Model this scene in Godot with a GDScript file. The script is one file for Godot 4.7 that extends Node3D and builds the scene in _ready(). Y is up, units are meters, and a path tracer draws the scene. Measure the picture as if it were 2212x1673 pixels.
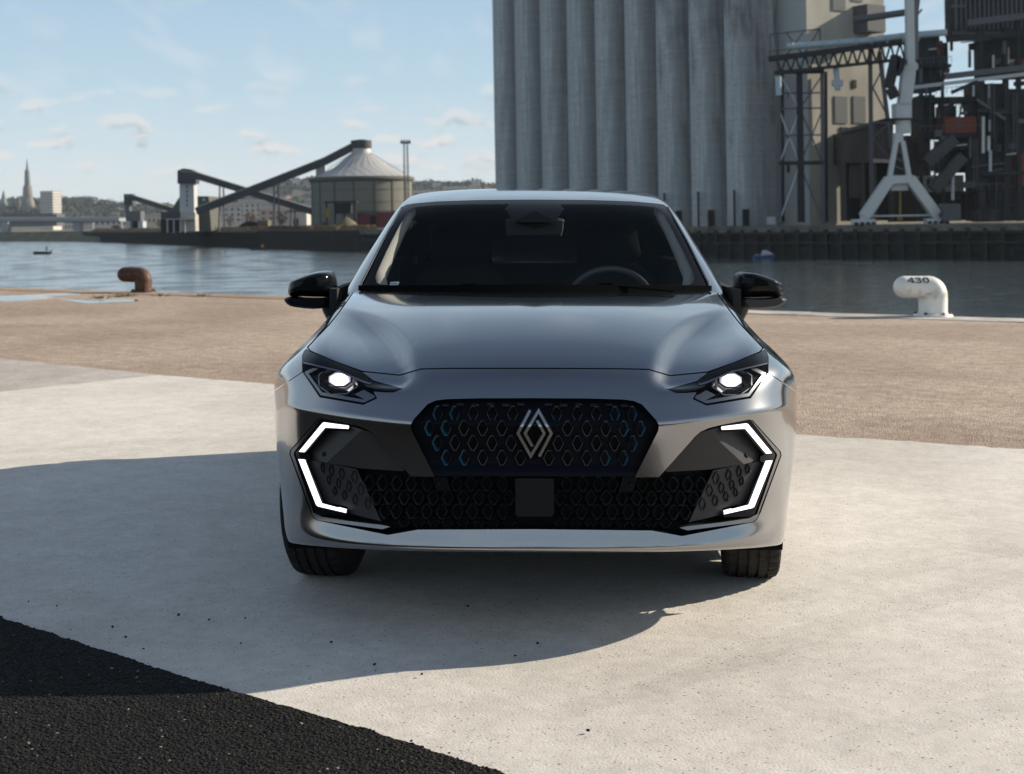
extends Node3D
# A grey hatchback parked on a river quay, grain silos and port plant on the far bank.

const F := 2930.0      # focal length for a picture 2212 wide
const CX := 1106.0
const HOR := 476.0
const CAMH := 1.224
const ROLL := 0.0175   # the quay falls to the right for drainage
const CARD := 4.7      # front axle to the eye
const WATER := -4.8
const BANK := -0.35

var near := Transform3D(Basis(Vector3(0, 0, 1), -ROLL), Vector3.ZERO)
var M := {}
var taken := {}

# ---------------------------------------------------------------- mesh builder
class MB:
	var v := PackedVector3Array()
	var n := PackedVector3Array()
	var t := PackedVector2Array()
	var ix := PackedInt32Array()

	func tri(a: Vector3, b: Vector3, c: Vector3) -> void:
		var m := (c - a).cross(b - a)
		if m.length_squared() < 1e-16:
			return
		m = m.normalized()
		var k := v.size()
		v.append(a); v.append(b); v.append(c)
		n.append(m); n.append(m); n.append(m)
		t.append(Vector2.ZERO); t.append(Vector2.ZERO); t.append(Vector2.ZERO)
		ix.append(k); ix.append(k + 1); ix.append(k + 2)

	func tri_n(a: Vector3, b: Vector3, c: Vector3, na: Vector3, nb: Vector3, nc: Vector3) -> void:
		var k := v.size()
		v.append(a); v.append(b); v.append(c)
		n.append(na); n.append(nb); n.append(nc)
		t.append(Vector2.ZERO); t.append(Vector2.ZERO); t.append(Vector2.ZERO)
		ix.append(k); ix.append(k + 1); ix.append(k + 2)

	func quad(a: Vector3, b: Vector3, c: Vector3, d: Vector3) -> void:
		tri(a, b, c)
		tri(a, c, d)

	func box(c: Vector3, s: Vector3, b := Basis()) -> void:
		var x := b.x * s.x * 0.5
		var y := b.y * s.y * 0.5
		var z := b.z * s.z * 0.5
		quad(c - x - y + z, c - x + y + z, c + x + y + z, c + x - y + z)
		quad(c + x - y - z, c + x + y - z, c - x + y - z, c - x - y - z)
		quad(c - x - y - z, c - x + y - z, c - x + y + z, c - x - y + z)
		quad(c + x - y + z, c + x + y + z, c + x + y - z, c + x - y - z)
		quad(c - x + y + z, c - x + y - z, c + x + y - z, c + x + y + z)
		quad(c - x - y - z, c - x - y + z, c + x - y + z, c + x - y - z)

	func bar(p: Vector3, q: Vector3, w: float, h := -1.0) -> void:
		var d := q - p
		var l := d.length()
		if l < 1e-5:
			return
		var z := d / l
		var up := Vector3.UP if absf(z.y) < 0.98 else Vector3.RIGHT
		var x := up.cross(z).normalized()
		var y := z.cross(x)
		box((p + q) * 0.5, Vector3(w, w if h < 0.0 else h, l), Basis(x, y, z))

	# rows of points -> smooth sheet; closed joins the last column to the first
	func grid(rows: Array, closed := false, flip := false, uvs := Vector2(1, 1)) -> void:
		var R := rows.size()
		var C: int = rows[0].size()
		var acc := PackedVector3Array()
		acc.resize(R * C)
		var base := v.size()
		var cc := C if closed else C - 1
		var idx := PackedInt32Array()
		for r in R - 1:
			for c in cc:
				var c2 := (c + 1) % C
				var a := r * C + c
				var b := r * C + c2
				var d := (r + 1) * C + c
				var e := (r + 1) * C + c2
				for q in [[a, b, e], [a, e, d]]:
					var i0: int = q[0]
					var i1: int = q[2] if flip else q[1]
					var i2: int = q[1] if flip else q[2]
					var p0: Vector3 = rows[i0 / C][i0 % C]
					var p1: Vector3 = rows[i1 / C][i1 % C]
					var p2: Vector3 = rows[i2 / C][i2 % C]
					var m := (p2 - p0).cross(p1 - p0)
					if m.length_squared() < 1e-20:
						continue
					acc[i0] += m; acc[i1] += m; acc[i2] += m
					idx.append(base + i0); idx.append(base + i1); idx.append(base + i2)
		for r in R:
			for c in C:
				v.append(rows[r][c])
				var m := acc[r * C + c]
				n.append(m.normalized() if m.length_squared() > 1e-24 else Vector3.UP)
				t.append(Vector2(float(c) / maxf(C - 1, 1) * uvs.x, float(r) / maxf(R - 1, 1) * uvs.y))
		ix.append_array(idx)

	func fan(pts: Array) -> void:
		var c := Vector3.ZERO
		for p in pts:
			c += p
		c /= pts.size()
		for i in pts.size():
			tri(c, pts[i], pts[(i + 1) % pts.size()])

	# tube along points, radius float or array
	func tube(pts: Array, r, sides := 8, caps := true) -> void:
		var rings := []
		var prev := Vector3.ZERO
		for i in pts.size():
			var d: Vector3 = (pts[mini(i + 1, pts.size() - 1)] - pts[maxi(i - 1, 0)]).normalized()
			var x := prev
			if i == 0:
				x = (Vector3.UP if absf(d.y) < 0.9 else Vector3.RIGHT).cross(d).normalized()
			else:
				x = (prev - d * prev.dot(d)).normalized()
			prev = x
			var y := d.cross(x)
			var rad: float = r[i] if r is Array else r
			var ring := []
			for k in sides:
				var a := TAU * k / sides
				ring.append(pts[i] + (x * cos(a) + y * sin(a)) * rad)
			rings.append(ring)
		grid(rings, true)
		if caps:
			fan(rings[0])
			fan(rings[-1])

	# profile [Vector2(radius, height)], turned about y and placed by xf
	func lathe(prof: Array, seg := 24, xf := Transform3D(), smooth := true) -> void:
		var rows := []
		for p in prof:
			var ring := []
			for k in seg:
				var a := TAU * k / seg
				ring.append(xf * Vector3(cos(a) * p.x, p.y, sin(a) * p.x))
			rows.append(ring)
		if smooth:
			grid(rows, true)
		else:
			for i in rows.size() - 1:
				grid([rows[i], rows[i + 1]], true)

	# outline of 2-D points (x, y) pushed from z0 to z1
	func prism(poly: Array, z0: float, z1: float, xf := Transform3D()) -> void:
		var pp := PackedVector2Array(poly)
		var tr := Geometry2D.triangulate_polygon(pp)
		for i in range(0, tr.size(), 3):
			for z in [z0, z1]:
				tri(xf * Vector3(pp[tr[i]].x, pp[tr[i]].y, z), xf * Vector3(pp[tr[i + 1]].x, pp[tr[i + 1]].y, z), xf * Vector3(pp[tr[i + 2]].x, pp[tr[i + 2]].y, z))
		for i in pp.size():
			var a := pp[i]
			var b := pp[(i + 1) % pp.size()]
			quad(xf * Vector3(a.x, a.y, z0), xf * Vector3(b.x, b.y, z0), xf * Vector3(b.x, b.y, z1), xf * Vector3(a.x, a.y, z1))

	func mesh() -> ArrayMesh:
		var a := []
		a.resize(Mesh.ARRAY_MAX)
		a[Mesh.ARRAY_VERTEX] = v
		a[Mesh.ARRAY_NORMAL] = n
		a[Mesh.ARRAY_TEX_UV] = t
		a[Mesh.ARRAY_INDEX] = ix
		var m := ArrayMesh.new()
		if v.size() > 0:
			m.add_surface_from_arrays(Mesh.PRIMITIVE_TRIANGLES, a)
		return m

# ---------------------------------------------------------------- naming
func numbered(called: String) -> String:
	if not taken.has(called):
		taken[called] = 0
		return called
	taken[called] += 1
	return "%s_%03d" % [called, taken[called]]

func thing(called: String, label: String, category: String, at := Transform3D(), group := "") -> Node3D:
	var o := Node3D.new()
	o.name = numbered(called)
	o.transform = at
	add_child(o)
	o.set_meta("label", label)
	o.set_meta("category", category)
	if group:
		o.set_meta("group", group)
	return o

func put(called: String, what, m, parent: Node3D, xf := Transform3D()) -> MeshInstance3D:
	var o := MeshInstance3D.new()
	var nm := called
	var k := 1
	while parent.has_node(nm):
		nm = "%s_%03d" % [called, k]
		k += 1
	o.name = nm
	o.mesh = what.mesh() if what is MB else what
	o.material_override = M[m] if m is String else m
	o.transform = xf
	parent.add_child(o)
	return o

@warning_ignore("shadowed_global_identifier")
func struct(called: String, what, m, xf := Transform3D(), kind := "structure") -> MeshInstance3D:
	var o := MeshInstance3D.new()
	o.name = numbered(called)
	o.mesh = what.mesh() if what is MB else what
	o.material_override = M[m] if m is String else m
	o.transform = xf
	add_child(o)
	o.set_meta("kind", kind)
	return o

func tag(o: Node3D, label: String, category: String, group := "") -> Node3D:
	o.set_meta("label", label)
	o.set_meta("category", category)
	if group:
		o.set_meta("group", group)
	return o

# a picture place at a depth, in the world
func at(px: float, py: float, d: float) -> Vector3:
	return near * Vector3((px - CX) / F * d, CAMH - (py - HOR) / F * d, -d)

# the same, dropped to a level
func on(px: float, py: float, d: float, level: float) -> Vector3:
	var p := at(px, py, d)
	return Vector3(p.x, level, p.z)

# a place on the quay under a picture place, in the quay's own frame
func quay(px: float, py: float) -> Vector3:
	var d := CAMH * F / (py - HOR)
	return Vector3((px - CX) * d / F, 0, -d)

# ---------------------------------------------------------------- materials
func mat(called: String, c: Color, rough: float, metal := 0.0) -> StandardMaterial3D:
	var m := StandardMaterial3D.new()
	m.resource_name = called
	var s := c.linear_to_srgb()
	s.a = c.a
	m.albedo_color = s
	m.roughness = rough
	m.metallic = metal
	m.cull_mode = BaseMaterial3D.CULL_DISABLED
	M[called] = m
	return m

func noise_tex(freq: float, oct: int, c0: Color, c1: Color, size := 512, seed_ := 1, lo := 0.0, hi := 1.0, type := FastNoiseLite.TYPE_SIMPLEX_SMOOTH) -> NoiseTexture2D:
	var f := FastNoiseLite.new()
	f.seed = seed_
	f.noise_type = type
	f.frequency = freq
	f.fractal_octaves = oct
	var t := NoiseTexture2D.new()
	t.width = size
	t.height = size
	t.seamless = true
	t.noise = f
	var g := Gradient.new()
	g.offsets = PackedFloat32Array([lo, hi])
	g.colors = PackedColorArray([c0.linear_to_srgb(), c1.linear_to_srgb()])
	t.color_ramp = g
	return t

func grey(a: float) -> Color:
	return Color(a, a, a)

func tri_map(m: StandardMaterial3D, scale: Vector3) -> void:
	m.uv1_triplanar = true
	m.uv1_world_triplanar = true
	m.uv1_scale = scale

# speckled ground: three noises mixed into one picture, dark and light grains on top
func ground_image(size: int, seed_: int, tone: Array, weights: Array, freqs: Array, specks: int, speck_tones: Array, stones := false) -> Array:
	var parts := []
	var tones := PackedByteArray()
	for k in 3:
		var f := FastNoiseLite.new()
		f.seed = seed_ + k
		f.frequency = freqs[k]
		f.fractal_octaves = [4, 3, 2][k]
		if stones and k == 2:
			var g := FastNoiseLite.new()
			g.seed = seed_ + 7
			g.frequency = freqs[k]
			g.noise_type = FastNoiseLite.TYPE_CELLULAR
			g.cellular_return_type = FastNoiseLite.RETURN_CELL_VALUE
			g.fractal_type = FastNoiseLite.FRACTAL_NONE
			tones = g.get_seamless_image(size, size).get_data()
			f.noise_type = FastNoiseLite.TYPE_CELLULAR
			f.cellular_return_type = FastNoiseLite.RETURN_DISTANCE2_SUB
			f.fractal_type = FastNoiseLite.FRACTAL_NONE
		parts.append(f.get_seamless_image(size, size).get_data())
	var n := size * size
	var out := PackedByteArray()
	out.resize(n * 3)
	var hgt := PackedByteArray()
	hgt.resize(n)
	var a: PackedByteArray = parts[0]
	var b: PackedByteArray = parts[1]
	var c: PackedByteArray = parts[2]
	var c0: Color = tone[0]
	var c1: Color = tone[1]
	var w0: float = weights[0] / 255.0
	var w1: float = weights[1] / 255.0
	var w2: float = weights[2] / 255.0
	for i in n:
		var s := a[i] * w0 + b[i] * w1 + ((tones[i] * 0.65 + c[i] * 0.35) if stones else float(c[i])) * w2
		out[i * 3] = int(lerpf(c0.r, c1.r, s) * 255.0)
		out[i * 3 + 1] = int(lerpf(c0.g, c1.g, s) * 255.0)
		out[i * 3 + 2] = int(lerpf(c0.b, c1.b, s) * 255.0)
		hgt[i] = clampi(int(c[i] * 0.75 + b[i] * 0.25), 0, 255)
	var rng := RandomNumberGenerator.new()
	rng.seed = seed_
	for k in specks:
		var x := rng.randi() % size
		var y := rng.randi() % size
		var col: Color = speck_tones[rng.randi() % speck_tones.size()]
		var w := 1 + rng.randi() % 3
		var h := 1 + rng.randi() % 3
		var al := rng.randf_range(0.25, 0.9)
		for dx in w:
			for dy in h:
				var i := ((y + dy) % size) * size + (x + dx) % size
				out[i * 3] = int(lerpf(out[i * 3], col.r * 255.0, al))
				out[i * 3 + 1] = int(lerpf(out[i * 3 + 1], col.g * 255.0, al))
				out[i * 3 + 2] = int(lerpf(out[i * 3 + 2], col.b * 255.0, al))
				hgt[i] = clampi(int(hgt[i] + (60 if col.r > 0.5 else -70) * al), 0, 255)
	var im := Image.create_from_data(size, size, false, Image.FORMAT_RGB8, out)
	var hm := Image.create_from_data(size, size, false, Image.FORMAT_L8, hgt)
	return [ImageTexture.create_from_image(im), ImageTexture.create_from_image(hm)]

func ground_mat(called: String, tex: Array, metres: float, rough: float, relief: float, coarse: Texture2D, coarse_metres: float) -> void:
	var m := mat(called, Color(1, 1, 1), rough)
	m.albedo_texture = tex[0]
	m.heightmap_enabled = true
	m.heightmap_texture = tex[1]
	m.heightmap_scale = relief
	tri_map(m, Vector3.ONE / metres)
	m.detail_enabled = true
	m.detail_albedo = coarse
	m.detail_blend_mode = BaseMaterial3D.BLEND_MODE_MUL
	m.detail_uv_layer = BaseMaterial3D.DETAIL_UV_2
	m.uv2_triplanar = true
	m.uv2_world_triplanar = true
	m.uv2_scale = Vector3.ONE / coarse_metres

func make_materials() -> void:
	# car
	var p := mat("paint", Color(0.335, 0.33, 0.336), 0.16, 1.0)
	p.clearcoat_enabled = true
	p.clearcoat = 1.0
	p.clearcoat_roughness = 0.03
	var g := mat("gloss_black", Color(0.006, 0.006, 0.007), 0.10)
	g.metallic_specular = 0.28
	var fr := mat("frit", Color(0.008, 0.007, 0.009), 0.08)
	fr.metallic_specular = 0.15
	mat("shell", Color(0.006, 0.006, 0.006), 0.9)
	mat("grille_plastic", Color(0.0055, 0.0065, 0.010), 0.45)
	mat("cell_plastic", Color(0.013, 0.014, 0.017), 0.26)
	mat("intake_plastic", Color(0.017, 0.0175, 0.018), 0.36)
	mat("cell_dark", Color(0.004, 0.004, 0.005), 0.6)
	mat("blue_accent", Color(0.009, 0.07, 0.12), 0.35, 0.3)
	mat("wing_plastic", Color(0.058, 0.056, 0.055), 0.42, 0.3)
	mat("wheel_leather", Color(0.06, 0.06, 0.06), 0.5)
	mat("cowl_black", Color(0.006, 0.006, 0.006), 0.95).specular_mode = BaseMaterial3D.SPECULAR_DISABLED
	for nm in ["grille_plastic", "shell", "cell_dark"]:
		M[nm].metallic_specular = 0.2
	M["intake_plastic"].metallic_specular = 0.42
	mat("matt_plate", Color(0.011, 0.011, 0.011), 0.75)
	mat("satin_metal", Color(0.55, 0.53, 0.50), 0.28, 1.0)
	mat("trim_metal", Color(0.24, 0.24, 0.25), 0.22, 0.95)
	mat("rubber", Color(0.022, 0.021, 0.021), 0.75)
	mat("rubber_groove", Color(0.006, 0.006, 0.006), 0.95)
	for nm in ["rubber", "rubber_groove", "matt_plate", "wing_plastic"]:
		M[nm].metallic_specular = 0.3
	mat("rim_metal", Color(0.25, 0.25, 0.27), 0.3, 0.9)
	mat("cabin_dark", Color(0.009, 0.009, 0.010), 0.8)
	mat("cabin_seat", Color(0.013, 0.013, 0.014), 0.85)
	mat("cabin_pale", Color(0.24, 0.24, 0.22), 0.8)
	mat("cabin_roof", Color(0.05, 0.05, 0.048), 0.9)
	mat("sticker_white", Color(0.6, 0.66, 0.63), 0.5)
	var gl := mat("windscreen", Color(0.02, 0.05, 0.045, 0.02), 0.02)
	gl.transparency = BaseMaterial3D.TRANSPARENCY_ALPHA
	gl.metallic_specular = 0.2
	var sg := mat("side_glass", Color(0.01, 0.014, 0.014, 0.9), 0.03)
	sg.transparency = BaseMaterial3D.TRANSPARENCY_ALPHA
	var hl := mat("lamp_cover", Color(0.1, 0.1, 0.1, 0.01), 0.02)
	hl.transparency = BaseMaterial3D.TRANSPARENCY_ALPHA
	hl.metallic_specular = 0.2
	var e := mat("lamp_glow", Color(0.9, 0.9, 0.9), 0.4)
	e.emission_enabled = true
	e.emission = Color(0.96, 0.94, 1.0)
	e.emission_energy_multiplier = 1.25
	var e2 := mat("projector_glow", Color(0.9, 0.9, 0.9), 0.3)
	e2.emission_enabled = true
	e2.emission = Color(1.0, 0.99, 0.96)
	e2.emission_energy_multiplier = 3.0
	var e3 := mat("lens_glow", Color(0.5, 0.5, 0.5), 0.15)
	e3.emission_enabled = true
	e3.emission = Color(0.75, 0.76, 0.85)
	e3.emission_energy_multiplier = 0.45
	mat("lens_dark", Color(0.03, 0.028, 0.024), 0.12, 0.3)
	# quay
	ground_mat("concrete", ground_image(1024, 11, [Color(0.70, 0.675, 0.645), Color(0.93, 0.905, 0.875)], [0.30, 0.28, 0.42], [0.008, 0.03, 0.20], 6500, [Color(0.35, 0.32, 0.30), Color(0.45, 0.42, 0.4), Color(0.9, 0.88, 0.85)]), 1.9, 0.9, 0.12, noise_tex(0.006, 4, Color(0.84, 0.83, 0.82), grey(1.0), 512, 5, 0.2, 0.7), 9.0)
	ground_mat("slab", ground_image(512, 31, [Color(0.61, 0.575, 0.55), Color(0.82, 0.785, 0.755)], [0.45, 0.25, 0.30], [0.008, 0.03, 0.22], 2200, [Color(0.35, 0.32, 0.30), Color(0.9, 0.88, 0.85)]), 1.7, 0.9, 0.2, noise_tex(0.006, 4, grey(0.85), grey(1.0), 256, 6, 0.2, 0.75), 8.0)
	ground_mat("aggregate", ground_image(1024, 51, [Color(0.45, 0.385, 0.335), Color(0.92, 0.83, 0.75)], [0.30, 0.30, 0.40], [0.008, 0.06, 0.09], 8000, [Color(0.22, 0.17, 0.14), Color(0.40, 0.3, 0.24), Color(0.85, 0.78, 0.72)], true), 1.6, 0.95, 0.8, noise_tex(0.006, 4, Color(0.76, 0.73, 0.71), Color(1, 1, 1), 512, 9, 0.2, 0.7), 11.0)
	ground_mat("asphalt", ground_image(1024, 71, [Color(0.0, 0.0, 0.0), Color(0.26, 0.242, 0.23)], [0.15, 0.30, 0.55], [0.008, 0.09, 0.065], 2600, [Color(0.05, 0.05, 0.05), Color(0.34, 0.32, 0.3), Color(0.5, 0.47, 0.44)], true), 1.05, 0.8, 1.6, noise_tex(0.006, 4, grey(0.55), grey(1.0), 256, 10, 0.2, 0.75), 2.6)
	M["asphalt"].metallic_specular = 0.25
	ground_mat("coping", ground_image(512, 91, [Color(0.56, 0.53, 0.49), Color(0.86, 0.84, 0.82)], [0.55, 0.25, 0.20], [0.008, 0.03, 0.2], 1200, [Color(0.35, 0.32, 0.30)]), 2.2, 0.85, 0.2, noise_tex(0.008, 3, grey(0.6), grey(1.0), 256, 12, 0.3, 0.6), 7.0)
	var ae: StandardMaterial3D = M["aggregate"].duplicate()
	ae.albedo_color = Color(1, 0.97, 0.92)
	M["aggregate_edge"] = ae
	var pud := mat("puddle", Color(0.05, 0.045, 0.04), 0.02)
	pud.metallic_specular = 0.5
	var rust := mat("rust", Color(0.13, 0.062, 0.04), 0.62, 0.25)
	rust.albedo_texture = noise_tex(0.02, 5, Color(0.35, 0.3, 0.3), Color(1.0, 0.95, 0.9), 256, 3, 0.25, 0.75)
	tri_map(rust, Vector3.ONE * 1.6)
	var bw := mat("white_paint", Color(0.78, 0.77, 0.72), 0.45)
	bw.albedo_texture = noise_tex(0.012, 5, Color(0.62, 0.58, 0.5), Color(1, 1, 1), 256, 4, 0.12, 0.4)
	tri_map(bw, Vector3.ONE * 1.1)
	mat("ink", Color(0.02, 0.02, 0.02), 0.7)
	# river
	var w := mat("river", Color(0.085, 0.112, 0.125), 0.05)
	w.clearcoat_enabled = true
	w.clearcoat = 1.0
	w.clearcoat_texture = noise_tex(0.007, 5, grey(0.0), grey(1.0), 512, 23, 0.22, 0.52)
	w.clearcoat_roughness = 0.2
	w.metallic_specular = 0.7
	var wn := noise_tex(0.018, 4, grey(0.0), grey(1.0), 1024, 21)
	wn.color_ramp = null
	wn.as_normal_map = true
	wn.bump_strength = 5.0
	w.normal_enabled = true
	w.normal_texture = wn
	w.normal_scale = 1.0
	tri_map(w, Vector3(1.0 / 40.0, 1.0 / 30.0, 1.0 / 24.0))

# ---------------------------------------------------------------- quay
func sheet(poly: Array, y: float, thick := 0.0) -> MB:
	var b := MB.new()
	var pp := PackedVector2Array()
	for p in poly:
		pp.append(Vector2(p.x, p.z))
	var tr := Geometry2D.triangulate_polygon(pp)
	for i in range(0, tr.size(), 3):
		var a: Vector2 = pp[tr[i]]
		var c: Vector2 = pp[tr[i + 1]]
		var d: Vector2 = pp[tr[i + 2]]
		if (c - a).cross(d - a) < 0.0:
			var s := c
			c = d
			d = s
		b.tri(Vector3(a.x, y, a.y), Vector3(c.x, y, c.y), Vector3(d.x, y, d.y))
	if thick > 0.0:
		for i in poly.size():
			var a: Vector3 = poly[i]
			var c: Vector3 = poly[(i + 1) % poly.size()]
			b.quad(Vector3(a.x, y, a.z), Vector3(a.x, y - thick, a.z), Vector3(c.x, y - thick, c.z), Vector3(c.x, y, c.z))
	return b

# a line with small uneven steps, as a cast or rolled edge has
func ragged(a: Vector3, b: Vector3, step: float, amount: float, seed_: int) -> Array:
	var f := FastNoiseLite.new()
	f.seed = seed_
	f.frequency = 1.0
	f.fractal_octaves = 4
	var n := maxi(1, int(a.distance_to(b) / step))
	var side := (b - a).cross(Vector3.UP).normalized()
	var out := []
	for i in n + 1:
		var k := float(i) / n
		var p := a.lerp(b, k)
		out.append(p + side * amount * (f.get_noise_1d(k * n * step * 6.0) + 0.5 * f.get_noise_1d(k * n * step * 40.0 + 99.0)))
	return out

func bollard(rad: float, post: float, length: float, high: float, ringed: bool) -> MB:
	# post rises, bends over to the left and ends in a rounded horn
	var b := MB.new()
	var pts := []
	var rr := []
	var yc := high - rad
	for i in 9:
		var a := PI * 0.5 * i / 8.0
		pts.append(Vector3(-length + rad * (1.0 - sin(a)), yc, 0))
		rr.append(maxf(rad * cos(a), 0.004))
	pts.reverse()
	rr.reverse()
	if ringed:
		pts.append(Vector3(-length * 0.50, yc, 0)); rr.append(rad)
		pts.append(Vector3(-length * 0.48, yc, 0)); rr.append(rad * 1.05)
		pts.append(Vector3(-length * 0.43, yc, 0)); rr.append(rad * 1.05)
		pts.append(Vector3(-length * 0.41, yc, 0)); rr.append(rad)
	for i in 9:
		var a := PI * 0.5 * i / 8.0
		var q := Vector3(-0.09 + 0.09 * sin(a), yc - 0.09 * (1.0 - cos(a)), 0)
		pts.append(q)
		rr.append(lerpf(rad, post, i / 8.0))
	pts.append(Vector3(0, 0.06, 0)); rr.append(post)
	pts.append(Vector3(0, 0.03, 0)); rr.append(post * 1.04)
	pts.append(Vector3(0, 0.0, 0)); rr.append(post * 1.06)
	pts.reverse()
	rr.reverse()
	b.tube(pts, rr, 28, false)
	return b

func bolt(r: float, h: float) -> MB:
	var b := MB.new()
	b.lathe([Vector2(0.0, h), Vector2(r * 0.8, h), Vector2(r, h * 0.8), Vector2(r, 0.0)], 6, Transform3D(), false)
	return b

func flange(r: float, h: float) -> MB:
	var b := MB.new()
	b.lathe([Vector2(r * 0.5, h), Vector2(r * 0.94, h), Vector2(r, h * 0.6), Vector2(r * 1.02, 0.0)], 26)
	return b

func build_near() -> void:
	# quay edge, coping and the wall down to the water
	var e0 := quay(0, 622)
	var e1 := quay(2212, 690)
	var dir := (e1 - e0).normalized()
	var inw := Vector3.UP.cross(dir)
	if inw.z < 0:
		inw = -inw
	var far_l := e0 - dir * 120.0
	var far_r := e1 + dir * 120.0
	var body := [far_l, far_r, far_r + Vector3(0, 0, 260), far_l + Vector3(-60, 0, 260)]
	struct("quay_ground", sheet(body, 0.0, 6.0), "aggregate", near)
	var cw := 0.62
	var off := 0.0
	var rng := RandomNumberGenerator.new()
	rng.seed = 4
	var cop := Node3D.new()
	cop.name = "quay_coping"
	cop.transform = near
	cop.set_meta("kind", "structure")
	add_child(cop)
	var s := -14.0
	while s < 34.0:
		var l := 2.4
		var b := MB.new()
		var p := e0 + dir * (s + l * 0.5) + inw * cw * 0.5
		b.box(Vector3(p.x, -0.056 + rng.randf_range(-0.002, 0.002), p.z), Vector3(cw, 0.13, l - 0.012), Basis(inw, Vector3.UP, inw.cross(Vector3.UP)))
		put("coping_stone", b, "coping" if s > 8.5 else "slab" if s > 6.0 else "aggregate_edge", cop)
		s += l
	# cast slab of lighter concrete and its neighbour
	var c0 := quay(-1500, 690)
	var c1 := quay(0, 776)
	var c2 := quay(344, 812)
	var c3 := quay(602, 833)
	var c4 := quay(1710, 940)
	var c5 := quay(2212, 973)
	var c6 := c5 + (c5 - c4).normalized() * 14.0
	var line := ragged(c2, c3, 0.04, 0.03, 2)
	line += ragged(c3, c4, 0.04, 0.035, 3)
	line += ragged(c4, c5, 0.04, 0.05, 4)
	var j0 := quay(0, 849)
	var jl := j0 + (j0 - c2).normalized() * 14.0
	var pad := line + [c6, Vector3(24, 0, 6), Vector3(24, 0, 60), Vector3(-24, 0, 60), Vector3(-24, 0, jl.z), jl]
	struct("concrete_pad", sheet(pad, 0.006), "concrete", near)
	var l2 := ragged(c1 + (c1 - c2).normalized() * 14.0, c2, 0.05, 0.03, 7)
	var slab := l2 + [jl + Vector3(0, 0, -0.015), ]
	struct("concrete_slab", sheet(slab, 0.005), "slab", near)
	# asphalt in the near corner, a little proud of the concrete
	var a0 := quay(0, 1345)
	var a1 := quay(365, 1465)
	var a2 := quay(800, 1593)
	var a3 := quay(1040, 1673)
	var d0 := (a0 - a1).normalized()
	var d1 := (a3 - a2).normalized()
	var al := ragged(a0 + d0 * 12.0, a0, 0.03, 0.02, 8) + ragged(a0, a1, 0.008, 0.011, 9) + ragged(a1, a2, 0.008, 0.011, 10) + ragged(a2, a3, 0.008, 0.011, 11) + ragged(a3, a3 + d1 * 12.0, 0.03, 0.02, 12)
	al.append(Vector3(a3.x + d1.x * 12.0, 0, 40))
	al.append(Vector3(a0.x + d0.x * 12.0, 0, 40))
	struct("asphalt_patch", sheet(al, 0.016, 0.012), "asphalt", near)
	# loose grit that has rolled off the asphalt
	var st := MB.new()
	st.lathe([Vector2(0, 0.5), Vector2(0.42, 0.3), Vector2(0.5, -0.05), Vector2(0.3, -0.4), Vector2(0, -0.45)], 6, Transform3D(), false)
	var mm := MultiMesh.new()
	mm.transform_format = MultiMesh.TRANSFORM_3D
	mm.use_colors = true
	mm.mesh = st.mesh()
	mm.instance_count = 90
	for i in 90:
		var k := rng.randf()
		var q := a0.lerp(a3, k) + Vector3(0.6, 0, -0.79) * absf(rng.randfn(0.0, 0.20)) if i < 60 else Vector3(rng.randf_range(-1.6, 1.8), 0, rng.randf_range(-6.5, -2.9))
		var r := rng.randf_range(0.0008, 0.0019)
		if i % 37 == 5:
			r *= 1.4
		mm.set_instance_transform(i, Transform3D(Basis(Vector3(0, 1, 0), rng.randf() * TAU).scaled(Vector3(r, r * 0.8, r * rng.randf_range(0.8, 1.5)) * 1.4), Vector3(q.x, 0.007 + r * 0.4, q.z)))
		var tone := rng.randf_range(0.26, 0.55)
		mm.set_instance_color(i, Color(tone, tone * 0.93, tone * 0.86))
	var mi := MultiMeshInstance3D.new()
	mi.name = "loose_grit"
	mi.multimesh = mm
	var gm := mat("grit", Color(1, 1, 1), 0.9)
	gm.vertex_color_use_as_albedo = true
	mi.material_override = gm
	mi.transform = near
	add_child(mi)
	mi.set_meta("kind", "stuff")
	mi.set_meta("label", "loose grit and small stones scattered on the concrete")
	mi.set_meta("category", "grit")
	# the stones of the asphalt's surface, and faint tyre marks on the concrete
	var sm_ := MultiMesh.new()
	sm_.transform_format = MultiMesh.TRANSFORM_3D
	sm_.use_colors = true
	sm_.mesh = st.mesh()
	var lane := PackedVector2Array()
	for p in al:
		lane.append(Vector2(p.x, p.z))
	var spots := []
	var z := -4.35
	while z < -2.6:
		var x := -1.95
		while x < 0.35:
			var q := Vector2(x + rng.randf_range(-0.005, 0.005), z + rng.randf_range(-0.005, 0.005))
			if absf(q.x + 0.8) < 1.2 and Geometry2D.is_point_in_polygon(q, lane):
				spots.append(q)
			x += 0.0068
		z += 0.0068
	sm_.instance_count = spots.size()
	for i in spots.size():
		var r := rng.randf_range(0.0024, 0.0058)
		var b3 := Basis(Vector3(rng.randf_range(-0.4, 0.4), 1, rng.randf_range(-0.4, 0.4)).normalized(), rng.randf() * TAU).scaled_local(Vector3(r * 2.0, r * 1.15, r * rng.randf_range(1.4, 2.3)))
		sm_.set_instance_transform(i, Transform3D(b3, Vector3(spots[i].x, 0.0148 + rng.randf_range(-0.0025, 0.001), spots[i].y)))
		var tone := 0.010 + 0.022 * rng.randf() * rng.randf()
		if rng.randf() < 0.012:
			tone = rng.randf_range(0.08, 0.25)
		sm_.set_instance_color(i, Color(tone, tone * 0.95, tone * 0.9))
	var so := MultiMeshInstance3D.new()
	so.name = "asphalt_stones"
	so.multimesh = sm_
	var tar := mat("tarred_stone", Color(1, 1, 1), 0.75)
	tar.vertex_color_use_as_albedo = true
	tar.metallic_specular = 0.3
	so.material_override = tar
	so.transform = near
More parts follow.
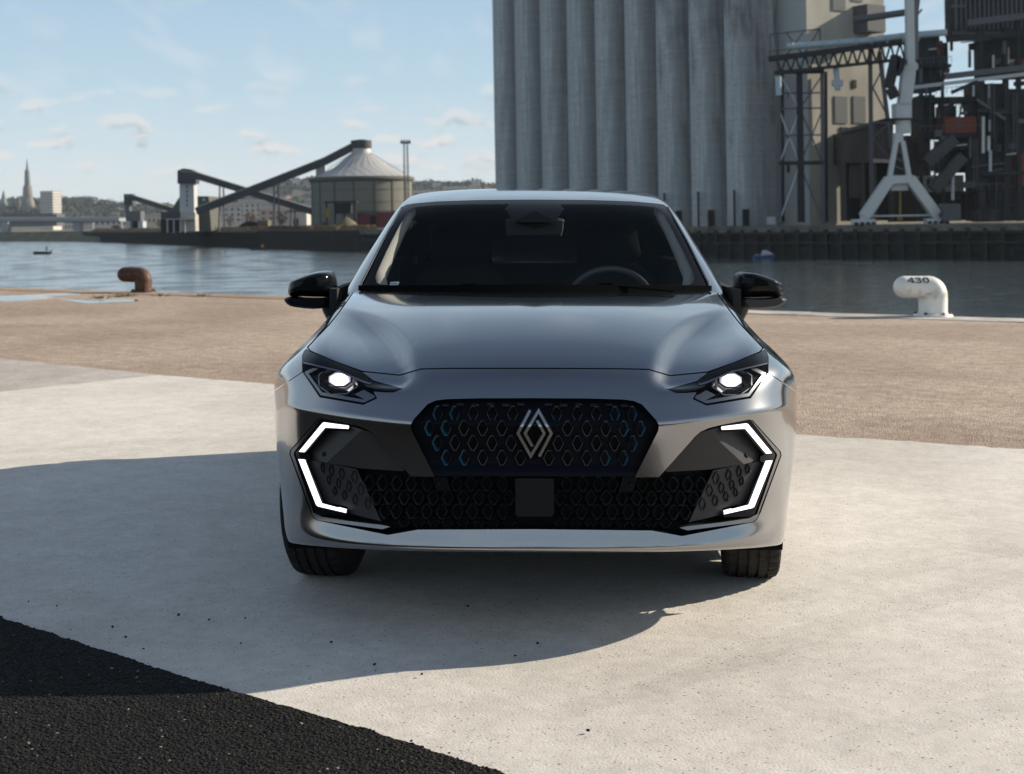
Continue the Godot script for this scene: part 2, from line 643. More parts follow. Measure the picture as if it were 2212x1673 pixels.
	add_child(so)
	so.set_meta("kind", "stuff")
	so.set_meta("label", "dark tarred stones of the asphalt surface in the near left corner")
	so.set_meta("category", "asphalt")
	var tmk := mat("tyre_mark", Color(0.16, 0.15, 0.14, 0.04), 0.9)
	tmk.transparency = BaseMaterial3D.TRANSPARENCY_ALPHA
	for q in [[1500, 1330, 1800, 1255, 2212, 1190, 0.16], [1400, 1500, 1750, 1360, 2300, 1225, 0.15], [1180, 1560, 1420, 1480, 1800, 1400, 0.10], [1750, 1640, 2000, 1560, 2300, 1500, 0.12], [-60, 985, 250, 960, 560, 950, 0.16]]:
		var p0 := quay(q[0], q[1])
		var p1 := quay(q[2], q[3])
		var p2 := quay(q[4], q[5])
		var mb := MB.new()
		var rows := []
		for k in 25:
			var t := k / 24.0
			var p := p0.lerp(p1, t).lerp(p1.lerp(p2, t), t)
			var dd := (p1 - p0).lerp(p2 - p1, t).normalized()
			var sd := dd.cross(Vector3.UP) * float(q[6]) * 0.5 * (0.75 + 0.25 * sin(t * PI))
			rows.append([Vector3(p.x, 0.0095, p.z) - sd, Vector3(p.x, 0.0095, p.z) + sd])
		mb.grid(rows)
		struct("tyre_mark", mb, "tyre_mark", near)
	# puddles by the edge on the left
	var pu := [[[-60, 641], [0, 639.5], [60, 637.5], [130, 634.5], [178, 636.5], [150, 639.5], [100, 641], [120, 644], [60, 650], [0, 652], [-60, 653]], [[118, 645], [150, 651], [190, 656.5], [235, 654], [290, 652], [294, 648], [250, 647], [200, 650], [160, 648]]]
	var pn := ["shallow puddle by the quay edge cut off by the left of the picture", "thin puddle below and left of the rusty bollard"]
	for k in 2:
		var poly := []
		for q in pu[k]:
			poly.append(quay(q[0], q[1]))
		var fine := []
		for i in poly.size():
			var p0: Vector3 = poly[(i + poly.size() - 1) % poly.size()]
			var p1: Vector3 = poly[i]
			var p2: Vector3 = poly[(i + 1) % poly.size()]
			var p3: Vector3 = poly[(i + 2) % poly.size()]
			for j in 5:
				fine.append(p1.cubic_interpolate(p2, p0, p3, j / 5.0))
		var o := struct("puddle", sheet(fine, 0.003), "puddle", near)
		o.set_meta("label", pn[k])
		o.set_meta("category", "puddle")
	# small weeds in the joint near the rusty bollard
	var wm := mat("weed", Color(0.06, 0.075, 0.025), 0.9)
	wm.backlight_enabled = true
	wm.backlight = Color(0.1, 0.14, 0.04)
	for q in [[214, 645, "weed tuft left of the two others by the rusty bollard"], [253, 641.5, "smallest weed tuft between two tufts left of the rusty bollard"], [275, 640.5, "weed tuft just below the foot of the rusty bollard"], [345, 640, "low weed tuft on the right of the rusty bollard"], [432, 640.8, "weed tuft by the quay edge furthest right of the rusty bollard"]]:
		var b := MB.new()
		for i in 46:
			var a := rng.randf() * TAU
			var r := rng.randf_range(0.0, 0.13)
			var p := Vector3(cos(a) * r * 1.5, 0, sin(a) * r)
			var tip := p + Vector3(cos(a) * 0.06, rng.randf_range(0.02, 0.07), sin(a) * 0.06)
			var sd := Vector3(-sin(a), 0, cos(a)) * 0.008
			b.tri(p - sd, tip, p + sd)
		var wt := thing("weed_tuft", q[2], "weed", near * Transform3D(Basis(), quay(q[0], q[1])), "weeds in the quay joint")
		put("leaves", b, "weed", wt)

	# bollards
	var pw := quay(2016, 684)
	var white := thing("mooring_bollard", "white painted mooring bollard with a horn, numbered 430, on the right quay edge", "bollard", near * Transform3D(Basis(Vector3.UP, 0.10), pw), "mooring bollards on the quay edge")
	put("bollard_body", bollard(0.138, 0.178, 0.515, 0.515, false), "white_paint", white)
	put("base_flange", flange(0.245, 0.035), "white_paint", white)
	for i in 6:
		var a := TAU * i / 6.0 + 0.3
		put("bolt", bolt(0.022, 0.05), "rust", white, Transform3D(Basis(), Vector3(cos(a) * 0.215, 0.01, sin(a) * 0.215)))
	var tm := TextMesh.new()
	var sf := SystemFont.new()
	sf.font_names = PackedStringArray(["Droid Sans"])
	sf.font_weight = 700
	tm.font = sf
	tm.text = "430"
	tm.font_size = 64
	tm.pixel_size = 0.125 / 64.0
	tm.depth = 0.004
	var ta := deg_to_rad(40.0)
	var tb := Basis(Vector3(1, 0, 0), -ta).scaled_local(Vector3(1.45, 0.95, 1))
	put("number", tm, "ink", white, Transform3D(tb, Vector3(-0.235, 0.515 - 0.138 + sin(ta) * 0.1375, cos(ta) * 0.1375)))
	var pr := quay(309, 632.5)
	var rusty := thing("mooring_bollard", "brown rusty mooring bollard with a horn on the left quay edge", "bollard", near * Transform3D(Basis(Vector3.UP, -0.12), pr), "mooring bollards on the quay edge")
	put("bollard_body", bollard(0.125, 0.142, 0.45, 0.43, true), "rust", rusty)
	put("base_flange", flange(0.215, 0.035), "rust", rusty)
	for i in 6:
		var a := TAU * i / 6.0
		put("bolt", bolt(0.02, 0.05), "rust", rusty, Transform3D(Basis(), Vector3(cos(a) * 0.19, 0.01, sin(a) * 0.19)))

# ---------------------------------------------------------------- far bank
func pbox(b: MB, o: Vector3, x0: float, y0: float, x1: float, y1: float, d: float, thick: float) -> void:
	var p := at(x0, y1, d) - o
	var q := at(x1, y0, d) - o
	b.box(Vector3((p.x + q.x) * 0.5, (p.y + q.y) * 0.5, -d - o.z - thick * 0.5), Vector3(absf(q.x - p.x), absf(q.y - p.y), thick))

func pbar(b: MB, o: Vector3, x0: float, y0: float, x1: float, y1: float, d: float, w: float, d1 := -1.0, h := -1.0) -> void:
	b.bar(at(x0, y0, d) - o, at(x1, y1, d if d1 < 0.0 else d1) - o, w, h)

func one(called: String, parent: Node3D, m, fn) -> MeshInstance3D:
	var b := MB.new()
	fn.call(b)
	return put(called, b, m, parent)

func concrete_streaks(seed_: int, base: Color, stain: float) -> ImageTexture:
	var w := 256
	var h := 1024
	var a := FastNoiseLite.new()
	a.seed = seed_
	a.frequency = 1.0
	a.fractal_octaves = 4
	var im := Image.create(w, h, false, Image.FORMAT_RGB8)
	for y in h:
		var lift := 0.11 * a.get_noise_2d(3.0, floor(y / 9.0) * 1.7) + (-0.05 if y % 9 == 0 else 0.0)
		for x in w:
			var cx := cos(TAU * x / w)
			var sx := sin(TAU * x / w)
			var streak := a.get_noise_3d(cx * 5.0, y * 0.0035, sx * 5.0)
			var fine := a.get_noise_3d(cx * 3.0, y * 0.09, sx * 3.0)
			var k := 1.0 + lift + 0.26 * streak + 0.24 * fine
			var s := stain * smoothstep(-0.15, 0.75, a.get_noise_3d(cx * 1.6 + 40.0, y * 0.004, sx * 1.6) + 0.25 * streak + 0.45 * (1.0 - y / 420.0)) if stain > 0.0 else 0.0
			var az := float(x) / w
			var side_shade := smoothstep(0.40, 0.27, az + 0.05 * streak) * smoothstep(0.10, 0.20, az)  # right-side shade of each column painted into the colour, broken by weather streaks
			var c := base * k * (1.0 - 0.55 * side_shade * clampf(0.75 + 0.8 * streak + 0.5 * fine, 0.2, 1.0))
			c = c.lerp(Color(0.075, 0.062, 0.055), clampf(s, 0, 0.62))
			im.set_pixel(x, h - 1 - y, c.linear_to_srgb())
	return ImageTexture.create_from_image(im)

func far_materials() -> void:
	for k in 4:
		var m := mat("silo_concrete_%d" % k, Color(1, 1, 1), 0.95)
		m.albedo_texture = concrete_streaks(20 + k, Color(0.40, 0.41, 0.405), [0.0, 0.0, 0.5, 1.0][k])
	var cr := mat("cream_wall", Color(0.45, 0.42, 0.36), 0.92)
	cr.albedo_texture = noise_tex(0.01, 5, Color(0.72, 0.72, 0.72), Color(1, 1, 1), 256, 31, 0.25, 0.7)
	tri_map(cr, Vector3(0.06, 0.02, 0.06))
	var sh := mat("shed_metal", Color(0.095, 0.078, 0.068), 0.9)
	sh.albedo_texture = noise_tex(0.02, 4, grey(0.6), grey(1.0), 256, 32)
	tri_map(sh, Vector3(0.2, 0.03, 0.2))
	mat("opening_dark", Color(0.012, 0.011, 0.011), 0.9)
	mat("steel_dark", Color(0.02, 0.02, 0.023), 0.85)
	mat("steel_grey", Color(0.095, 0.098, 0.108), 0.75)
	mat("steel_pale", Color(0.42, 0.44, 0.46), 0.55)
	mat("pipe_blue", Color(0.36, 0.45, 0.50), 0.5)
	mat("crane_white", Color(0.52, 0.53, 0.52), 0.55)
	mat("orange_red", Color(0.20, 0.045, 0.022), 0.8)
	var pw := mat("plant_wall", Color(0.042, 0.042, 0.047), 0.92)
	pw.albedo_texture = noise_tex(0.02, 5, grey(0.45), grey(1.0), 256, 33, 0.2, 0.8)
	tri_map(pw, Vector3(0.09, 0.05, 0.09))
	var wl := mat("quay_wall_dark", Color(0.040, 0.036, 0.028), 0.95)
	wl.albedo_texture = noise_tex(0.02, 5, grey(0.35), grey(1.0), 256, 34, 0.2, 0.8)
	tri_map(wl, Vector3(0.12, 0.12, 0.12))
	var cp := mat("quay_cap", Color(0.19, 0.175, 0.145), 0.95)
	cp.albedo_texture = noise_tex(0.02, 5, grey(0.4), grey(1.0), 256, 35, 0.2, 0.8)
	tri_map(cp, Vector3(0.1, 0.1, 0.1))
	mat("pile_timber", Color(0.03, 0.027, 0.022), 0.95)
	var ea := mat("earth", Color(0.20, 0.165, 0.11), 0.98)
	ea.albedo_texture = noise_tex(0.02, 5, Color(0.45, 0.5, 0.4), Color(1, 1, 1), 512, 36, 0.25, 0.75)
	tri_map(ea, Vector3.ONE / 60.0)
	mat("dome_wall", Color(0.17, 0.168, 0.142), 0.95)
	mat("dome_rib", Color(0.085, 0.085, 0.07), 0.8)
	mat("dome_roof", Color(0.42, 0.41, 0.40), 0.6, 0.1)
	mat("gallery_dark", Color(0.045, 0.047, 0.052), 0.75)
	mat("gallery_roof", Color(0.33, 0.32, 0.27), 0.7)
	mat("tower_white", Color(0.46, 0.46, 0.47), 0.8)
	mat("maroon", Color(0.13, 0.028, 0.035), 0.8)
	var hm := mat("hillside", Color(0.105, 0.10, 0.085), 1.0)
	hm.albedo_texture = noise_tex(0.03, 5, Color(0.45, 0.5, 0.45), Color(1.0, 0.95, 0.85), 512, 38, 0.25, 0.75)
	tri_map(hm, Vector3.ONE / 420.0)
	mat("stone_grey", Color(0.20, 0.175, 0.155), 0.9)
	mat("spire_grey", Color(0.16, 0.19, 0.19), 0.8)
	mat("block_white", Color(0.62, 0.58, 0.53), 0.85)
	mat("window_dark", Color(0.07, 0.08, 0.09), 0.3)
	mat("deck_grey", Color(0.30, 0.30, 0.31), 0.85)
	mat("house_pale", Color(0.50, 0.46, 0.41), 0.9)
	mat("house_pink", Color(0.42, 0.30, 0.25), 0.9)
	mat("roof_slate", Color(0.10, 0.095, 0.10), 0.85)
	mat("roof_tile", Color(0.20, 0.09, 0.06), 0.85)
	var fo := mat("leaf_dark", Color(0.045, 0.048, 0.028), 0.95)
	fo.backlight_enabled = true
	fo.backlight = Color(0.05, 0.06, 0.03)
	mat("leaf_brown", Color(0.16, 0.105, 0.065), 0.95)
	mat("bark", Color(0.07, 0.055, 0.045), 0.95)
	mat("boat_blue", Color(0.05, 0.11, 0.24), 0.5)
	mat("boat_dark", Color(0.05, 0.055, 0.05), 0.6)
	mat("cloth_dark", Color(0.03, 0.03, 0.035), 0.9)
	mat("cloth_orange", Color(0.42, 0.11, 0.04), 0.9)
	mat("skin", Color(0.40, 0.25, 0.18), 0.7)
	mat("yellow_paint", Color(0.25, 0.19, 0.05), 0.8)

const SHORE := [Vector2(-900, 760), Vector2(-420, 705), Vector2(-262, 690), Vector2(-195, 610), Vector2(-150, 526), Vector2(-85, 391), Vector2(-32, 290), Vector2(30, 203), Vector2(64, 171), Vector2(150, 92), Vector2(300, -40)]

func shore_at(px: float) -> float:
	# depth of the bank edge behind a picture column
	var k := (px - CX) / F
	for i in SHORE.size() - 1:
		var a: Vector2 = SHORE[i]
		var b: Vector2 = SHORE[i + 1]
		var fa := a.x - k * a.y
		var fb := b.x - k * b.y
		if fa <= 0.0 and fb > 0.0:
			return lerpf(a.y, b.y, fa / (fa - fb))
	return 300.0

func leaf_clump(seed_: int, n: int, size: float) -> MB:
	var rng := RandomNumberGenerator.new()
	rng.seed = seed_
	var b := MB.new()
	for i in n:
		var p := Vector3(rng.randfn(0, 0.36), rng.randfn(0, 0.30), rng.randfn(0, 0.36))
		if p.length() > 0.8:
			p = p.normalized() * 0.8
		var x := Vector3(rng.randfn(), rng.randfn(), rng.randfn()).normalized()
		var y := x.cross(Vector3(rng.randfn(), rng.randfn(), rng.randfn())).normalized()
		var s := size * rng.randf_range(0.6, 1.3)
		b.quad(p - x * s, p + y * s * 0.6, p + x * s, p - y * s * 0.6)
	return b

func tree(called: String, label: String, base: Vector3, h: float, w: float, leaf: String, seed_: int, group: String) -> void:
	var t := thing(called, label, "tree", Transform3D(Basis(), base), group)
	var tr := MB.new()
	tr.tube([Vector3(0, -0.2, 0), Vector3(0.05 * w, h * 0.25, 0), Vector3(0, h * 0.55, 0), Vector3(-0.02 * w, h * 0.85, 0)], [0.05 * w, 0.04 * w, 0.028 * w, 0.008 * w], 7)
	var rng := RandomNumberGenerator.new()
	rng.seed = seed_
	for k in 7:
		var a := rng.randf() * TAU
		var y := h * rng.randf_range(0.28, 0.6)
		tr.tube([Vector3(0, y, 0), Vector3(cos(a) * w * 0.2, y + h * 0.12, sin(a) * w * 0.2), Vector3(cos(a) * w * 0.38, y + h * 0.22, sin(a) * w * 0.38)], [0.02 * w, 0.013 * w, 0.005 * w], 5)
	put("trunk", tr, "bark", t)
	var cr := MB.new()
	var sparse := leaf == "leaf_brown"
	for k in (420 if not sparse else 300):
		var a := rng.randf() * TAU
		var q := pow(rng.randf(), 0.5)
		var y := rng.randf_range(-1, 1)
		var lump := 0.78 + 0.22 * sin(a * 3.0 + seed_) * cos(y * 4.0 + seed_)
		var r := sqrt(maxf(0.0, 1.0 - y * y)) * q * lump
		var p := Vector3(cos(a) * r * w * 0.5, h * 0.62 + y * h * 0.38 * lump, sin(a) * r * w * 0.5)
		var x := Vector3(rng.randfn(), rng.randfn(), rng.randfn()).normalized()
		var yy := x.cross(Vector3(rng.randfn(), rng.randfn(), rng.randfn())).normalized()
		var s := w * (0.055 if not sparse else 0.05) * rng.randf_range(0.5, 1.3)
		cr.quad(p - x * s, p + yy * s * 0.6, p + x * s, p - yy * s * 0.6)
	put("crown", cr, leaf, t)

func build_far() -> void:
	far_materials()
	var rng := RandomNumberGenerator.new()
	rng.seed = 77
	var b := MB.new()
	b.quad(Vector3(-7000, WATER, 900), Vector3(-7000, WATER, -900), Vector3(7000, WATER, -900), Vector3(7000, WATER, 900))
	struct("river", b, "river")
	# land behind the bank
	var land := []
	for q in SHORE:
		land.append(Vector3(q.x, 0, -q.y))
	land += [Vector3(5000, 0, 0), Vector3(5000, 0, -6000), Vector3(-5000, 0, -6000), Vector3(-5000, 0, -760)]
	struct("far_bank", sheet(land, BANK, 9.0), "earth")
	# hills
	var prof := [Vector2(-900, 455), Vector2(-200, 440), Vector2(60, 437), Vector2(140, 434), Vector2(200, 438), Vector2(262, 445), Vector2(330, 452), Vector2(430, 447), Vector2(500, 432), Vector2(560, 413), Vector2(620, 396), Vector2(680, 389), Vector2(780, 393), Vector2(880, 404), Vector2(950, 400), Vector2(1010, 398), Vector2(1070, 405), Vector2(1300, 420), Vector2(2212, 430), Vector2(3200, 440)]
	var fn := FastNoiseLite.new()
	fn.seed = 3
	fn.frequency = 0.02
	fn.fractal_octaves = 4
	var rows := []
	for j in 15:
		var d := lerpf(1450.0, 3300.0, j / 14.0)
		var up := smoothstep(1450.0, 2500.0, d)
		var line := []
		for i in 150:
			var px := lerpf(-900, 3200, i / 149.0)
			var py := 440.0
			for k in prof.size() - 1:
				if px >= prof[k].x and px <= prof[k + 1].x:
					py = lerpf(prof[k].y, prof[k + 1].y, smoothstep(0, 1, (px - prof[k].x) / (prof[k + 1].x - prof[k].x)))
			var top := at(px, py + fn.get_noise_1d(px * 1.3) * 4.0, 2500.0).y
			var p := at(px, HOR, d)
			line.append(Vector3(p.x, BANK - 2.0 + (top - BANK) * up + fn.get_noise_2d(px * 2.0, d * 0.3) * 9.0 * up, p.z))
		rows.append(line)
	var hb := MB.new()
	hb.grid(rows)
	struct("hills", hb, "hillside")
	# woods on the hills: far too many trees to count
	var mm := MultiMesh.new()
	mm.transform_format = MultiMesh.TRANSFORM_3D
	mm.mesh = leaf_clump(5, 60, 0.22).mesh()
	mm.instance_count = 1500
	for i in 1500:
		var j := rng.randf_range(2.0, 8.5)
		var c := rng.randf_range(30.0, 76.0)
		var r0 := int(j)
		var c0 := int(c)
		var p: Vector3 = rows[r0][c0].lerp(rows[r0 + 1][c0], j - r0).lerp(rows[r0][c0 + 1], c - c0)
		var s := rng.randf_range(7.0, 15.0)
		mm.set_instance_transform(i, Transform3D(Basis(Vector3.UP, rng.randf() * TAU).scaled(Vector3(s, s * 0.75, s)), p + Vector3(0, s * 0.3, 0)))
	var mi := MultiMeshInstance3D.new()
	mi.name = "hillside_woods"
	mi.multimesh = mm
	mi.material_override = M["leaf_dark"]
	add_child(mi)
	mi.set_meta("kind", "stuff")
	mi.set_meta("label", "woods covering the far hills behind the town")
	mi.set_meta("category", "woods")
	# houses on the slope
	var proto := house_proto("house_pale", "roof_slate")
	var proto2 := house_proto("house_pink", "roof_tile")
	for i in 62:
		var px := rng.randf_range(480, 1075) if i < 46 else rng.randf_range(130, 480)
		var col := (px + 900.0) / 4100.0 * 149.0
		var row := rng.randf_range(2.5, 7.5)
		var p: Vector3 = rows[int(row)][int(col)]
		var pale := rng.randf() < 0.65
		house(proto if pale else proto2, p - Vector3(0, 1.0, 0), rng.randf_range(9, 20), rng.randf_range(6, 12), rng.randf_range(-0.6, 0.9), "small pale house with a slate roof on the far wooded hillside" if pale else "small pinkish house with a tiled roof on the far wooded hillside", "pale houses on the far hillside" if pale else "pinkish houses on the far hillside")
	# blocks of the town between the port and the hills
	for q in [[455, 520, 448, 900, 0], [515, 575, 440, 980, 0], [560, 640, 455, 860, 1], [600, 672, 452, 1040, 0], [300, 345, 470, 760, 0], [330, 372, 466, 820, 1], [205, 262, 478, 1000, 0], [175, 200, 470, 1150, 0], [240, 255, 462, 1250, 1], [140, 172, 476, 1080, 0], [890, 960, 418, 1700, 0], [955, 1010, 410, 1750, 1], [1010, 1072, 416, 1650, 0]]:
		var d: float = q[3]
		var base := on((q[0] + q[1]) * 0.5, HOR, d, BANK)
		var w: float = (q[1] - q[0]) * d / F
		var h: float = at(q[0], q[2], d).y - BANK
		town_block(base, w, h, q[4], q[0])
	build_dome()
	build_galleries()
	build_old_town()
	build_quay_walls(rng)
	build_silo()
	build_tower()
	build_crane()
	build_plant(rng)
	build_boats()
	# trees and scrub on the far bank
	var tn := 0
	for q in [[608, 458, 490, 420, 28, "leaf_dark", "dark bushy evergreen standing left of the round storage dome"], [455, 462, 495, 430, 24, "leaf_brown", "bare brown tree right of the white transfer tower"], [540, 456, 492, 470, 40, "leaf_brown", "broad bare brown tree between the crossing conveyors and the bank"], [496, 464, 493, 450, 24, "leaf_brown", "low bare brown tree left of the broad bare tree"], [345, 474, 502, 620, 26, "leaf_brown", "brown bush beside the small loading tower"], [700, 478, 495, 330, 30, "leaf_brown", "brown scrub at the foot of the round storage dome"], [250, 486, 506, 640, 24, "leaf_dark", "dark bush left of the small loading tower"]]:
		var d: float = q[3]
		var base := on(q[0], HOR, d, BANK)
		tree("tree", q[6], base, at(q[0], q[1], d).y - BANK, q[4] * d / F, q[5], 40 + tn, "trees on the far bank")
		tn += 1
	# dry grass along the top of the far wall
	var gm := MultiMesh.new()
	gm.transform_format = MultiMesh.TRANSFORM_3D
	gm.mesh = leaf_clump(9, 36, 0.16).mesh()
	gm.instance_count = 800
	for i in 800:
		var px := rng.randf_range(200, 800)
		var d := shore_at(px) + 1.5 + absf(rng.randfn(0, 7.0))
		var p := on(px, HOR, d, BANK)
		var s := rng.randf_range(0.5, 1.6)
		gm.set_instance_transform(i, Transform3D(Basis(Vector3.UP, rng.randf() * TAU).scaled(Vector3(s * 1.6, s, s)), p + Vector3(0, s * 0.2, 0)))
	var gi := MultiMeshInstance3D.new()
	gi.name = "dry_scrub"
	gi.multimesh = gm
	gi.material_override = M["leaf_brown"]
	add_child(gi)
	gi.set_meta("kind", "stuff")
	gi.set_meta("label", "dry grass and low scrub along the top of the far river wall")
	gi.set_meta("category", "scrub")
	# a line of trees and sheds stands across the square behind the photographer; the car's paint mirrors it
	for i in 9:
		tree("tree", "leafless dark tree behind the photographer at the back of the quay", near * Vector3(-70 + i * 17.0 + rng.randf_range(-4, 4), 0, 62 + rng.randf_range(-5, 8)), rng.randf_range(6, 10), rng.randf_range(8, 13), "leaf_dark", 90 + i, "trees behind the photographer")

func house_proto(wall: String, roof: String) -> Node3D:
	var o := Node3D.new()
	var w := MB.new()
	w.box(Vector3(0, 0.35, 0), Vector3(1, 0.7, 0.7))
	put("wall", w, wall, o)
	var r := MB.new()
	r.prism([Vector2(-0.40, 0.69), Vector2(0.40, 0.69), Vector2(0, 1.05)], -0.53, 0.53, Transform3D(Basis(Vector3.UP, PI * 0.5), Vector3.ZERO))
	put("roof", r, roof, o)
	for k in 3:
		var g := MB.new()
		g.box(Vector3(-0.3 + 0.3 * k, 0.42, 0.352), Vector3(0.10, 0.20, 0.02))
		put("window", g, "window_dark", o)
	return o

func house(proto: Node3D, p: Vector3, w: float, h: float, turn: float, label: String, group: String) -> void:
	var o := proto.duplicate()
	o.name = numbered("house")
	o.transform = Transform3D(Basis(Vector3.UP, turn).scaled_local(Vector3(w, h, w)), p)
	add_child(o)
	tag(o, label, "house", group)

func town_block(base: Vector3, w: float, h: float, kind: int, key: float) -> void:
	var where := {455.0: "leftmost pale block behind the crossing conveyors", 515.0: "second pale block behind the crossing conveyors", 560.0: "pinkish low block in front of the pale ones behind the conveyors", 600.0: "pale block just left of the round storage dome", 300.0: "pale low block behind the small conveyor", 330.0: "pinkish low block left of the white transfer tower", 205.0: "long pale block above the right end of the bridge", 175.0: "narrow pale block above the bridge right of the apartment tower", 240.0: "narrow pinkish block above the right end of the bridge", 140.0: "pale block beside the foot of the apartment tower", 890.0: "pale block on the hill right of the lattice mast", 955.0: "pinkish block on the hill behind the car roof", 1010.0: "pale block on the hill next to the silos"}
	var t := thing("town_building", where[key], "building", Transform3D(Basis(Vector3.UP, 0.25), base))
	var wall := MB.new()
	wall.box(Vector3(0, h * 0.5, 0), Vector3(w, h, w * 0.5))
	put("wall", wall, "house_pink" if kind else "house_pale", t)
	var roof := MB.new()
	roof.prism([Vector2(-w * 0.28, h), Vector2(w * 0.28, h), Vector2(0, h + minf(w * 0.14, 4.0))], -w * 0.52, w * 0.52, Transform3D(Basis(Vector3.UP, PI * 0.5), Vector3.ZERO))
	put("roof", roof, "roof_slate", t)
	var fl := maxi(1, int((h - 1.0) / 3.4))
	for k in mini(fl, 5):
		for c in 5:
			var g := MB.new()
			g.box(Vector3(w * (-0.4 + 0.2 * c), h - 1.8 - k * 3.4, w * 0.25 + 0.06), Vector3(w * 0.09, 1.7, 0.14))
			put("window", g, "window_dark", t)

func build_dome() -> void:
	var d := 345.0
	var o := on(783, HOR, d, BANK)
	var t := thing("storage_dome", "round olive storage dome with a pale conical roof across the river", "silo", Transform3D(Basis(), o))
	var r := 109.0 * d / F
	var yw := at(783, 386, d).y - o.y
	var yr := at(783, 331, d).y - o.y
	var yc := at(783, 320, d).y - o.y
	var yt := at(783, 304, d).y - o.y
	var w := MB.new()
	w.lathe([Vector2(r, 0), Vector2(r, yw)], 48)
	put("wall", w, "dome_wall", t)
	for k in 48:
		if k % 3 == 0:
			var rb := MB.new()
			var a := TAU * k / 48.0 + 0.05
			rb.box(Vector3(cos(a) * r, yw * 0.5, sin(a) * r), Vector3(0.25, yw, 0.35), Basis(Vector3.UP, -a))
			put("wall_rib", rb, "dome_rib", t)
	for k in 3:
		var h := MB.new()
		h.lathe([Vector2(r + 0.02, yw * (0.28 + 0.24 * k)), Vector2(r + 0.10, yw * (0.28 + 0.24 * k) + 0.06), Vector2(r + 0.02, yw * (0.28 + 0.24 * k) + 0.12)], 48)
		put("wall_joint", h, "dome_rib", t)
	var g := MB.new()
	g.lathe([Vector2(r, yw - 1.0), Vector2(r + 0.55, yw - 0.6), Vector2(r + 0.55, yw + 0.15), Vector2(r - 0.2, yw + 0.3)], 48)
	put("gutter", g, "dome_rib", t)
	var roof := MB.new()
	var rt := 21.0 * d / F
	roof.lathe([Vector2(r + 0.1, yw + 0.1), Vector2(r * 0.55, lerpf(yw, yr, 0.44)), Vector2(rt * 1.5, lerpf(yw, yr, 0.86)), Vector2(rt, yr), Vector2(rt * 0.96, yc)], 48)
	put("roof", roof, "dome_roof", t)
	for k in 32:
		var a := TAU * k / 32.0
		var sm := MB.new()
		sm.bar(Vector3(cos(a) * r, yw + 0.12, sin(a) * r), Vector3(cos(a) * rt, yr + 0.02, sin(a) * rt), 0.05)
		put("roof_seam", sm, "dome_roof", t)
	var cap := MB.new()
	cap.lathe([Vector2(rt * 0.9, yc - 0.2), Vector2(rt * 1.08, yc), Vector2(rt * 1.08, yt), Vector2(0.0, yt + 0.4)], 24, Transform3D(), false)
	put("head_house", cap, "gallery_dark", t)
	# lean-to in maroon sheet, and the open hopper frame before the wall
	var m := thing("loading_shed", "low maroon sheet-metal shed at the foot of the round storage dome", "shed", Transform3D(Basis(), on(806, HOR, 322, BANK)))
	var mo := m.position
	one("wall", m, "maroon", func(x): pbox(x, mo, 772, 458, 872, 492, 322, 7.0))
	one("roof", m, "gallery_dark", func(x): pbox(x, mo, 770, 455, 874, 458, 321.6, 7.6))
	one("door", m, "opening_dark", func(x): pbox(x, mo, 800, 466, 812, 490, 321.7, 0.3))
	one("canopy", m, "steel_grey", func(x): pbox(x, mo, 789, 460, 812, 464, 321.9, 1.6))
	var h := thing("hopper_frame", "open dark steel hopper frame in front of the round storage dome", "hopper", Transform3D(Basis(), on(724, HOR, 318, BANK)))
	var ho := h.position
	for x in [704.0, 722.0, 742.0, 765.0]:
		one("post", h, "steel_dark", func(y): pbox(y, ho, x, 436, x + 2.5, 492, 318, 0.4))
	one("top_beam", h, "steel_dark", func(y): pbox(y, ho, 700, 434, 770, 439, 317.6, 3.0))
	one("hopper", h, "steel_dark", func(y): pbox(y, ho, 722, 439, 758, 462, 318.4, 2.4))
	one("cabin", h, "yellow_paint", func(y): pbox(y, ho, 704, 450, 714, 470, 317.7, 1.5))
	one("heap", h, "earth", func(y): y.lathe([Vector2(3.0, 0), Vector2(2.0, 1.4), Vector2(0, 2.6)], 12, Transform3D(Basis(), at(748, 492, 316) - ho)))
	# floodlight mast
	var l := thing("floodlight_mast", "tall lattice floodlight mast at the right edge of the round dome", "mast", Transform3D(Basis(), on(879, HOR, 315, BANK)))
	var lo := l.position
	for x in [-1.0, 1.0]:
		for z in [-1.0, 1.0]:
			one("leg", l, "steel_grey", func(y): y.bar(Vector3(0.55 * x, 0, 0.55 * z), Vector3(0.45 * x, at(879, 309, 315).y - lo.y, 0.45 * z), 0.16))
	var top := at(879, 309, 315).y - lo.y
	for k in 15:
		var y0 := top * k / 15.0
		var y1 := top * (k + 1) / 15.0
		one("brace", l, "steel_grey", func(y):
			y.bar(Vector3(-0.5, y0, 0.5), Vector3(0.5, y1, 0.5), 0.09)
			y.bar(Vector3(0.5, y0, -0.5), Vector3(-0.5, y1, -0.5), 0.09)
			y.bar(Vector3(-0.5, y1, 0.5), Vector3(0.5, y1, 0.5), 0.12))
	one("platform", l, "steel_dark", func(y): y.box(Vector3(0, top, 0), Vector3(2.4, 0.25, 1.6)))
	for k in 4:
		one("floodlight", l, "steel_dark", func(y): y.box(Vector3(-0.9 + 0.6 * k, top + 0.4, 0.5), Vector3(0.42, 0.5, 0.3)))

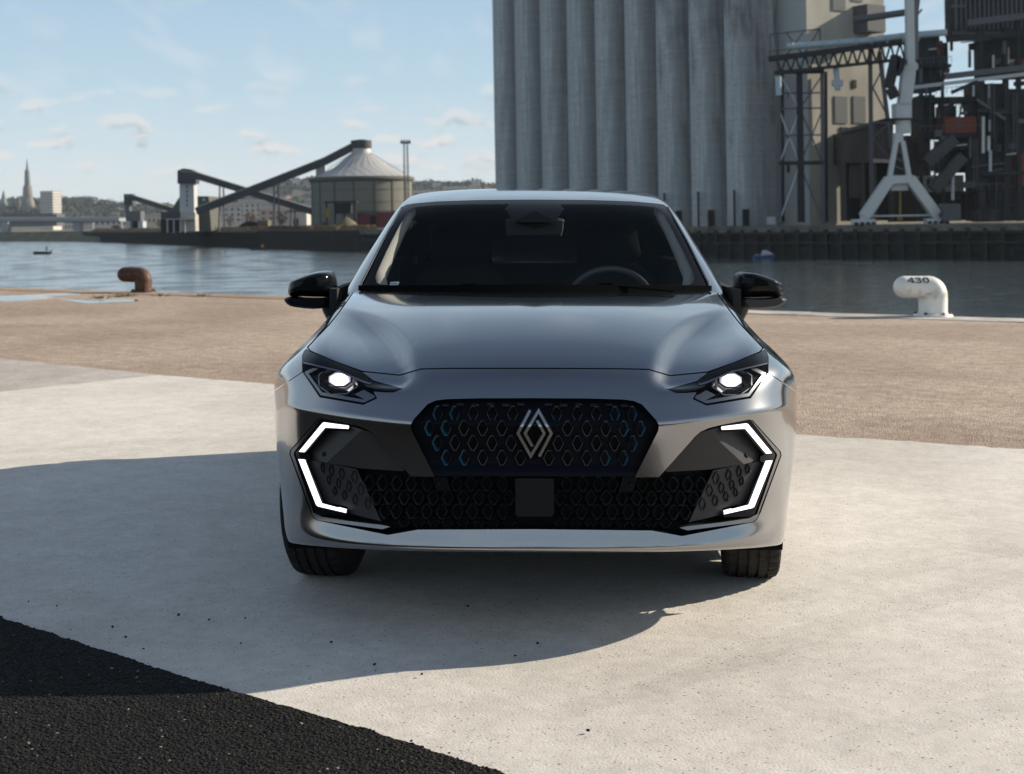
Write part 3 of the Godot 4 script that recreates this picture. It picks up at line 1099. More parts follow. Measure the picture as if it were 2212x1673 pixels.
func gallery(label: String, pts: Array, d: float, w: float, h: float, legs: Array) -> void:
	# enclosed conveyor: dark trunk, pale roof sheet, and trestle legs
	var o := on(pts[0].x, HOR, d, BANK)
	var t := thing("conveyor_gallery", label, "conveyor", Transform3D(Basis(), o), "enclosed conveyors across the river")
	for i in pts.size() - 1:
		var a := at(pts[i].x, pts[i].y, d) - o
		var c := at(pts[i + 1].x, pts[i + 1].y, d) - o
		one("trunk", t, "gallery_dark", func(b): b.bar(a, c, w, h))
		var up := Vector3(0, h * 0.5 + 0.12, 0)
		one("roof", t, "gallery_roof", func(b): b.bar(a + up, c + up, w * 1.08, 0.22))
	for q in legs:
		var p := at(q.x, q.y, d) - o
		for s in [-0.8, 0.8]:
			one("leg", t, "steel_grey", func(b): b.bar(Vector3(p.x + s, 0, p.z), Vector3(p.x + s * 0.6, p.y, p.z), 0.35))

func build_galleries() -> void:
	gallery("long dark conveyor rising from left to the top of the round dome", [Vector2(425, 457), Vector2(560, 405), Vector2(700, 350), Vector2(760, 319), Vector2(790, 312)], 345.0, 2.2, 1.75, [Vector2(478, 440), Vector2(596, 398)])
	gallery("dark conveyor falling to the right from the white transfer tower", [Vector2(392, 378), Vector2(424, 380), Vector2(560, 422), Vector2(676, 458)], 372.0, 2.2, 1.75, [Vector2(478, 400), Vector2(632, 446)])
	gallery("short dark conveyor between the small loading tower and the transfer tower", [Vector2(270, 429), Vector2(288, 428), Vector2(372, 454)], 520.0, 2.0, 1.9, [])
	# pier behind the dome carrying the long conveyor
	var p := thing("conveyor_pier", "pale concrete pier under the long conveyor beside the dome roof", "pier", Transform3D(Basis(), on(693, HOR, 349, BANK)))
	one("shaft", p, "tower_white", func(b): pbox(b, p.position, 684, 347, 702, 495, 349, 2.4))
	one("cap", p, "gallery_roof", func(b): pbox(b, p.position, 682, 345, 704, 349, 348.8, 2.8))
	# white transfer tower
	var d := 378.0
	var t := thing("transfer_tower", "white conveyor transfer tower with a dark head house", "tower", Transform3D(Basis(), on(403, HOR, d, BANK)))
	var o := t.position
	one("shaft", t, "tower_white", func(b): pbox(b, o, 388, 388, 418, 460, d, 4.0))
	one("plinth", t, "cream_wall", func(b): pbox(b, o, 390, 460, 421, 500, d - 0.3, 4.0))
	var hh := MB.new()
	var poly := []
	for q in [[385, 397], [385, 369], [398, 364], [412, 366], [427, 375], [424, 397]]:
		var v := at(q[0], q[1], d) - o
		poly.append(Vector2(v.x, v.y))
	hh.prism(poly, -2.2, 2.2, Transform3D(Basis(), Vector3(0, 0, at(400, 380, d).z - o.z - 1.0)))
	put("head_house", hh, "gallery_dark", t)
	for k in 5:
		one("window", t, "window_dark", func(b): pbox(b, o, 402, 400 + k * 10, 405, 407 + k * 10, d - 0.1, 0.3))
	var s := thing("slanted_store", "dark green slanted store building behind the white transfer tower", "building", Transform3D(Basis(), on(400, HOR, 392, BANK)))
	var so := s.position
	var sp := []
	for q in [[366, 458], [388, 424], [424, 424], [450, 424], [452, 442], [456, 500], [366, 500]]:
		var v := at(q[0], q[1], 392) - so
		sp.append(Vector2(v.x, v.y))
	one("wall", s, "dome_rib", func(b): b.prism(sp, -14.0, 0.0))
	one("vent", s, "tower_white", func(b): pbox(b, so, 437, 429, 442, 434, 391.8, 0.3))
	var w := thing("open_store", "low open-fronted store with thin posts at the foot of the transfer tower", "shed", Transform3D(Basis(), on(390, HOR, 380, BANK)))
	var wo := w.position
	one("roof", w, "gallery_dark", func(b): pbox(b, wo, 347, 457, 392, 472, 379, 9.0))
	one("eave", w, "tower_white", func(b): pbox(b, wo, 358, 472, 420, 475, 376, 2.0))
	one("back_wall", w, "opening_dark", func(b): pbox(b, wo, 347, 472, 392, 502, 384, 0.5))
	for x in [360.0, 374.0, 388.0, 398.0]:
		one("post", w, "tower_white", func(b): pbox(b, wo, x, 475, x + 1.6, 503, 376.5, 0.3))
	var d2 := 525.0
	var l := thing("loading_tower", "small grey loading tower with a dark head at the end of the short conveyor", "tower", Transform3D(Basis(), on(290, HOR, d2, BANK)))
	var lo := l.position
	one("head_house", l, "gallery_dark", func(b): pbox(b, lo, 267, 419, 285, 443, d2, 4.0))
	one("neck", l, "steel_grey", func(b): pbox(b, lo, 270, 443, 279, 458, d2 + 0.4, 3.0))
	one("body", l, "steel_grey", func(b): pbox(b, lo, 271, 456, 303, 478, d2 - 0.4, 6.0))
	for x in [271.0, 298.0]:
		one("leg", l, "steel_pale", func(b): pbox(b, lo, x, 478, x + 10, 505, d2 - 0.3, 5.0))
	one("opening", l, "opening_dark", func(b): pbox(b, lo, 281, 478, 298, 505, d2 + 3.0, 0.4))
	var bn := thing("dark_barn", "black curved barn roof behind the scrub of the far bank", "barn", Transform3D(Basis(), on(540, HOR, 410, BANK)))
	var bo := bn.position
	var arc := []
	for k in 13:
		var a := PI * k / 12.0
		arc.append(Vector2(-cos(a) * 3.9, sin(a) * 2.6))
	one("roof", bn, "opening_dark", func(b): b.prism(arc, -8.0, 0.0))
	one("end_wall", bn, "earth", func(b): pbox(b, bo, 556, 476, 578, 494, 409, 5.0))
	var ps := thing("pale_shed", "pale grey shed left of the round dome under the falling conveyor", "shed", Transform3D(Basis(), on(640, HOR, 400, BANK)))
	one("wall", ps, "house_pale", func(b): pbox(b, ps.position, 622, 458, 662, 492, 400, 8.0))
	one("roof", ps, "roof_slate", func(b): pbox(b, ps.position, 620, 455, 664, 458, 399.6, 8.8))
	one("door", ps, "opening_dark", func(b): pbox(b, ps.position, 634, 472, 644, 492, 399.8, 0.3))

func build_old_town() -> void:
	# road bridge over the river
	var d := 700.0
	var t := thing("road_bridge", "long pale concrete road bridge crossing at the far left", "bridge", Transform3D(Basis(), on(130, HOR, d, BANK)))
	var o := t.position
	one("deck", t, "deck_grey", func(b): b.bar(at(-400, 477, d + 30) - o, at(268, 474.5, d) - o, 12.0, 1.7))
	one("parapet", t, "steel_pale", func(b): b.bar(at(-400, 472, d + 24) - o, at(268, 469.8, d - 6) - o, 0.3, 0.7))
	one("girder", t, "steel_grey", func(b): b.bar(at(-400, 481, d + 30) - o, at(268, 478.5, d) - o, 8.0, 0.8))
	for x in [8.0, 165.0, -150.0]:
		one("pier", t, "deck_grey", func(b): pbox(b, o, x - 7, 480, x + 8, 522, d, 5.0))
	# spires
	var ds := 2000.0
	var c := thing("cathedral_spire", "tall slender cathedral spire above the old town", "church tower", Transform3D(Basis(), on(60, HOR, ds, BANK)))
	var co := c.position
	var m := ds / F
	one("tower", c, "stone_grey", func(b): b.lathe([Vector2(15 * m, 0), Vector2(14.5 * m, (495 - 438) * m), Vector2(11 * m, (495 - 428) * m), Vector2(9 * m, (495 - 400) * m)], 8, Transform3D(Basis(Vector3.UP, 0.39), Vector3.ZERO), false))
	one("lantern", c, "spire_grey", func(b): b.lathe([Vector2(7.0 * m, (495 - 402) * m), Vector2(5.4 * m, (495 - 366) * m)], 8, Transform3D(), false))
	one("spire", c, "spire_grey", func(b): b.lathe([Vector2(6.2 * m, (495 - 372) * m), Vector2(3.0 * m, (495 - 364) * m), Vector2(0.4 * m, (495 - 341) * m)], 8, Transform3D(), false))
	for x in [-1.0, 1.0]:
		for k in 2:
			var h := 432.0 + 18.0 * k
			one("pinnacle", c, "stone_grey", func(b): b.lathe([Vector2(2.2 * m, (495 - 470) * m), Vector2(2.0 * m, (495 - h) * m), Vector2(0.1, (495 - h + 9) * m)], 6, Transform3D(Basis(), Vector3(x * (11.5 + 3.0 * k) * m, 0, 12.0)), false))
	var c2 := thing("church_spire", "shorter church spire cut by the left edge of the picture", "church tower", Transform3D(Basis(), on(8, HOR, ds, BANK)))
	one("tower", c2, "stone_grey", func(b): b.lathe([Vector2(10 * m, 0), Vector2(10 * m, (496 - 448) * m)], 8, Transform3D(Basis(Vector3.UP, 0.39), Vector3.ZERO), false))
	one("spire", c2, "spire_grey", func(b): b.lathe([Vector2(10.5 * m, (496 - 448) * m), Vector2(5.5 * m, (496 - 428) * m), Vector2(0.3, (496 - 409) * m)], 8, Transform3D(), false))
	# apartment tower with its storeys of windows
	var da := 1200.0
	var a := thing("apartment_tower", "white apartment tower with rows of windows right of the spires", "building", Transform3D(Basis(Vector3.UP, -0.42), on(110, HOR, da, BANK)))
	var ma := da / F
	var ht := at(110, 415, da).y - BANK
	var wa := 35.0 * ma
	var dp := 26.0 * ma
	one("wall", a, "block_white", func(b): b.box(Vector3(0, ht * 0.5, 0), Vector3(wa, ht, dp)))
	one("roof", a, "deck_grey", func(b): b.box(Vector3(0, ht + 0.4, 0), Vector3(wa * 1.02, 0.8, dp * 1.03)))
	for k in 11:
		var y := ht - 2.0 - k * 2.45
		for i in 6:
			one("window", a, "window_dark", func(b): b.box(Vector3(wa * (-0.42 + 0.168 * i), y, dp * 0.5 + 0.05), Vector3(wa * 0.11, 1.2, 0.2)))
		for i in 4:
			one("window", a, "window_dark", func(b): b.box(Vector3(wa * 0.5 + 0.05, y, dp * (-0.38 + 0.25 * i)), Vector3(0.2, 1.2, dp * 0.13)))
	var rw := thing("flat_block", "long low dark roofline in front of the spires", "building", Transform3D(Basis(), on(50, HOR, 1100, BANK)))
	one("wall", rw, "roof_slate", func(b): pbox(b, rw.position, -70, 463, 122, 492, 1100, 20.0))
	one("roof", rw, "gallery_dark", func(b): pbox(b, rw.position, -72, 461.5, 124, 463.5, 1099, 22.0))
	# muddy, grassy shore under the bridge
	var mud := MB.new()
	var rows := [[], []]
	for k in 30:
		var px := lerpf(-700, 215, k / 29.0)
		var dd := shore_at(px)
		rows[0].append(on(px, HOR, dd - 9.0 - 2.0 * sin(k * 1.7), WATER - 0.1))
		rows[1].append(on(px, HOR, dd + 1.0, BANK + 0.05))
	mud.grid(rows)
	struct("mud_shore", mud, "earth")

func build_quay_walls(rng: RandomNumberGenerator) -> void:
	var t := thing("sheet_pile_wall", "dark ribbed sheet-pile river wall on the far bank left of the car", "wall", Transform3D())
	var r := thing("timber_quay_wall", "dark quay wall with timber piles under the silos", "wall", Transform3D())
	for i in range(3, 9):
		var a := Vector3(SHORE[i].x, 0, -SHORE[i].y)
		var c := Vector3(SHORE[i + 1].x, 0, -SHORE[i + 1].y)
		var dir := (c - a).normalized()
		var out := dir.cross(Vector3.UP).normalized()
		if out.z < 0:
			out = -out
		var left := i < 6
		var root := t if left else r
		one("wall_face", root, "quay_wall_dark", func(b): b.quad(a + Vector3(0, BANK, 0) + out * 0.25, c + Vector3(0, BANK, 0) + out * 0.25, c + Vector3(0, WATER - 2, 0) + out * 0.25, a + Vector3(0, WATER - 2, 0) + out * 0.25))
		var capy := BANK + 0.12
		var ch := 0.5 if left else 1.0
		one("wall_cap", root, "quay_cap", func(b): b.bar(a + Vector3(0, capy - ch * 0.5, 0), c + Vector3(0, capy - ch * 0.5, 0), 1.3, ch))
		var step := 0.85 if left else 2.3
		var l := a.distance_to(c)
		var n := int(l / step)
		var many := MB.new()
		for k in n:
			var p := a + dir * (k + 0.5) * step
			var px := CX + p.x / -p.z * F
			if left:
				if px < 560 or px > 830:
					if k % 2 == 0:
						many.box(Vector3(p.x, (BANK - 0.5 + WATER) * 0.5 - 0.5, p.z) + out * 0.5, Vector3(0.5, BANK - 0.3 - WATER + 0.6, 0.45), Basis(dir, Vector3.UP, dir.cross(Vector3.UP)))
					continue
				one("sheet_pile", root, "pile_timber" if k % 3 else "quay_wall_dark", func(b): b.box(Vector3(p.x, (BANK - 0.4 + WATER) * 0.5, p.z) + out * 0.5, Vector3(0.45, BANK - 0.4 - WATER + 0.8, 0.5), Basis(dir, Vector3.UP, dir.cross(Vector3.UP))))
			else:
				if px < 1480 or px > 2300:
					continue
				one("timber_pile", root, "pile_timber", func(b): b.box(Vector3(p.x, (BANK - 1.0 + WATER) * 0.5, p.z) + out * 0.6, Vector3(0.55, BANK - 0.9 - WATER + 1.0, 0.6), Basis(dir, Vector3.UP, dir.cross(Vector3.UP))))
				if k % 4 == 1:
					one("tyre_fender", root, "pile_timber", func(b): b.lathe([Vector2(0.25, -0.18), Vector2(0.55, -0.18), Vector2(0.62, 0), Vector2(0.55, 0.18), Vector2(0.25, 0.18)], 14, Transform3D(Basis(dir, out, dir.cross(out)), Vector3(p.x, BANK - 1.3, p.z) + out * 1.1)))
		if many.v.size():
			var o := put("more_piles", many, "pile_timber", root)
			o.set_meta("kind", "stuff")
		if not left:
			one("waling", root, "pile_timber", func(b): b.bar(a + Vector3(0, -2.7, 0) + out * 0.8, c + Vector3(0, -2.7, 0) + out * 0.8, 0.3, 0.35))
			one("upper_waling", root, "quay_wall_dark", func(b): b.bar(a + Vector3(0, -1.35, 0) + out * 0.72, c + Vector3(0, -1.35, 0) + out * 0.72, 0.3, 0.4))

func build_silo() -> void:
	var x0 := 38.6
	var d0 := 201.0
	var t := thing("grain_silo", "row of tall grey concrete grain silos across the river", "silo", Transform3D())
	var lean := near.basis
	for k in 10:
		var p := Vector3(x0 - 4.44 * (k + 0.5), BANK, -(d0 + 6.62 * (k + 0.5)))
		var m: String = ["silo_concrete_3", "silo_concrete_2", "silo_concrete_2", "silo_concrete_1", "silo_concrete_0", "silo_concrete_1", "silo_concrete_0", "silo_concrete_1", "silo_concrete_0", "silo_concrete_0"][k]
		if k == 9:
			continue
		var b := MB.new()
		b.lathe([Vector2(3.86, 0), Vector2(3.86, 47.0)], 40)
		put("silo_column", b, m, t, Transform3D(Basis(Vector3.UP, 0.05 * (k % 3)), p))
		if k < 4:
			one("drain_pipe", t, "steel_dark", func(x): x.bar(p + Vector3(-3.3, 0.0, 3.0), p + Vector3(-3.3, 5.5, 3.0), 0.30))
			one("doorway", t, "opening_dark", func(x): x.box(p + Vector3(-1.8 + k * 0.3, 1.3, 3.86), Vector3(0.9, 2.6, 0.4), Basis(Vector3.UP, -0.42)))
	one("core_wall", t, "silo_concrete_0", func(x): x.bar(Vector3(x0 - 1.5, 23.0, -d0 - 3.2), Vector3(x0 - 4.53 * 9 + 1.5, 23.0, -(d0 + 6.62 * 9) + 2.0), 3.0, 46.0))
	one("roof_slab", t, "silo_concrete_0", func(b): b.bar(Vector3(x0, 47.2, -d0), Vector3(x0 - 4.53 * 9, 47.2, -(d0 + 6.62 * 9)), 9.5, 0.6))
	# small white notices at the foot
	for q in [[1820, 540 / 1.0, "white notice board at the foot of the second silo from the right"], [1930, 540, "white notice board at the foot of the rightmost silo"]]:
		pass
	for q in [[1580, "white notice board on the quay at the foot of the second silo from the right"], [1666, "white notice board on the quay at the foot of the rightmost silo"]]:
		var d := shore_at(q[0]) + 2.0
		var s := thing("notice_board", q[1], "sign", Transform3D(Basis(), on(q[0], HOR, d, BANK)), "notice boards by the silos")
		one("post", s, "steel_grey", func(b): b.box(Vector3(0, 0.5, 0), Vector3(0.1, 1.0, 0.1)))
		one("board", s, "tower_white", func(b): b.box(Vector3(0, 0.85, 0.08), Vector3(1.25, 1.15, 0.06)))

func build_tower() -> void:
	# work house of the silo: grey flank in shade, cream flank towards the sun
	var t := thing("elevator_tower", "tall cream elevator tower with few windows beside the silos", "building", Transform3D())
	var c := at(1750, HOR, 199.0)
	var corner_ := Vector3(c.x, BANK, c.z)
	var ex := Vector3(0.826, 0, -0.564)          # along the cream flank
	var ez := Vector3(-0.564, 0, -0.826)         # along the grey flank, away
	var wl := 17.0
	var dp := 11.5
	var hh := 48.0
	one("wall", t, "cream_wall", func(b):
		var a := corner_
		var e := corner_ + ex * wl
		var u := Vector3(0, hh, 0)
		b.quad(a, a + u, e + u, e)
		b.quad(a + ez * dp, a + ez * dp + u, e + ez * dp + u, e + ez * dp)
		b.quad(e, e + u, e + ez * dp + u, e + ez * dp)
		b.quad(a + u, e + u, e + ez * dp + u, a + ez * dp + u))
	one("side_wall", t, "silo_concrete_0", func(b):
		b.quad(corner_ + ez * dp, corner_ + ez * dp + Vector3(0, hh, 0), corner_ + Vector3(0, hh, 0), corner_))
	var face := Basis(ex, Vector3.UP, ex.cross(Vector3.UP))
	var on_face := func(px: float, py: float) -> Vector3:
		# where the sight line through the picture place meets the cream flank
		var d := 199.0
		for i in 8:
			var q := at(px, py, d)
			var s := Vector3(q.x - corner_.x, 0, q.z - corner_.z).dot(Vector3(0.564, 0, 0.826))
			d += s / 0.826 * 0.9
		return at(px, py, d)
	for q in [[1803, 209, 1829, 266], [1843, 209, 1868, 266], [1798, -8, 1825, 22], [1840, -40, 1862, 2]]:
		var a: Vector3 = on_face.call(q[0], q[3])
		var e: Vector3 = on_face.call(q[2], q[1])
		one("louvre", t, "steel_grey", func(b): b.box((a + e) * 0.5, Vector3(Vector2(e.x - a.x, e.z - a.z).length(), absf(e.y - a.y), 0.3), face))
	for q in [[1842, 173, 1849, 190], [1815, 275, 1830, 290], [1866, 283, 1880, 296], [1690, 14, 1697, 30]]:
		var a: Vector3 = on_face.call(q[0], q[3])
		var e: Vector3 = on_face.call(q[2], q[1])
		if q[0] < 1750:
			continue
		one("window", t, "opening_dark", func(b): b.box((a + e) * 0.5, Vector3(Vector2(e.x - a.x, e.z - a.z).length(), absf(e.y - a.y), 0.34), face))
	for y in [20.0, 205.0, 293.0, 365.0]:
		var p := at(1702, y, 203.5)
		one("window", t, "opening_dark", func(b): b.box(p, Vector3(0.55, 1.2, 2.6)))
	var p0: Vector3 = on_face.call(1835, 74)
	var p1: Vector3 = on_face.call(1890, 15)
	one("duct_box", t, "steel_grey", func(b): b.box((p0 + p1) * 0.5 + face.z * 1.4, Vector3(4.0, 4.0, 2.8), face))
	# low shed in front
	var d := 197.0
	var s := thing("quay_shed", "brown metal shed with dark openings at the foot of the cream tower", "shed", Transform3D(Basis(), on(1870, HOR, d, BANK)))
	var so := s.position
	var poly := []
	for q in [[1818, 286], [1896, 266], [1930, 268], [1930, 352], [1818, 352]]:
		var v := at(q[0], q[1], d) - so
		poly.append(Vector2(v.x, v.y))
	one("wall", s, "shed_metal", func(b): b.prism(poly, -14.0, 0.0))
	one("roof", s, "steel_grey", func(b):
		pbar(b, so, 1815, 285, 1896, 264, d - 0.3, 0.5)
		pbar(b, so, 1896, 264, 1934, 266, d - 0.3, 0.5))
	one("dark_bay", s, "opening_dark", func(b): pbox(b, so, 1819, 352, 1930, 478, d + 5.0, 0.5))
	for q in [[1818, 1828], [1862, 1868], [1888, 1894], [1922, 1930]]:
		one("post", s, "shed_metal", func(b): pbox(b, so, q[0], 352, q[1], 478, d + 0.2, 0.5))
	one("hanging_door", s, "shed_metal", func(b): pbox(b, so, 1836, 356, 1862, 428, d + 1.0, 0.3))
	one("cross_beam", s, "tower_white", func(b): pbox(b, so, 1890, 346, 1926, 352, d - 0.5, 0.3))
	# lattice legs and conveyor bridge along the quay
	var dl := 195.0
	var g := thing("lattice_tower", "dark steel lattice conveyor tower on the quay right of the silos", "tower", Transform3D(Basis(), on(1728, HOR, dl, BANK)))
	var go := g.position
	var legs := [1682.0, 1727.0, 1776.0]
	for x in legs:
		one("leg", g, "steel_dark" if x == 1727.0 else "steel_grey", func(b): pbar(b, go, x, 155, x + 3, 480, dl, 0.75 if x == 1727.0 else 0.42))
		one("back_leg", g, "steel_dark", func(b): pbar(b, go, x + 8, 155, x + 10, 480, dl + 5, 0.4))
	for y in [156.0, 202.0, 235.0, 293.0, 353.0]:
		one("cross_beam", g, "steel_dark" if y > 340.0 or y < 160.0 else "steel_grey", func(b): pbar(b, go, 1682, y, 1780, y - 1.5, dl, 0.55 if y > 340.0 or y < 160.0 else 0.22))
	for q in [[1684, 353, 1727, 240], [1684, 240, 1727, 353], [1729, 353, 1778, 236], [1729, 236, 1778, 353], [1684, 160, 1727, 234], [1729, 234, 1778, 160], [1684, 478, 1727, 358], [1729, 358, 1778, 478]]:
		one("brace", g, "steel_pale" if q[0] < 1700 else "steel_grey", func(b): pbar(b, go, q[0], q[1], q[2], q[3], dl, 0.18))
	for q in [[1664, 74, 1664, 128], [1681, 72, 1681, 126], [1772, 62, 1772, 104], [1664, 74, 1772, 63], [1700, 72, 1735, 118], [1735, 70, 1700, 118], [1738, 116, 1770, 64]]:
		one("rail", g, "steel_grey", func(b): pbar(b, go, q[0], q[1], q[2], q[3], dl, 0.20))
	var cb := thing("conveyor_bridge", "high dark truss bridge with a pale blue pipe crossing from silo to plant", "conveyor", Transform3D(Basis(), on(1800, HOR, 193, BANK)))
	var bo := cb.position
	one("blue_pipe", cb, "pipe_blue", func(b): b.tube([at(1700, 101, 193) - bo, at(1860, 89, 192) - bo, at(1960, 77, 191) - bo, at(2046, 70, 190) - bo], 0.48, 10))
	one("upper_pipe", cb, "steel_grey", func(b): b.tube([at(1845, 43, 195) - bo, at(1963, 26, 192) - bo], 0.5, 10))
	for k in 9:
		var x := 1712.0 + k * 34.0
		one("pipe_flange", cb, "steel_pale", func(b): b.lathe([Vector2(0.45, -0.1), Vector2(0.62, -0.1), Vector2(0.62, 0.1), Vector2(0.45, 0.1)], 10, Transform3D(Basis(Vector3(0, 0, 1), PI * 0.5), at(x, 100.5 - k * 2.55, 193.0 - k * 0.3) - bo)))
	one("top_chord", cb, "steel_dark", func(b): pbar(b, bo, 1660, 128, 1990, 86, 193, 0.8, 191, 0.75))
	one("bottom_chord", cb, "steel_dark", func(b): pbar(b, bo, 1672, 158, 1990, 124, 193, 0.45, 191))
	one("walkway_rail", cb, "steel_grey", func(b): pbar(b, bo, 1660, 112, 1990, 71, 194, 0.14, 192))
	for k in 15:
		var x := 1678.0 + k * 20.5
		var yt := 126.0 - k * 2.6
		var yb := 157.0 - k * 2.18
		one("truss_brace", cb, "steel_dark", func(b):
			pbar(b, bo, x, yt, x + 10, yb, 193.0 - k * 0.13, 0.24)
			pbar(b, bo, x + 10, yb, x + 20.5, yt - 2.6, 193.0 - k * 0.13, 0.24))
	for q in [[1880, 103, 1884, 478], [1900, 112, 1926, 320]]:
		one("trestle_leg", cb, "steel_grey", func(b): pbar(b, bo, q[0], q[1], q[2], q[3], 192.5, 0.5))
	for q in [[1886, 300, 1926, 345], [1886, 298, 1926, 262], [1886, 190, 1912, 240], [1886, 190, 1906, 150]]:
		one("trestle_brace", cb, "steel_grey", func(b): pbar(b, bo, q[0], q[1], q[2], q[3], 192.5, 0.2))
	one("trestle_beam", cb, "house_pink", func(b): pbar(b, bo, 1886, 347, 1928, 349, 192.3, 0.5))
	for q in [[1806, 144, 1810, 196], [1681, 165, 1683, 206]]:
		one("drop_chute", cb, "pipe_blue", func(b): b.tube([at(q[0], q[1], 193) - bo, at(q[2], q[3], 193) - bo], 0.42, 8))
	one("chute_head", cb, "steel_pale", func(b): pbox(b, bo, 1800, 172, 1822, 186, 192.6, 0.8))

func build_crane() -> void:
	var d := 186.0
	var t := thing("harbour_crane", "pale grey portal crane on splayed legs at the quay edge", "crane", Transform3D(Basis(), on(1945, HOR, d, BANK)))
	var o := t.position
	for q in [[1921, 388, 1866, 468, 0.0], [1966, 386, 2023, 464, 0.0], [1921, 388, 1872, 466, 6.0], [1966, 386, 2018, 462, 6.0]]:
		one("portal_leg", t, "crane_white", func(b): pbar(b, o, q[0], q[1], q[2], q[3], d + q[4], 1.15, -1.0, 1.35))
	for q in [[1864, 468, 1866, 482], [2021, 465, 2024, 480]]:
		one("bogie", t, "crane_white", func(b): b.box(at((q[0] + q[2]) * 0.5, q[3] - 2, d) - o, Vector3(3.0, 0.8, 1.4)))
		one("bogie_arm", t, "crane_white", func(b): pbar(b, o, q[0], q[1] - 4, q[2], q[3], d, 0.7))
		for k in 4:
			one("wheel", t, "steel_dark", func(b): b.lathe([Vector2(0, -0.15), Vector2(0.3, -0.15), Vector2(0.3, 0.15), Vector2(0, 0.15)], 12, Transform3D(Basis(Vector3(1, 0, 0), PI * 0.5), at(q[2], q[3] + 2, d) - o + Vector3(-1.2 + 0.8 * k, 0, 0.75)), false))
	one("portal_beam", t, "crane_white", func(b): pbar(b, o, 1916, 389, 1970, 387, d, 1.0, -1.0, 1.1))
	one("portal_web", t, "crane_white", func(b): pbox(b, o, 1926, 392, 1962, 412, d + 0.3, 0.4))
	for q in [[1936, 305, 1921, 390], [1950, 305, 1965, 388]]:
		one("tower_leg", t, "crane_white", func(b): pbar(b, o, q[0], q[1], q[2], q[3], d, 0.62))
		one("back_tower_leg", t, "steel_grey", func(b): pbar(b, o, q[0], q[1], q[2], q[3], d + 4.0, 0.5))
	for k in 4:
		var y := 320.0 + k * 18.0
		one("tower_brace", t, "steel_grey", func(b): pbar(b, o, 1934 - k * 3, y, 1952 + k * 3, y + 14, d + 0.2, 0.2))
	one("neck", t, "crane_white", func(b): pbox(b, o, 1934, 287, 1952, 308, d, 1.2))
	one("slewing_ring", t, "crane_white", func(b): b.lathe([Vector2(0.95, 0), Vector2(1.05, 0.1), Vector2(1.05, 3.0), Vector2(0.8, 3.2)], 16, Transform3D(Basis(), at(1952, 288, d + 0.8) - o)))
	one("platform", t, "steel_dark", func(b): pbox(b, o, 1912, 254, 2004, 259, d - 0.6, 3.4))
	one("machine_house", t, "crane_white", func(b): pbox(b, o, 1938, 222, 1970, 256, d, 2.6))
	one("lower_mast", t, "crane_white", func(b):
		var p := []
		for q in [[1943, 224], [1946, 196], [1952, 140], [1980, 134], [1974, 190], [1968, 224]]:
			var v := at(q[0], q[1], d) - o
			p.append(Vector2(v.x, v.y))
		b.prism(p, -1.3, 0.3))
	one("collar", t, "crane_white", func(b): pbox(b, o, 1954, 138, 1984, 150, d - 0.4, 2.0))
	one("mast", t, "crane_white", func(b): pbar(b, o, 1967, 142, 1961, -240, d, 1.05))
	one("mast_ladder", t, "steel_grey", func(b): pbar(b, o, 1980, 130, 1978, -200, d + 0.6, 0.5))
	one("jib", t, "steel_grey", func(b): pbar(b, o, 1972, 60, 2010, -260, d + 1.0, 0.9))
	for k in 8:
		one("jib_brace", t, "steel_dark", func(b): pbar(b, o, 1976, 40 - k * 30, 1992, 20 - k * 30, d + 0.8, 0.22))
	for q in [[1936, 120, 1920, 190], [1924, 190, 1934, 212], [1950, 128, 1934, 160]]:
		one("hook_gear", t, "steel_dark", func(b): pbar(b, o, q[0], q[1], q[2], q[3], d - 0.6, 1.2))
	one("hoist_rope", t, "yellow_paint", func(b): pbar(b, o, 1945, 400, 1945, 470, d + 1.0, 0.22))
	one("hook_block", t, "yellow_paint", func(b): pbox(b, o, 1941, 466, 1950, 476, d + 0.8, 0.5))
	one("tie_bar", t, "crane_white", func(b): pbar(b, o, 1880, 467, 2016, 465, d + 0.5, 0.22))

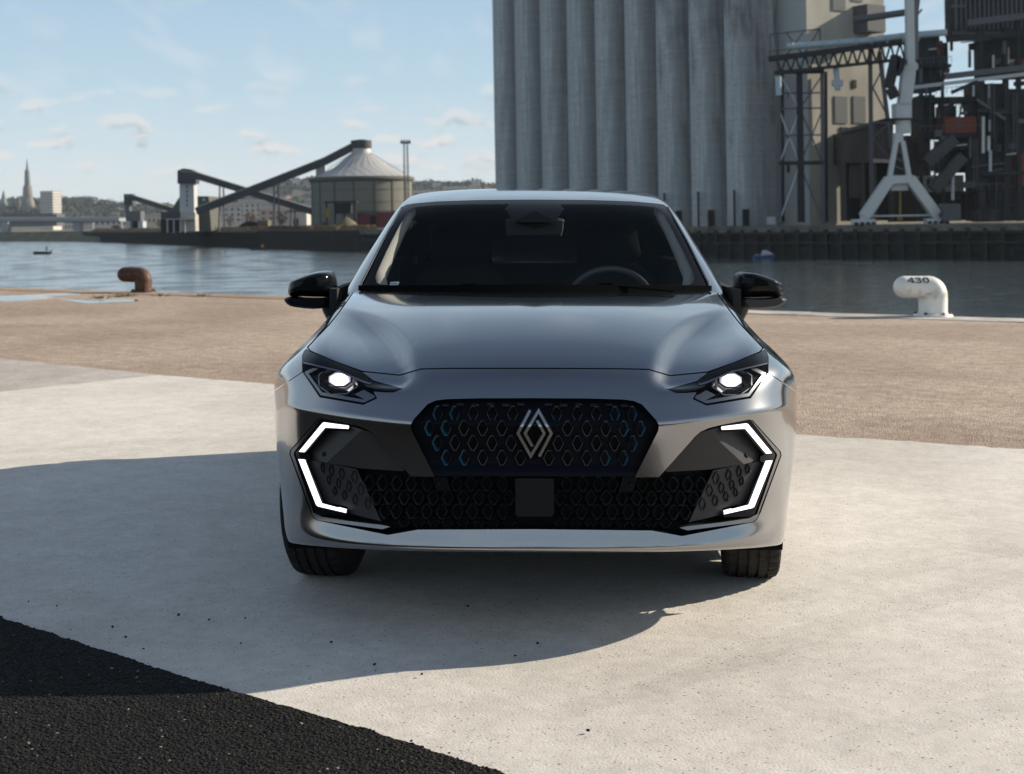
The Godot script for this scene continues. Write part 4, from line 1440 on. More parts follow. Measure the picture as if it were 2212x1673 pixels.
func build_plant(rng: RandomNumberGenerator) -> void:
	# dark steelwork of the loading plant that closes the right edge
	var d := 191.0
	var t := thing("loading_plant", "dark industrial loading plant of steel frames closing the right edge", "industrial plant", Transform3D(Basis(), on(2110, HOR, d, BANK)))
	var o := t.position
	var pb := func(called: String, m: String, x0: float, y0: float, x1: float, y1: float, dd: float, th: float) -> void:
		one(called, t, m, func(b): pbox(b, o, x0, y0, x1, y1, dd, th))
	# main building and its bays
	pb.call("wall", "plant_wall", 2066, -60, 2300, 72, d + 4, 5.0)
	pb.call("wall", "plant_wall", 2125, 70, 2300, 168, d + 6, 4.0)
	pb.call("wall", "plant_wall", 2112, 180, 2172, 478, d + 3, 5.0)
	pb.call("wall", "opening_dark", 2046, 300, 2115, 372, d + 9, 6.0)
	pb.call("wall", "plant_wall", 2168, 190, 2300, 478, d + 8, 3.0)
	pb.call("low_wall", "cream_wall", 1996, 378, 2082, 416, d + 9, 6.0)
	pb.call("back_wall", "opening_dark", 1990, 412, 2120, 478, d + 12, 2.0)
	pb.call("back_store", "opening_dark", 1924, 292, 2010, 480, d + 22, 3.0)
	pb.call("back_store", "plant_wall", 2036, 228, 2066, 300, d + 14, 3.0)
	pb.call("roof_edge", "steel_grey", 2062, 66, 2300, 74, d + 3.4, 1.0)
	for x in [2004.0, 2028.0, 2050.0]:
		pb.call("window", "opening_dark", x, 386, x + 9, 400, d + 8.8, 0.3)
	# machine tower with gaps of sky
	pb.call("machine_house", "plant_wall", 1980, 70, 2030, 140, d + 1, 6.0)
	pb.call("machine_house", "steel_dark", 2018, 92, 2048, 142, d + 2, 5.0)
	pb.call("machine_house", "plant_wall", 1984, 150, 2032, 196, d + 1, 5.0)
	pb.call("machine_house", "steel_dark", 1990, 205, 2020, 300, d + 3, 5.0)
	pb.call("gangway", "steel_dark", 1970, 138, 2056, 146, d, 4.0)
	pb.call("gangway", "steel_dark", 1990, 208, 2112, 222, d + 1, 4.0)
	pb.call("gangway", "steel_dark", 1988, 286, 2120, 300, d + 1, 4.0)
	pb.call("gangway", "steel_dark", 1988, 412, 2170, 420, d + 2, 4.0)
	pb.call("orange_panel", "orange_red", 2026, 88, 2037, 120, d + 0.6, 0.6)
	pb.call("orange_hopper", "orange_red", 2034, 252, 2110, 288, d + 0.8, 3.0)
	pb.call("orange_panel", "orange_red", 2196, 128, 2240, 168, d + 1, 0.8)
	pb.call("orange_panel", "orange_red", 2150, 130, 2172, 146, d + 3, 0.6)
	pb.call("orange_panel", "orange_red", 2196, 330, 2240, 400, d + 4, 0.6)
	pb.call("white_unit", "tower_white", 2178, 128, 2204, 152, d + 2.2, 1.4)
	for q in [[1990, 72, 1990, 478, 0.5], [2036, 100, 2038, 470, 0.4], [2056, 14, 2056, 110, 0.35], [2118, 60, 2120, 478, 0.9], [2172, 60, 2174, 478, 0.7], [2010, 140, 2010, 300, 0.35], [2200, 40, 2202, 478, 0.6], [2150, 190, 2152, 478, 0.4]]:
		one("column", t, "steel_dark", func(b): pbar(b, o, q[0], q[1], q[2], q[3], d + 0.5, q[4]))
	for q in [[1975, 189, 2300, 150, 0.5, "steel_pale"], [2040, 166, 2300, 136, 0.8, "steel_grey"], [2046, 86, 2300, 66, 0.7, "steel_dark"], [2090, 50, 2300, 24, 0.9, "steel_grey"], [2056, 14, 2085, 13, 0.3, "steel_grey"], [2110, 215, 2172, 258, 0.4, "steel_grey"], [2000, 352, 2062, 300, 1.6, "gallery_dark"], [2016, 410, 2080, 338, 1.5, "gallery_dark"], [2034, 250, 2066, 214, 0.6, "steel_dark"], [2056, 200, 2112, 176, 0.5, "steel_dark"], [2200, 262, 2300, 258, 0.6, "steel_grey"], [2110, 240, 2240, 236, 0.5, "steel_dark"], [2120, 376, 2240, 372, 0.5, "steel_dark"]]:
		one("beam", t, q[5], func(b): pbar(b, o, q[0], q[1], q[2], q[3], d - 0.4, q[4]))
	for k in 26:
		var x := rng.randf_range(1990, 2210)
		var y := rng.randf_range(80, 430)
		if x < 2105 and y > 110 and y < 275 and k % 3:
			continue
		one("fitting", t, ["steel_dark", "steel_grey", "plant_wall", "steel_grey"][k % 4], func(b): pbox(b, o, x, y, x + rng.randf_range(6, 22), y + rng.randf_range(5, 18), d + rng.randf_range(-0.2, 2.0), 1.2))
	for k in 18:
		var x := 1992.0 + k * 12.5
		one("brace", t, "steel_dark", func(b): pbar(b, o, x, 222 if k % 2 else 286, x + 12, 286 if k % 2 else 222, d + 1.5, 0.2))
	for k in 16:
		var x := 2066.0 + k * 10.0
		one("cladding_rib", t, "steel_grey", func(b): pbox(b, o, x, -60, x + 1.6, 64, d + 3.8, 0.3))
	for k in 7:
		var y := 200.0 + k * 40.0
		one("wall_band", t, "steel_grey", func(b): pbox(b, o, 2174, y, 2300, y + 3.0, d + 7.7, 0.4))
	for k in 22:
		var x := 1975.0 + k * 14.0
		one("rail_post", t, "steel_grey", func(b): pbar(b, o, x, 138 - (0 if k < 6 else 60), x, 128 - (0 if k < 6 else 60), d - 0.2, 0.1))
	# pipes, ladders and thin members of the plant
	for k in 26:
		var x := rng.randf_range(1985, 2205)
		var y := rng.randf_range(70, 380)
		var l := rng.randf_range(20, 80)
		if x < 2066 and y < 290:
			l *= 0.4
		var flat := k % 3 == 0
		one("pipe", t, ["steel_grey", "steel_grey", "steel_pale", "crane_white"][k % 4], func(b): b.tube([at(x, y, d - 0.5) - o, at(x + (l if flat else 0.0), y + (-l * 0.12 if flat else l), d - 0.5) - o], 0.09 + 0.07 * (k % 3), 7))
	for q in [[2010, 300, 410], [2066, 222, 284], [2140, 180, 300], [2190, 200, 330], [2104, 300, 410]]:
		one("ladder", t, "steel_grey", func(b):
			pbar(b, o, q[0], q[1], q[0], q[2], d - 0.8, 0.07)
			pbar(b, o, q[0] + 8, q[1], q[0] + 8, q[2], d - 0.8, 0.07)
			for i in int((q[2] - q[1]) / 6.0):
				pbar(b, o, q[0], q[1] + i * 6.0, q[0] + 8, q[1] + i * 6.0, d - 0.8, 0.05))
	for q in [[1972, 127, 2056, 122], [1990, 196, 2112, 182], [1988, 272, 2120, 270], [1988, 399, 2170, 397]]:
		one("handrail", t, "steel_grey", func(b):
			pbar(b, o, q[0], q[1], q[2], q[3], d - 0.6, 0.08)
			for i in 12:
				var s := i / 11.0
				pbar(b, o, lerpf(q[0], q[2], s), lerpf(q[1], q[3], s), lerpf(q[0], q[2], s), lerpf(q[1], q[3], s) + 13.0, d - 0.6, 0.06))
	# low things on the quay
	for q in [[2040, 440, 2076, 478, "steel_grey", "grey metal container on the quay right of the crane"], [2112, 452, 2168, 480, "plant_wall", "dark metal bin at the foot of the loading plant"]]:
		var c := thing("container", q[5], "container", Transform3D(Basis(), on((q[0] + q[2]) * 0.5, HOR, 184, BANK)))
		one("body", c, q[4], func(b): pbox(b, c.position, q[0], q[1], q[2], q[3], 184, 2.4))
		for k in 6:
			var x: float = lerpf(q[0] + 2.0, q[2] - 3.0, k / 5.0)
			one("rib", c, q[4], func(b): pbox(b, c.position, x, q[1] + 1.0, x + 1.5, q[3] - 1.0, 183.9, 0.2))

func hull(l: float, w: float, h: float) -> MB:
	var b := MB.new()
	var rows := []
	for k in 13:
		var t := k / 12.0
		var half := w * 0.5 * (1.0 - pow(maxf(0.0, (t - 0.45) / 0.55), 2.2)) * (0.82 + 0.18 * minf(1.0, t * 4.0))
		var rise := h * (1.0 + 0.35 * t * t)
		var x := (t - 0.5) * l
		rows.append([Vector3(x, rise, -half), Vector3(x, 0.35 * rise, -half * 0.85), Vector3(x, -0.15, -half * 0.3), Vector3(x, -0.15, half * 0.3), Vector3(x, 0.35 * rise, half * 0.85), Vector3(x, rise, half)])
	b.grid(rows)
	b.fan(rows[0])
	for k in 12:
		# inner floor
		var a: Array = rows[k]
		var c: Array = rows[k + 1]
		b.quad(a[0] * Vector3(1, 0.45, 0.9), a[5] * Vector3(1, 0.45, 0.9), c[5] * Vector3(1, 0.45, 0.9), c[0] * Vector3(1, 0.45, 0.9))
	return b

func figure(label: String, at_: Vector3, seated: bool, cloth: String, turn: float) -> void:
	# one continuous surface round a jointed skeleton, by surface nets
	var p := thing("person", label, "person", Transform3D(Basis(Vector3.UP, turn), at_))
	var hip := 0.92 if not seated else 0.42
	var j := []   # [a, b, ra, rb]
	var c := Vector3(0, hip, 0)
	var neck := c + Vector3(0.05, 0.54, 0)
	j.append([c, c + Vector3(0.02, 0.30, 0), 0.15, 0.15])
	j.append([c + Vector3(0.02, 0.30, 0), neck - Vector3(0, 0.07, 0), 0.16, 0.13])
	j.append([neck - Vector3(0, 0.05, 0), neck + Vector3(0.02, 0.08, 0), 0.06, 0.055])
	j.append([neck + Vector3(0.03, 0.15, 0), neck + Vector3(0.04, 0.22, 0), 0.095, 0.10])
	for s in [-1.0, 1.0]:
		var h := c + Vector3(0, -0.02, 0.10 * s)
		var kn := h + (Vector3(0.02, -0.43, 0.02 * s) if not seated else Vector3(0.42, 0.04, 0.04 * s))
		var ft := kn + (Vector3(-0.03, -0.43, 0.0) if not seated else Vector3(0.05, -0.42, 0.0))
		j.append([h, kn, 0.095, 0.065]); j.append([kn, ft, 0.062, 0.045]); j.append([ft, ft + Vector3(0.16, -0.02, 0.02 * s), 0.05, 0.04])
		var sh := neck + Vector3(0, -0.09, 0.19 * s)
		var elb := sh + Vector3(0.10, -0.27, 0.06 * s)
		var ha := elb + Vector3(0.22, 0.02, -0.06 * s)
		j.append([sh, elb, 0.055, 0.045]); j.append([elb, ha, 0.042, 0.032]); j.append([ha, ha + Vector3(0.09, 0.0, 0.0), 0.036, 0.028])
	var lo := Vector3(-0.4, -0.1, -0.45)
	var cell := 0.035
	var nx := 32
	var ny := 60
	var nz := 27
	var f := PackedFloat32Array()
	f.resize(nx * ny * nz)
	for z in nz:
		for y in ny:
			for x in nx:
				var q := lo + Vector3(x, y, z) * cell
				var acc := 0.0
				for s in j:
					var a: Vector3 = s[0]
					var d: Vector3 = s[1] - a
					var t := clampf((q - a).dot(d) / d.length_squared(), 0, 1)
					acc += exp(-(q.distance_to(a + d * t) - lerpf(s[2], s[3], t)) * 45.0)
				f[(z * ny + y) * nx + x] = -log(maxf(acc, 1e-30)) / 45.0
	var vid := {}
	var vs := PackedVector3Array()
	for z in nz - 1:
		for y in ny - 1:
			for x in nx - 1:
				var inside := 0
				var sum := Vector3.ZERO
				var cnt := 0
				for e in [[0, 0, 0, 1, 0, 0], [0, 1, 0, 1, 1, 0], [0, 0, 1, 1, 0, 1], [0, 1, 1, 1, 1, 1], [0, 0, 0, 0, 1, 0], [1, 0, 0, 1, 1, 0], [0, 0, 1, 0, 1, 1], [1, 0, 1, 1, 1, 1], [0, 0, 0, 0, 0, 1], [1, 0, 0, 1, 0, 1], [0, 1, 0, 0, 1, 1], [1, 1, 0, 1, 1, 1]]:
					var v0 := f[((z + e[2]) * ny + y + e[1]) * nx + x + e[0]]
					var v1 := f[((z + e[5]) * ny + y + e[4]) * nx + x + e[3]]
					if (v0 < 0.0) != (v1 < 0.0):
						var t := v0 / (v0 - v1)
						sum += Vector3(x + lerpf(e[0], e[3], t), y + lerpf(e[1], e[4], t), z + lerpf(e[2], e[5], t))
						cnt += 1
				if cnt:
					vid[(z * ny + y) * nx + x] = vs.size()
					vs.append(lo + sum / cnt * cell)
	var st := SurfaceTool.new()
	st.begin(Mesh.PRIMITIVE_TRIANGLES)
	st.set_smooth_group(0)
	for v in vs:
		st.set_color(Color(1, 1, 1))
		st.add_vertex(v)
	for z in range(1, nz - 1):
		for y in range(1, ny - 1):
			for x in range(1, nx - 1):
				var k := (z * ny + y) * nx + x
				for ax in 3:
					var k2: int = k + [1, nx, nx * ny][ax]
					if (f[k] < 0.0) == (f[k2] < 0.0):
						continue
					var o1: int = [nx, nx * ny, 1][ax]
					var o2: int = [nx * ny, 1, nx][ax]
					var ids := [k, k - o1, k - o1 - o2, k - o2]
					var ok := true
					for i in ids:
						if not vid.has(i):
							ok = false
					if not ok:
						continue
					var q := [vid[ids[0]], vid[ids[1]], vid[ids[2]], vid[ids[3]]]
					if f[k] < 0.0:
						q.reverse()
					for i in [0, 1, 2, 0, 2, 3]:
						st.add_index(q[i])
	st.generate_normals()
	put("body", st.commit(), cloth, p)
	var head := MB.new()
	var hc := neck + Vector3(0.045, 0.19, 0)
	head.lathe([Vector2(0, -0.13), Vector2(0.06, -0.11), Vector2(0.095, -0.03), Vector2(0.102, 0.04), Vector2(0.09, 0.10), Vector2(0.0, 0.128)], 14, Transform3D(Basis(), hc))
	put("head", head, "skin", p)
	var hat := MB.new()
	hat.lathe([Vector2(0.106, 0.03), Vector2(0.108, 0.07), Vector2(0.09, 0.12), Vector2(0.0, 0.145)], 14, Transform3D(Basis(), hc))
	put("cap", hat, "cloth_dark", p)

func build_boats() -> void:
	var p := at(89, HOR, 318.0)
	var w := Vector3(p.x, WATER, p.z)
	var t := thing("rowing_boat", "small dark open fishing boat with a person standing, far left on the river", "boat", Transform3D(Basis(Vector3.UP, PI), w))
	put("hull", hull(4.1, 1.5, 0.55), "boat_dark", t)
	for x in [-0.9, 0.5]:
		one("thwart", t, "bark", func(b): b.box(Vector3(x, 0.38, 0), Vector3(0.25, 0.05, 1.2)))
	one("outboard", t, "opening_dark", func(b): b.box(Vector3(-2.1, 0.5, 0), Vector3(0.3, 0.7, 0.3)))
	figure("person in dark clothes standing in the small fishing boat", w + Vector3(1.15, 0.22, 0), false, "cloth_dark", PI)
	p = at(559, HOR, 322.0)
	w = Vector3(p.x, WATER, p.z)
	t = thing("motor_boat", "low dark motor boat with a seated person close to the far wall", "boat", Transform3D(Basis(Vector3.UP, 0.1), w))
	put("hull", hull(3.9, 1.5, 0.5), "boat_dark", t)
	one("windscreen", t, "window_dark", func(b): b.box(Vector3(0.5, 0.62, 0), Vector3(0.05, 0.35, 1.0)))
	one("outboard", t, "opening_dark", func(b): b.box(Vector3(-2.0, 0.5, 0), Vector3(0.3, 0.7, 0.3)))
	figure("person in an orange jacket seated in the low motor boat", w + Vector3(0.6, 0.2, 0), true, "cloth_orange", 0.1)
	p = at(1649, HOR, 192.0)
	w = Vector3(p.x, WATER, p.z)
	t = thing("moored_boat", "small blue and white boat moored under the dark timber quay wall", "boat", Transform3D(Basis(Vector3.UP, 0.15), w))
	put("hull", hull(3.1, 1.2, 0.42), "boat_blue", t)
	one("cuddy", t, "tower_white", func(b): b.prism([Vector2(-0.2, 0.45), Vector2(1.3, 0.55), Vector2(0.9, 0.85), Vector2(0.25, 1.15), Vector2(-0.1, 1.1)], -0.45, 0.45))
	one("gunwale", t, "tower_white", func(b): b.bar(Vector3(-1.6, 0.53, 0.62), Vector3(0.6, 0.58, 0.64), 0.08))
	one("outboard", t, "opening_dark", func(b): b.box(Vector3(-1.75, 0.5, 0), Vector3(0.25, 0.6, 0.25)))

# ---------------------------------------------------------------- car
# The car's own frame: x to the viewer's right, y up, z forward from the front axle.
func pu(u: float, y: float, z: float) -> Vector3:
	var s := (CARD - z) / F
	return Vector3(u * s, CAMH - (y - HOR) * s, z)

func pj(p: Vector3) -> Vector2:
	var s := F / (CARD - p.z)
	return Vector2(p.x * s, HOR + (CAMH - p.y) * s)

class Sheet:
	var R := 0
	var C := 0
	var p := PackedVector3Array()
	var n := PackedVector3Array()
	var q := PackedVector2Array()   # front elevation, for cutting openings
	var buckets := {}

func spline_row(a: Vector3, b: Vector3, c: Vector3, d: Vector3, t: float) -> Vector3:
	var t2 := t * t
	var t3 := t2 * t
	return (a * (1.0 - 3.0 * t + 3.0 * t2 - t3) + b * (4.0 - 6.0 * t2 + 3.0 * t3) + c * (1.0 + 3.0 * t + 3.0 * t2 - 3.0 * t3) + d * t3) / 6.0

# half net (rows x cols, col 0 on the centre line) -> fine mirrored sheet
func make_sheet(net: Array, nr: int, nc: int, bend = null) -> Sheet:
	var rows := net.size()
	var cols: int = net[0].size()
	var across := []
	for r in rows:
		var line := []
		var src: Array = net[r]
		for c in cols - 1:
			var a: Vector3 = src[c - 1] if c > 0 else Vector3(-src[1].x, src[1].y, src[1].z)
			var b: Vector3 = src[c]
			var d: Vector3 = src[c + 1]
			var e: Vector3 = src[c + 2] if c + 2 < cols else d * 2.0 - b
			for k in nc:
				line.append(spline_row(a, b, d, e, float(k) / nc))
		line.append(src[cols - 1])
		across.append(line)
	var fine := []
	var fc: int = across[0].size()
	for r in rows - 1:
		for k in nr + (1 if r == rows - 2 else 0):
			var t := float(k) / nr
			var line := []
			for c in fc:
				var b: Vector3 = across[r][c]
				var d: Vector3 = across[r + 1][c]
				var a: Vector3 = across[r - 1][c] if r > 0 else b * 2.0 - d
				var e: Vector3 = across[r + 2][c] if r + 2 < rows else d * 2.0 - b
				line.append(spline_row(a, b, d, e, t))
			fine.append(line)
	var s := Sheet.new()
	s.R = fine.size()
	s.C = fc * 2 - 1
	s.p.resize(s.R * s.C)
	s.n.resize(s.R * s.C)
	s.q.resize(s.R * s.C)
	for r in s.R:
		for c in fc:
			var v: Vector3 = fine[r][c]
			if c == 0:
				v.x = 0.0
			if bend != null:
				v = bend.call(v, float(r) / nr, float(c) / nc)
			s.p[r * s.C + fc - 1 + c] = v
			s.p[r * s.C + fc - 1 - c] = Vector3(-v.x, v.y, v.z)
	for r in s.R:
		for c in s.C:
			var du := s.p[r * s.C + mini(c + 1, s.C - 1)] - s.p[r * s.C + maxi(c - 1, 0)]
			var dv := s.p[mini(r + 1, s.R - 1) * s.C + c] - s.p[maxi(r - 1, 0) * s.C + c]
			s.n[r * s.C + c] = du.cross(dv).normalized()
			s.q[r * s.C + c] = pj(s.p[r * s.C + c])
	for r in s.R - 1:
		for c in s.C - 1:
			var a := s.q[r * s.C + c]
			var b := s.q[(r + 1) * s.C + c + 1]
			if s.n[r * s.C + c].z < 0.02 and s.n[r * s.C + c].y < 0.2:
				continue
			var x0 := int(floor((minf(a.x, b.x) - 4) / 20.0))
			var x1 := int(floor((maxf(a.x, b.x) + 4) / 20.0))
			var y0 := int(floor((minf(a.y, b.y) - 4) / 20.0))
			var y1 := int(floor((maxf(a.y, b.y) + 4) / 20.0))
			for x in range(x0, x1 + 1):
				for y in range(y0, y1 + 1):
					var key := Vector2i(x, y)
					if not s.buckets.has(key):
						s.buckets[key] = []
					s.buckets[key].append(r * s.C + c)
	return s

func bary(p: Vector2, a: Vector2, b: Vector2, c: Vector2) -> Vector3:
	var d := (b - a).cross(c - a)
	if absf(d) < 1e-9:
		return Vector3(1, 0, 0)
	var v := (p - a).cross(c - a) / d
	var w := (b - a).cross(p - a) / d
	return Vector3(1.0 - v - w, v, w)

# the point of the sheet that stands at (u, y) in front elevation, and its normal
func spot(s: Sheet, u: float, y: float) -> Array:
	var key := Vector2i(int(floor(u / 20.0)), int(floor(y / 20.0)))
	var best := []
	var bd := 1e9
	for i in s.buckets.get(key, []):
		for h in 2:
			var ia: int = i
			var ib: int = i + s.C + 1
			var ic: int = i + 1 if h == 0 else i + s.C
			var w := bary(Vector2(u, y), s.q[ia], s.q[ib], s.q[ic])
			var out := maxf(0.0, -minf(w.x, minf(w.y, w.z)))
			var pt := s.p[ia] * w.x + s.p[ib] * w.y + s.p[ic] * w.z
			var rank := out * 100.0 - pt.z
			if rank < bd:
				bd = rank
				best = [pt, (s.n[ia] * w.x + s.n[ib] * w.y + s.n[ic] * w.z).normalized()]
	return best if best.size() else [pu(u, y, 0.6), Vector3(0, 0, 1)]

func box_of(poly: PackedVector2Array) -> Rect2:
	var r := Rect2(poly[0], Vector2.ZERO)
	for p in poly:
		r = r.expand(p)
	return r

# The part of a sheet inside one of keep, outside all of cut, and where side(point) > 0; set back by off along the car.
func cut_sheet(s: Sheet, keep: Array, cut: Array, off = 0.0, side = null, rows := Vector2i(0, 9999), cols := Vector2i(0, 9999), along_normal := false) -> MB:
	var b := MB.new()
	var kb := []
	for k in keep:
		kb.append(box_of(k))
	var cb := []
	for k in cut:
		cb.append(box_of(k))
	var mid := (s.C - 1) / 2
	for r in range(rows.x, mini(rows.y, s.R - 1)):
		for c in s.C - 1:
			var away := (c - mid) if c >= mid else (mid - 1 - c)
			if away < cols.x or away >= cols.y:
				continue
			for h in 2:
				var ia := r * s.C + c
				var ib := (r + 1) * s.C + c + 1 if h == 0 else (r + 1) * s.C + c
				var ic := r * s.C + c + 1 if h == 0 else (r + 1) * s.C + c + 1
				var a := s.q[ia]
				var d := s.q[ib]
				var e := s.q[ic]
				var area := (d - a).cross(e - a)
				var facing: bool = (s.n[ia].z + s.n[ib].z + s.n[ic].z > 0.06 or s.n[ia].y > 0.2) and absf(area) > 1e-4 and s.p[ia].z > -1.35 and away < 56
				var pieces := [PackedVector2Array([a, d, e])]
				var whole := true
				if keep.size():
					if not facing:
						continue
					var tb := Rect2(a, Vector2.ZERO).expand(d).expand(e)
					var got := []
					for k in keep.size():
						if kb[k].intersects(tb, true):
							got += Array(Geometry2D.intersect_polygons(pieces[0], keep[k]))
					pieces = got
					whole = false
				if facing and cut.size() and pieces.size():
					var tb := Rect2(a, Vector2.ZERO).expand(d).expand(e)
					for k in cut.size():
						if cb[k].intersects(tb, true):
							var got := []
							for x in pieces:
								got += Array(Geometry2D.clip_polygons(x, cut[k]))
							pieces = got
							whole = false
				for x in pieces:
					if whole:
						add_piece(b, s, ia, ib, ic, Vector3(1, 0, 0), Vector3(0, 1, 0), Vector3(0, 0, 1), off, side, along_normal)
						continue
					var tr := Geometry2D.triangulate_polygon(x)
					for i in range(0, tr.size(), 3):
						var p0: Vector2 = x[tr[i]]
						var p1: Vector2 = x[tr[i + 1]]
						var p2: Vector2 = x[tr[i + 2]]
						if (p1 - p0).cross(p2 - p0) * area < 0.0:
							var sw := p1
							p1 = p2
							p2 = sw
						add_piece(b, s, ia, ib, ic, bary(p0, a, d, e), bary(p1, a, d, e), bary(p2, a, d, e), off, side, along_normal)
	return b

func moved(p: Vector3, n: Vector3, off, along_normal: bool) -> Array:
	if off is float:
		return [p - (n if along_normal else Vector3(0, 0, 1)) * off, n]
	var q := pj(p)
	var m := (CARD - p.z) / F
	var ox: float = (off.call(q.x + 0.5, q.y) - off.call(q.x - 0.5, q.y)) / m
	var oy: float = -(off.call(q.x, q.y + 0.5) - off.call(q.x, q.y - 0.5)) / m
	var nz := maxf(n.z, 0.15)
	return [p - Vector3(0, 0, off.call(q.x, q.y)), Vector3(n.x / nz + ox, n.y / nz + oy, 1.0).normalized()]

func add_piece(b: MB, s: Sheet, ia: int, ib: int, ic: int, w0: Vector3, w1: Vector3, w2: Vector3, off, side, along_normal: bool) -> void:
	var pts := []
	var nrm := []
	for w in [w0, w1, w2]:
		pts.append(s.p[ia] * w.x + s.p[ib] * w.y + s.p[ic] * w.z)
		nrm.append((s.n[ia] * w.x + s.n[ib] * w.y + s.n[ic] * w.z).normalized())
	if side != null:
		var f := [side.call(pts[0]), side.call(pts[1]), side.call(pts[2])]
		if f[0] <= 0.0 and f[1] <= 0.0 and f[2] <= 0.0:
			return
		if f[0] < 0.0 or f[1] < 0.0 or f[2] < 0.0:
			var np := []
			var nn := []
			for i in 3:
				var j := (i + 1) % 3
				if f[i] >= 0.0:
					np.append(pts[i]); nn.append(nrm[i])
				if (f[i] < 0.0) != (f[j] < 0.0):
					var t: float = f[i] / (f[i] - f[j])
					np.append(pts[i].lerp(pts[j], t)); nn.append(nrm[i].lerp(nrm[j], t).normalized())
			pts = np
			nrm = nn
	for i in pts.size():
		var g := moved(pts[i], nrm[i], off, along_normal)
		pts[i] = g[0]
		nrm[i] = g[1]
	for i in range(1, pts.size() - 1):
		b.tri_n(pts[0], pts[i], pts[i + 1], nrm[0], nrm[i], nrm[i + 1])

# wall round an outline, from one set-back to another
func rim(b: MB, s: Sheet, poly: PackedVector2Array, o0: float, o1: float, open := false) -> void:
	var k := poly.size()
	for i in (k - 1 if open else k):
		var a := poly[i]
		var c := poly[(i + 1) % k]
		var n := maxi(1, int(a.distance_to(c) / 7.0))
		for j in n:
			var p: Vector3 = spot(s, lerpf(a.x, c.x, float(j) / n), lerpf(a.y, c.y, float(j) / n))[0]
			var q: Vector3 = spot(s, lerpf(a.x, c.x, float(j + 1) / n), lerpf(a.y, c.y, float(j + 1) / n))[0]
			var z0 := Vector3(0, 0, o0)
			var z1 := Vector3(0, 0, o1)
			b.quad(p - z0, q - z0, q - z1, p - z1)

# a solid plate of the given outline that follows the body
func slab(s: Sheet, poly: PackedVector2Array, o0: float, o1: float) -> MB:
	var b := cut_sheet(s, [poly], [], o0)
	rim(b, s, poly, o0, o1)
	return b

func flip_poly(poly: PackedVector2Array) -> PackedVector2Array:
	var out := PackedVector2Array()
	for p in poly:
		out.append(Vector2(-p.x, p.y))
	out.reverse()
	return out

func P(a: Array) -> PackedVector2Array:
	var out := PackedVector2Array()
	for i in range(0, a.size(), 2):
		out.append(Vector2(a[i], a[i + 1]))
	return out

# right half of an outline that crosses the centre line -> the whole
func whole_poly(a: Array) -> PackedVector2Array:
	var h := P(a)
	var out := h.duplicate()
	for i in range(h.size() - 1, -1, -1):
		if h[i].x > 0.01:
			out.append(Vector2(-h[i].x, h[i].y))
	return out

# the outline with its corners rounded
func soft(poly: PackedVector2Array, r: float) -> PackedVector2Array:
	var out := PackedVector2Array()
	var n := poly.size()
	for i in n:
		var a := poly[(i + n - 1) % n]
		var b := poly[i]
		var c := poly[(i + 1) % n]
		var k := minf(r, minf(a.distance_to(b), b.distance_to(c)) * 0.45)
		var p0 := b + (a - b).normalized() * k
		var p2 := b + (c - b).normalized() * k
		for j in 4:
			var t := j / 3.0
			out.append(p0.lerp(b, t).lerp(b.lerp(p2, t), t))
	return out

func stroke(pts: PackedVector2Array, half: float) -> PackedVector2Array:
	return Geometry2D.offset_polyline(pts, half, Geometry2D.JOIN_MITER, Geometry2D.END_BUTT)[0]

func grown(poly: PackedVector2Array, d: float) -> PackedVector2Array:
	return Geometry2D.offset_polygon(poly, d, Geometry2D.JOIN_MITER)[0]

# ring of a pointed hexagon, raised and bevelled, for the mesh in the grilles; size 1 x 1 half-widths
func cell_mesh(lit: int, skin := "cell_plastic") -> ArrayMesh:
	var hx := [Vector2(0.30, -1), Vector2(1, 0), Vector2(0.30, 1), Vector2(-0.30, 1), Vector2(-1, 0), Vector2(-0.30, -1)]
	var ring := MB.new()
	var acc := MB.new()
	var floor_ := MB.new()
	var inner := []
	for i in 6:
		var a: Vector2 = hx[i]
		var b: Vector2 = hx[(i + 1) % 6]
		var side := -1
		if i == 0 or i == 1:
			side = 1
		var tgt := acc if (lit == side and lit != 0) else ring
		var lv := [[1.0, -0.4], [0.97, 0.75], [0.91, 1.0], [0.80, 0.85], [0.56 if tgt == acc else 0.72, -0.2]]
		for k in lv.size() - 1:
			var s0: float = lv[k][0]
			var s1: float = lv[k + 1][0]
			var use: MB = tgt if k >= 2 else ring
			use.quad(Vector3(a.x * s0, -a.y * s0, lv[k][1]), Vector3(b.x * s0, -b.y * s0, lv[k][1]), Vector3(b.x * s1, -b.y * s1, lv[k + 1][1]), Vector3(a.x * s1, -a.y * s1, lv[k + 1][1]))
		inner.append(Vector3(a.x * 0.72, -a.y * 0.72, -0.22))
	floor_.fan(inner)
	var m := ring.mesh()
	m.surface_set_material(0, M[skin])
	var arr := floor_.mesh().surface_get_arrays(0)
	m.add_surface_from_arrays(Mesh.PRIMITIVE_TRIANGLES, arr)
	m.surface_set_material(1, M["cell_dark"] if lit == 0 else M["grille_plastic"])
	if lit != 0:
		m.add_surface_from_arrays(Mesh.PRIMITIVE_TRIANGLES, acc.mesh().surface_get_arrays(0))
		m.surface_set_material(2, M["blue_accent"])
	return m

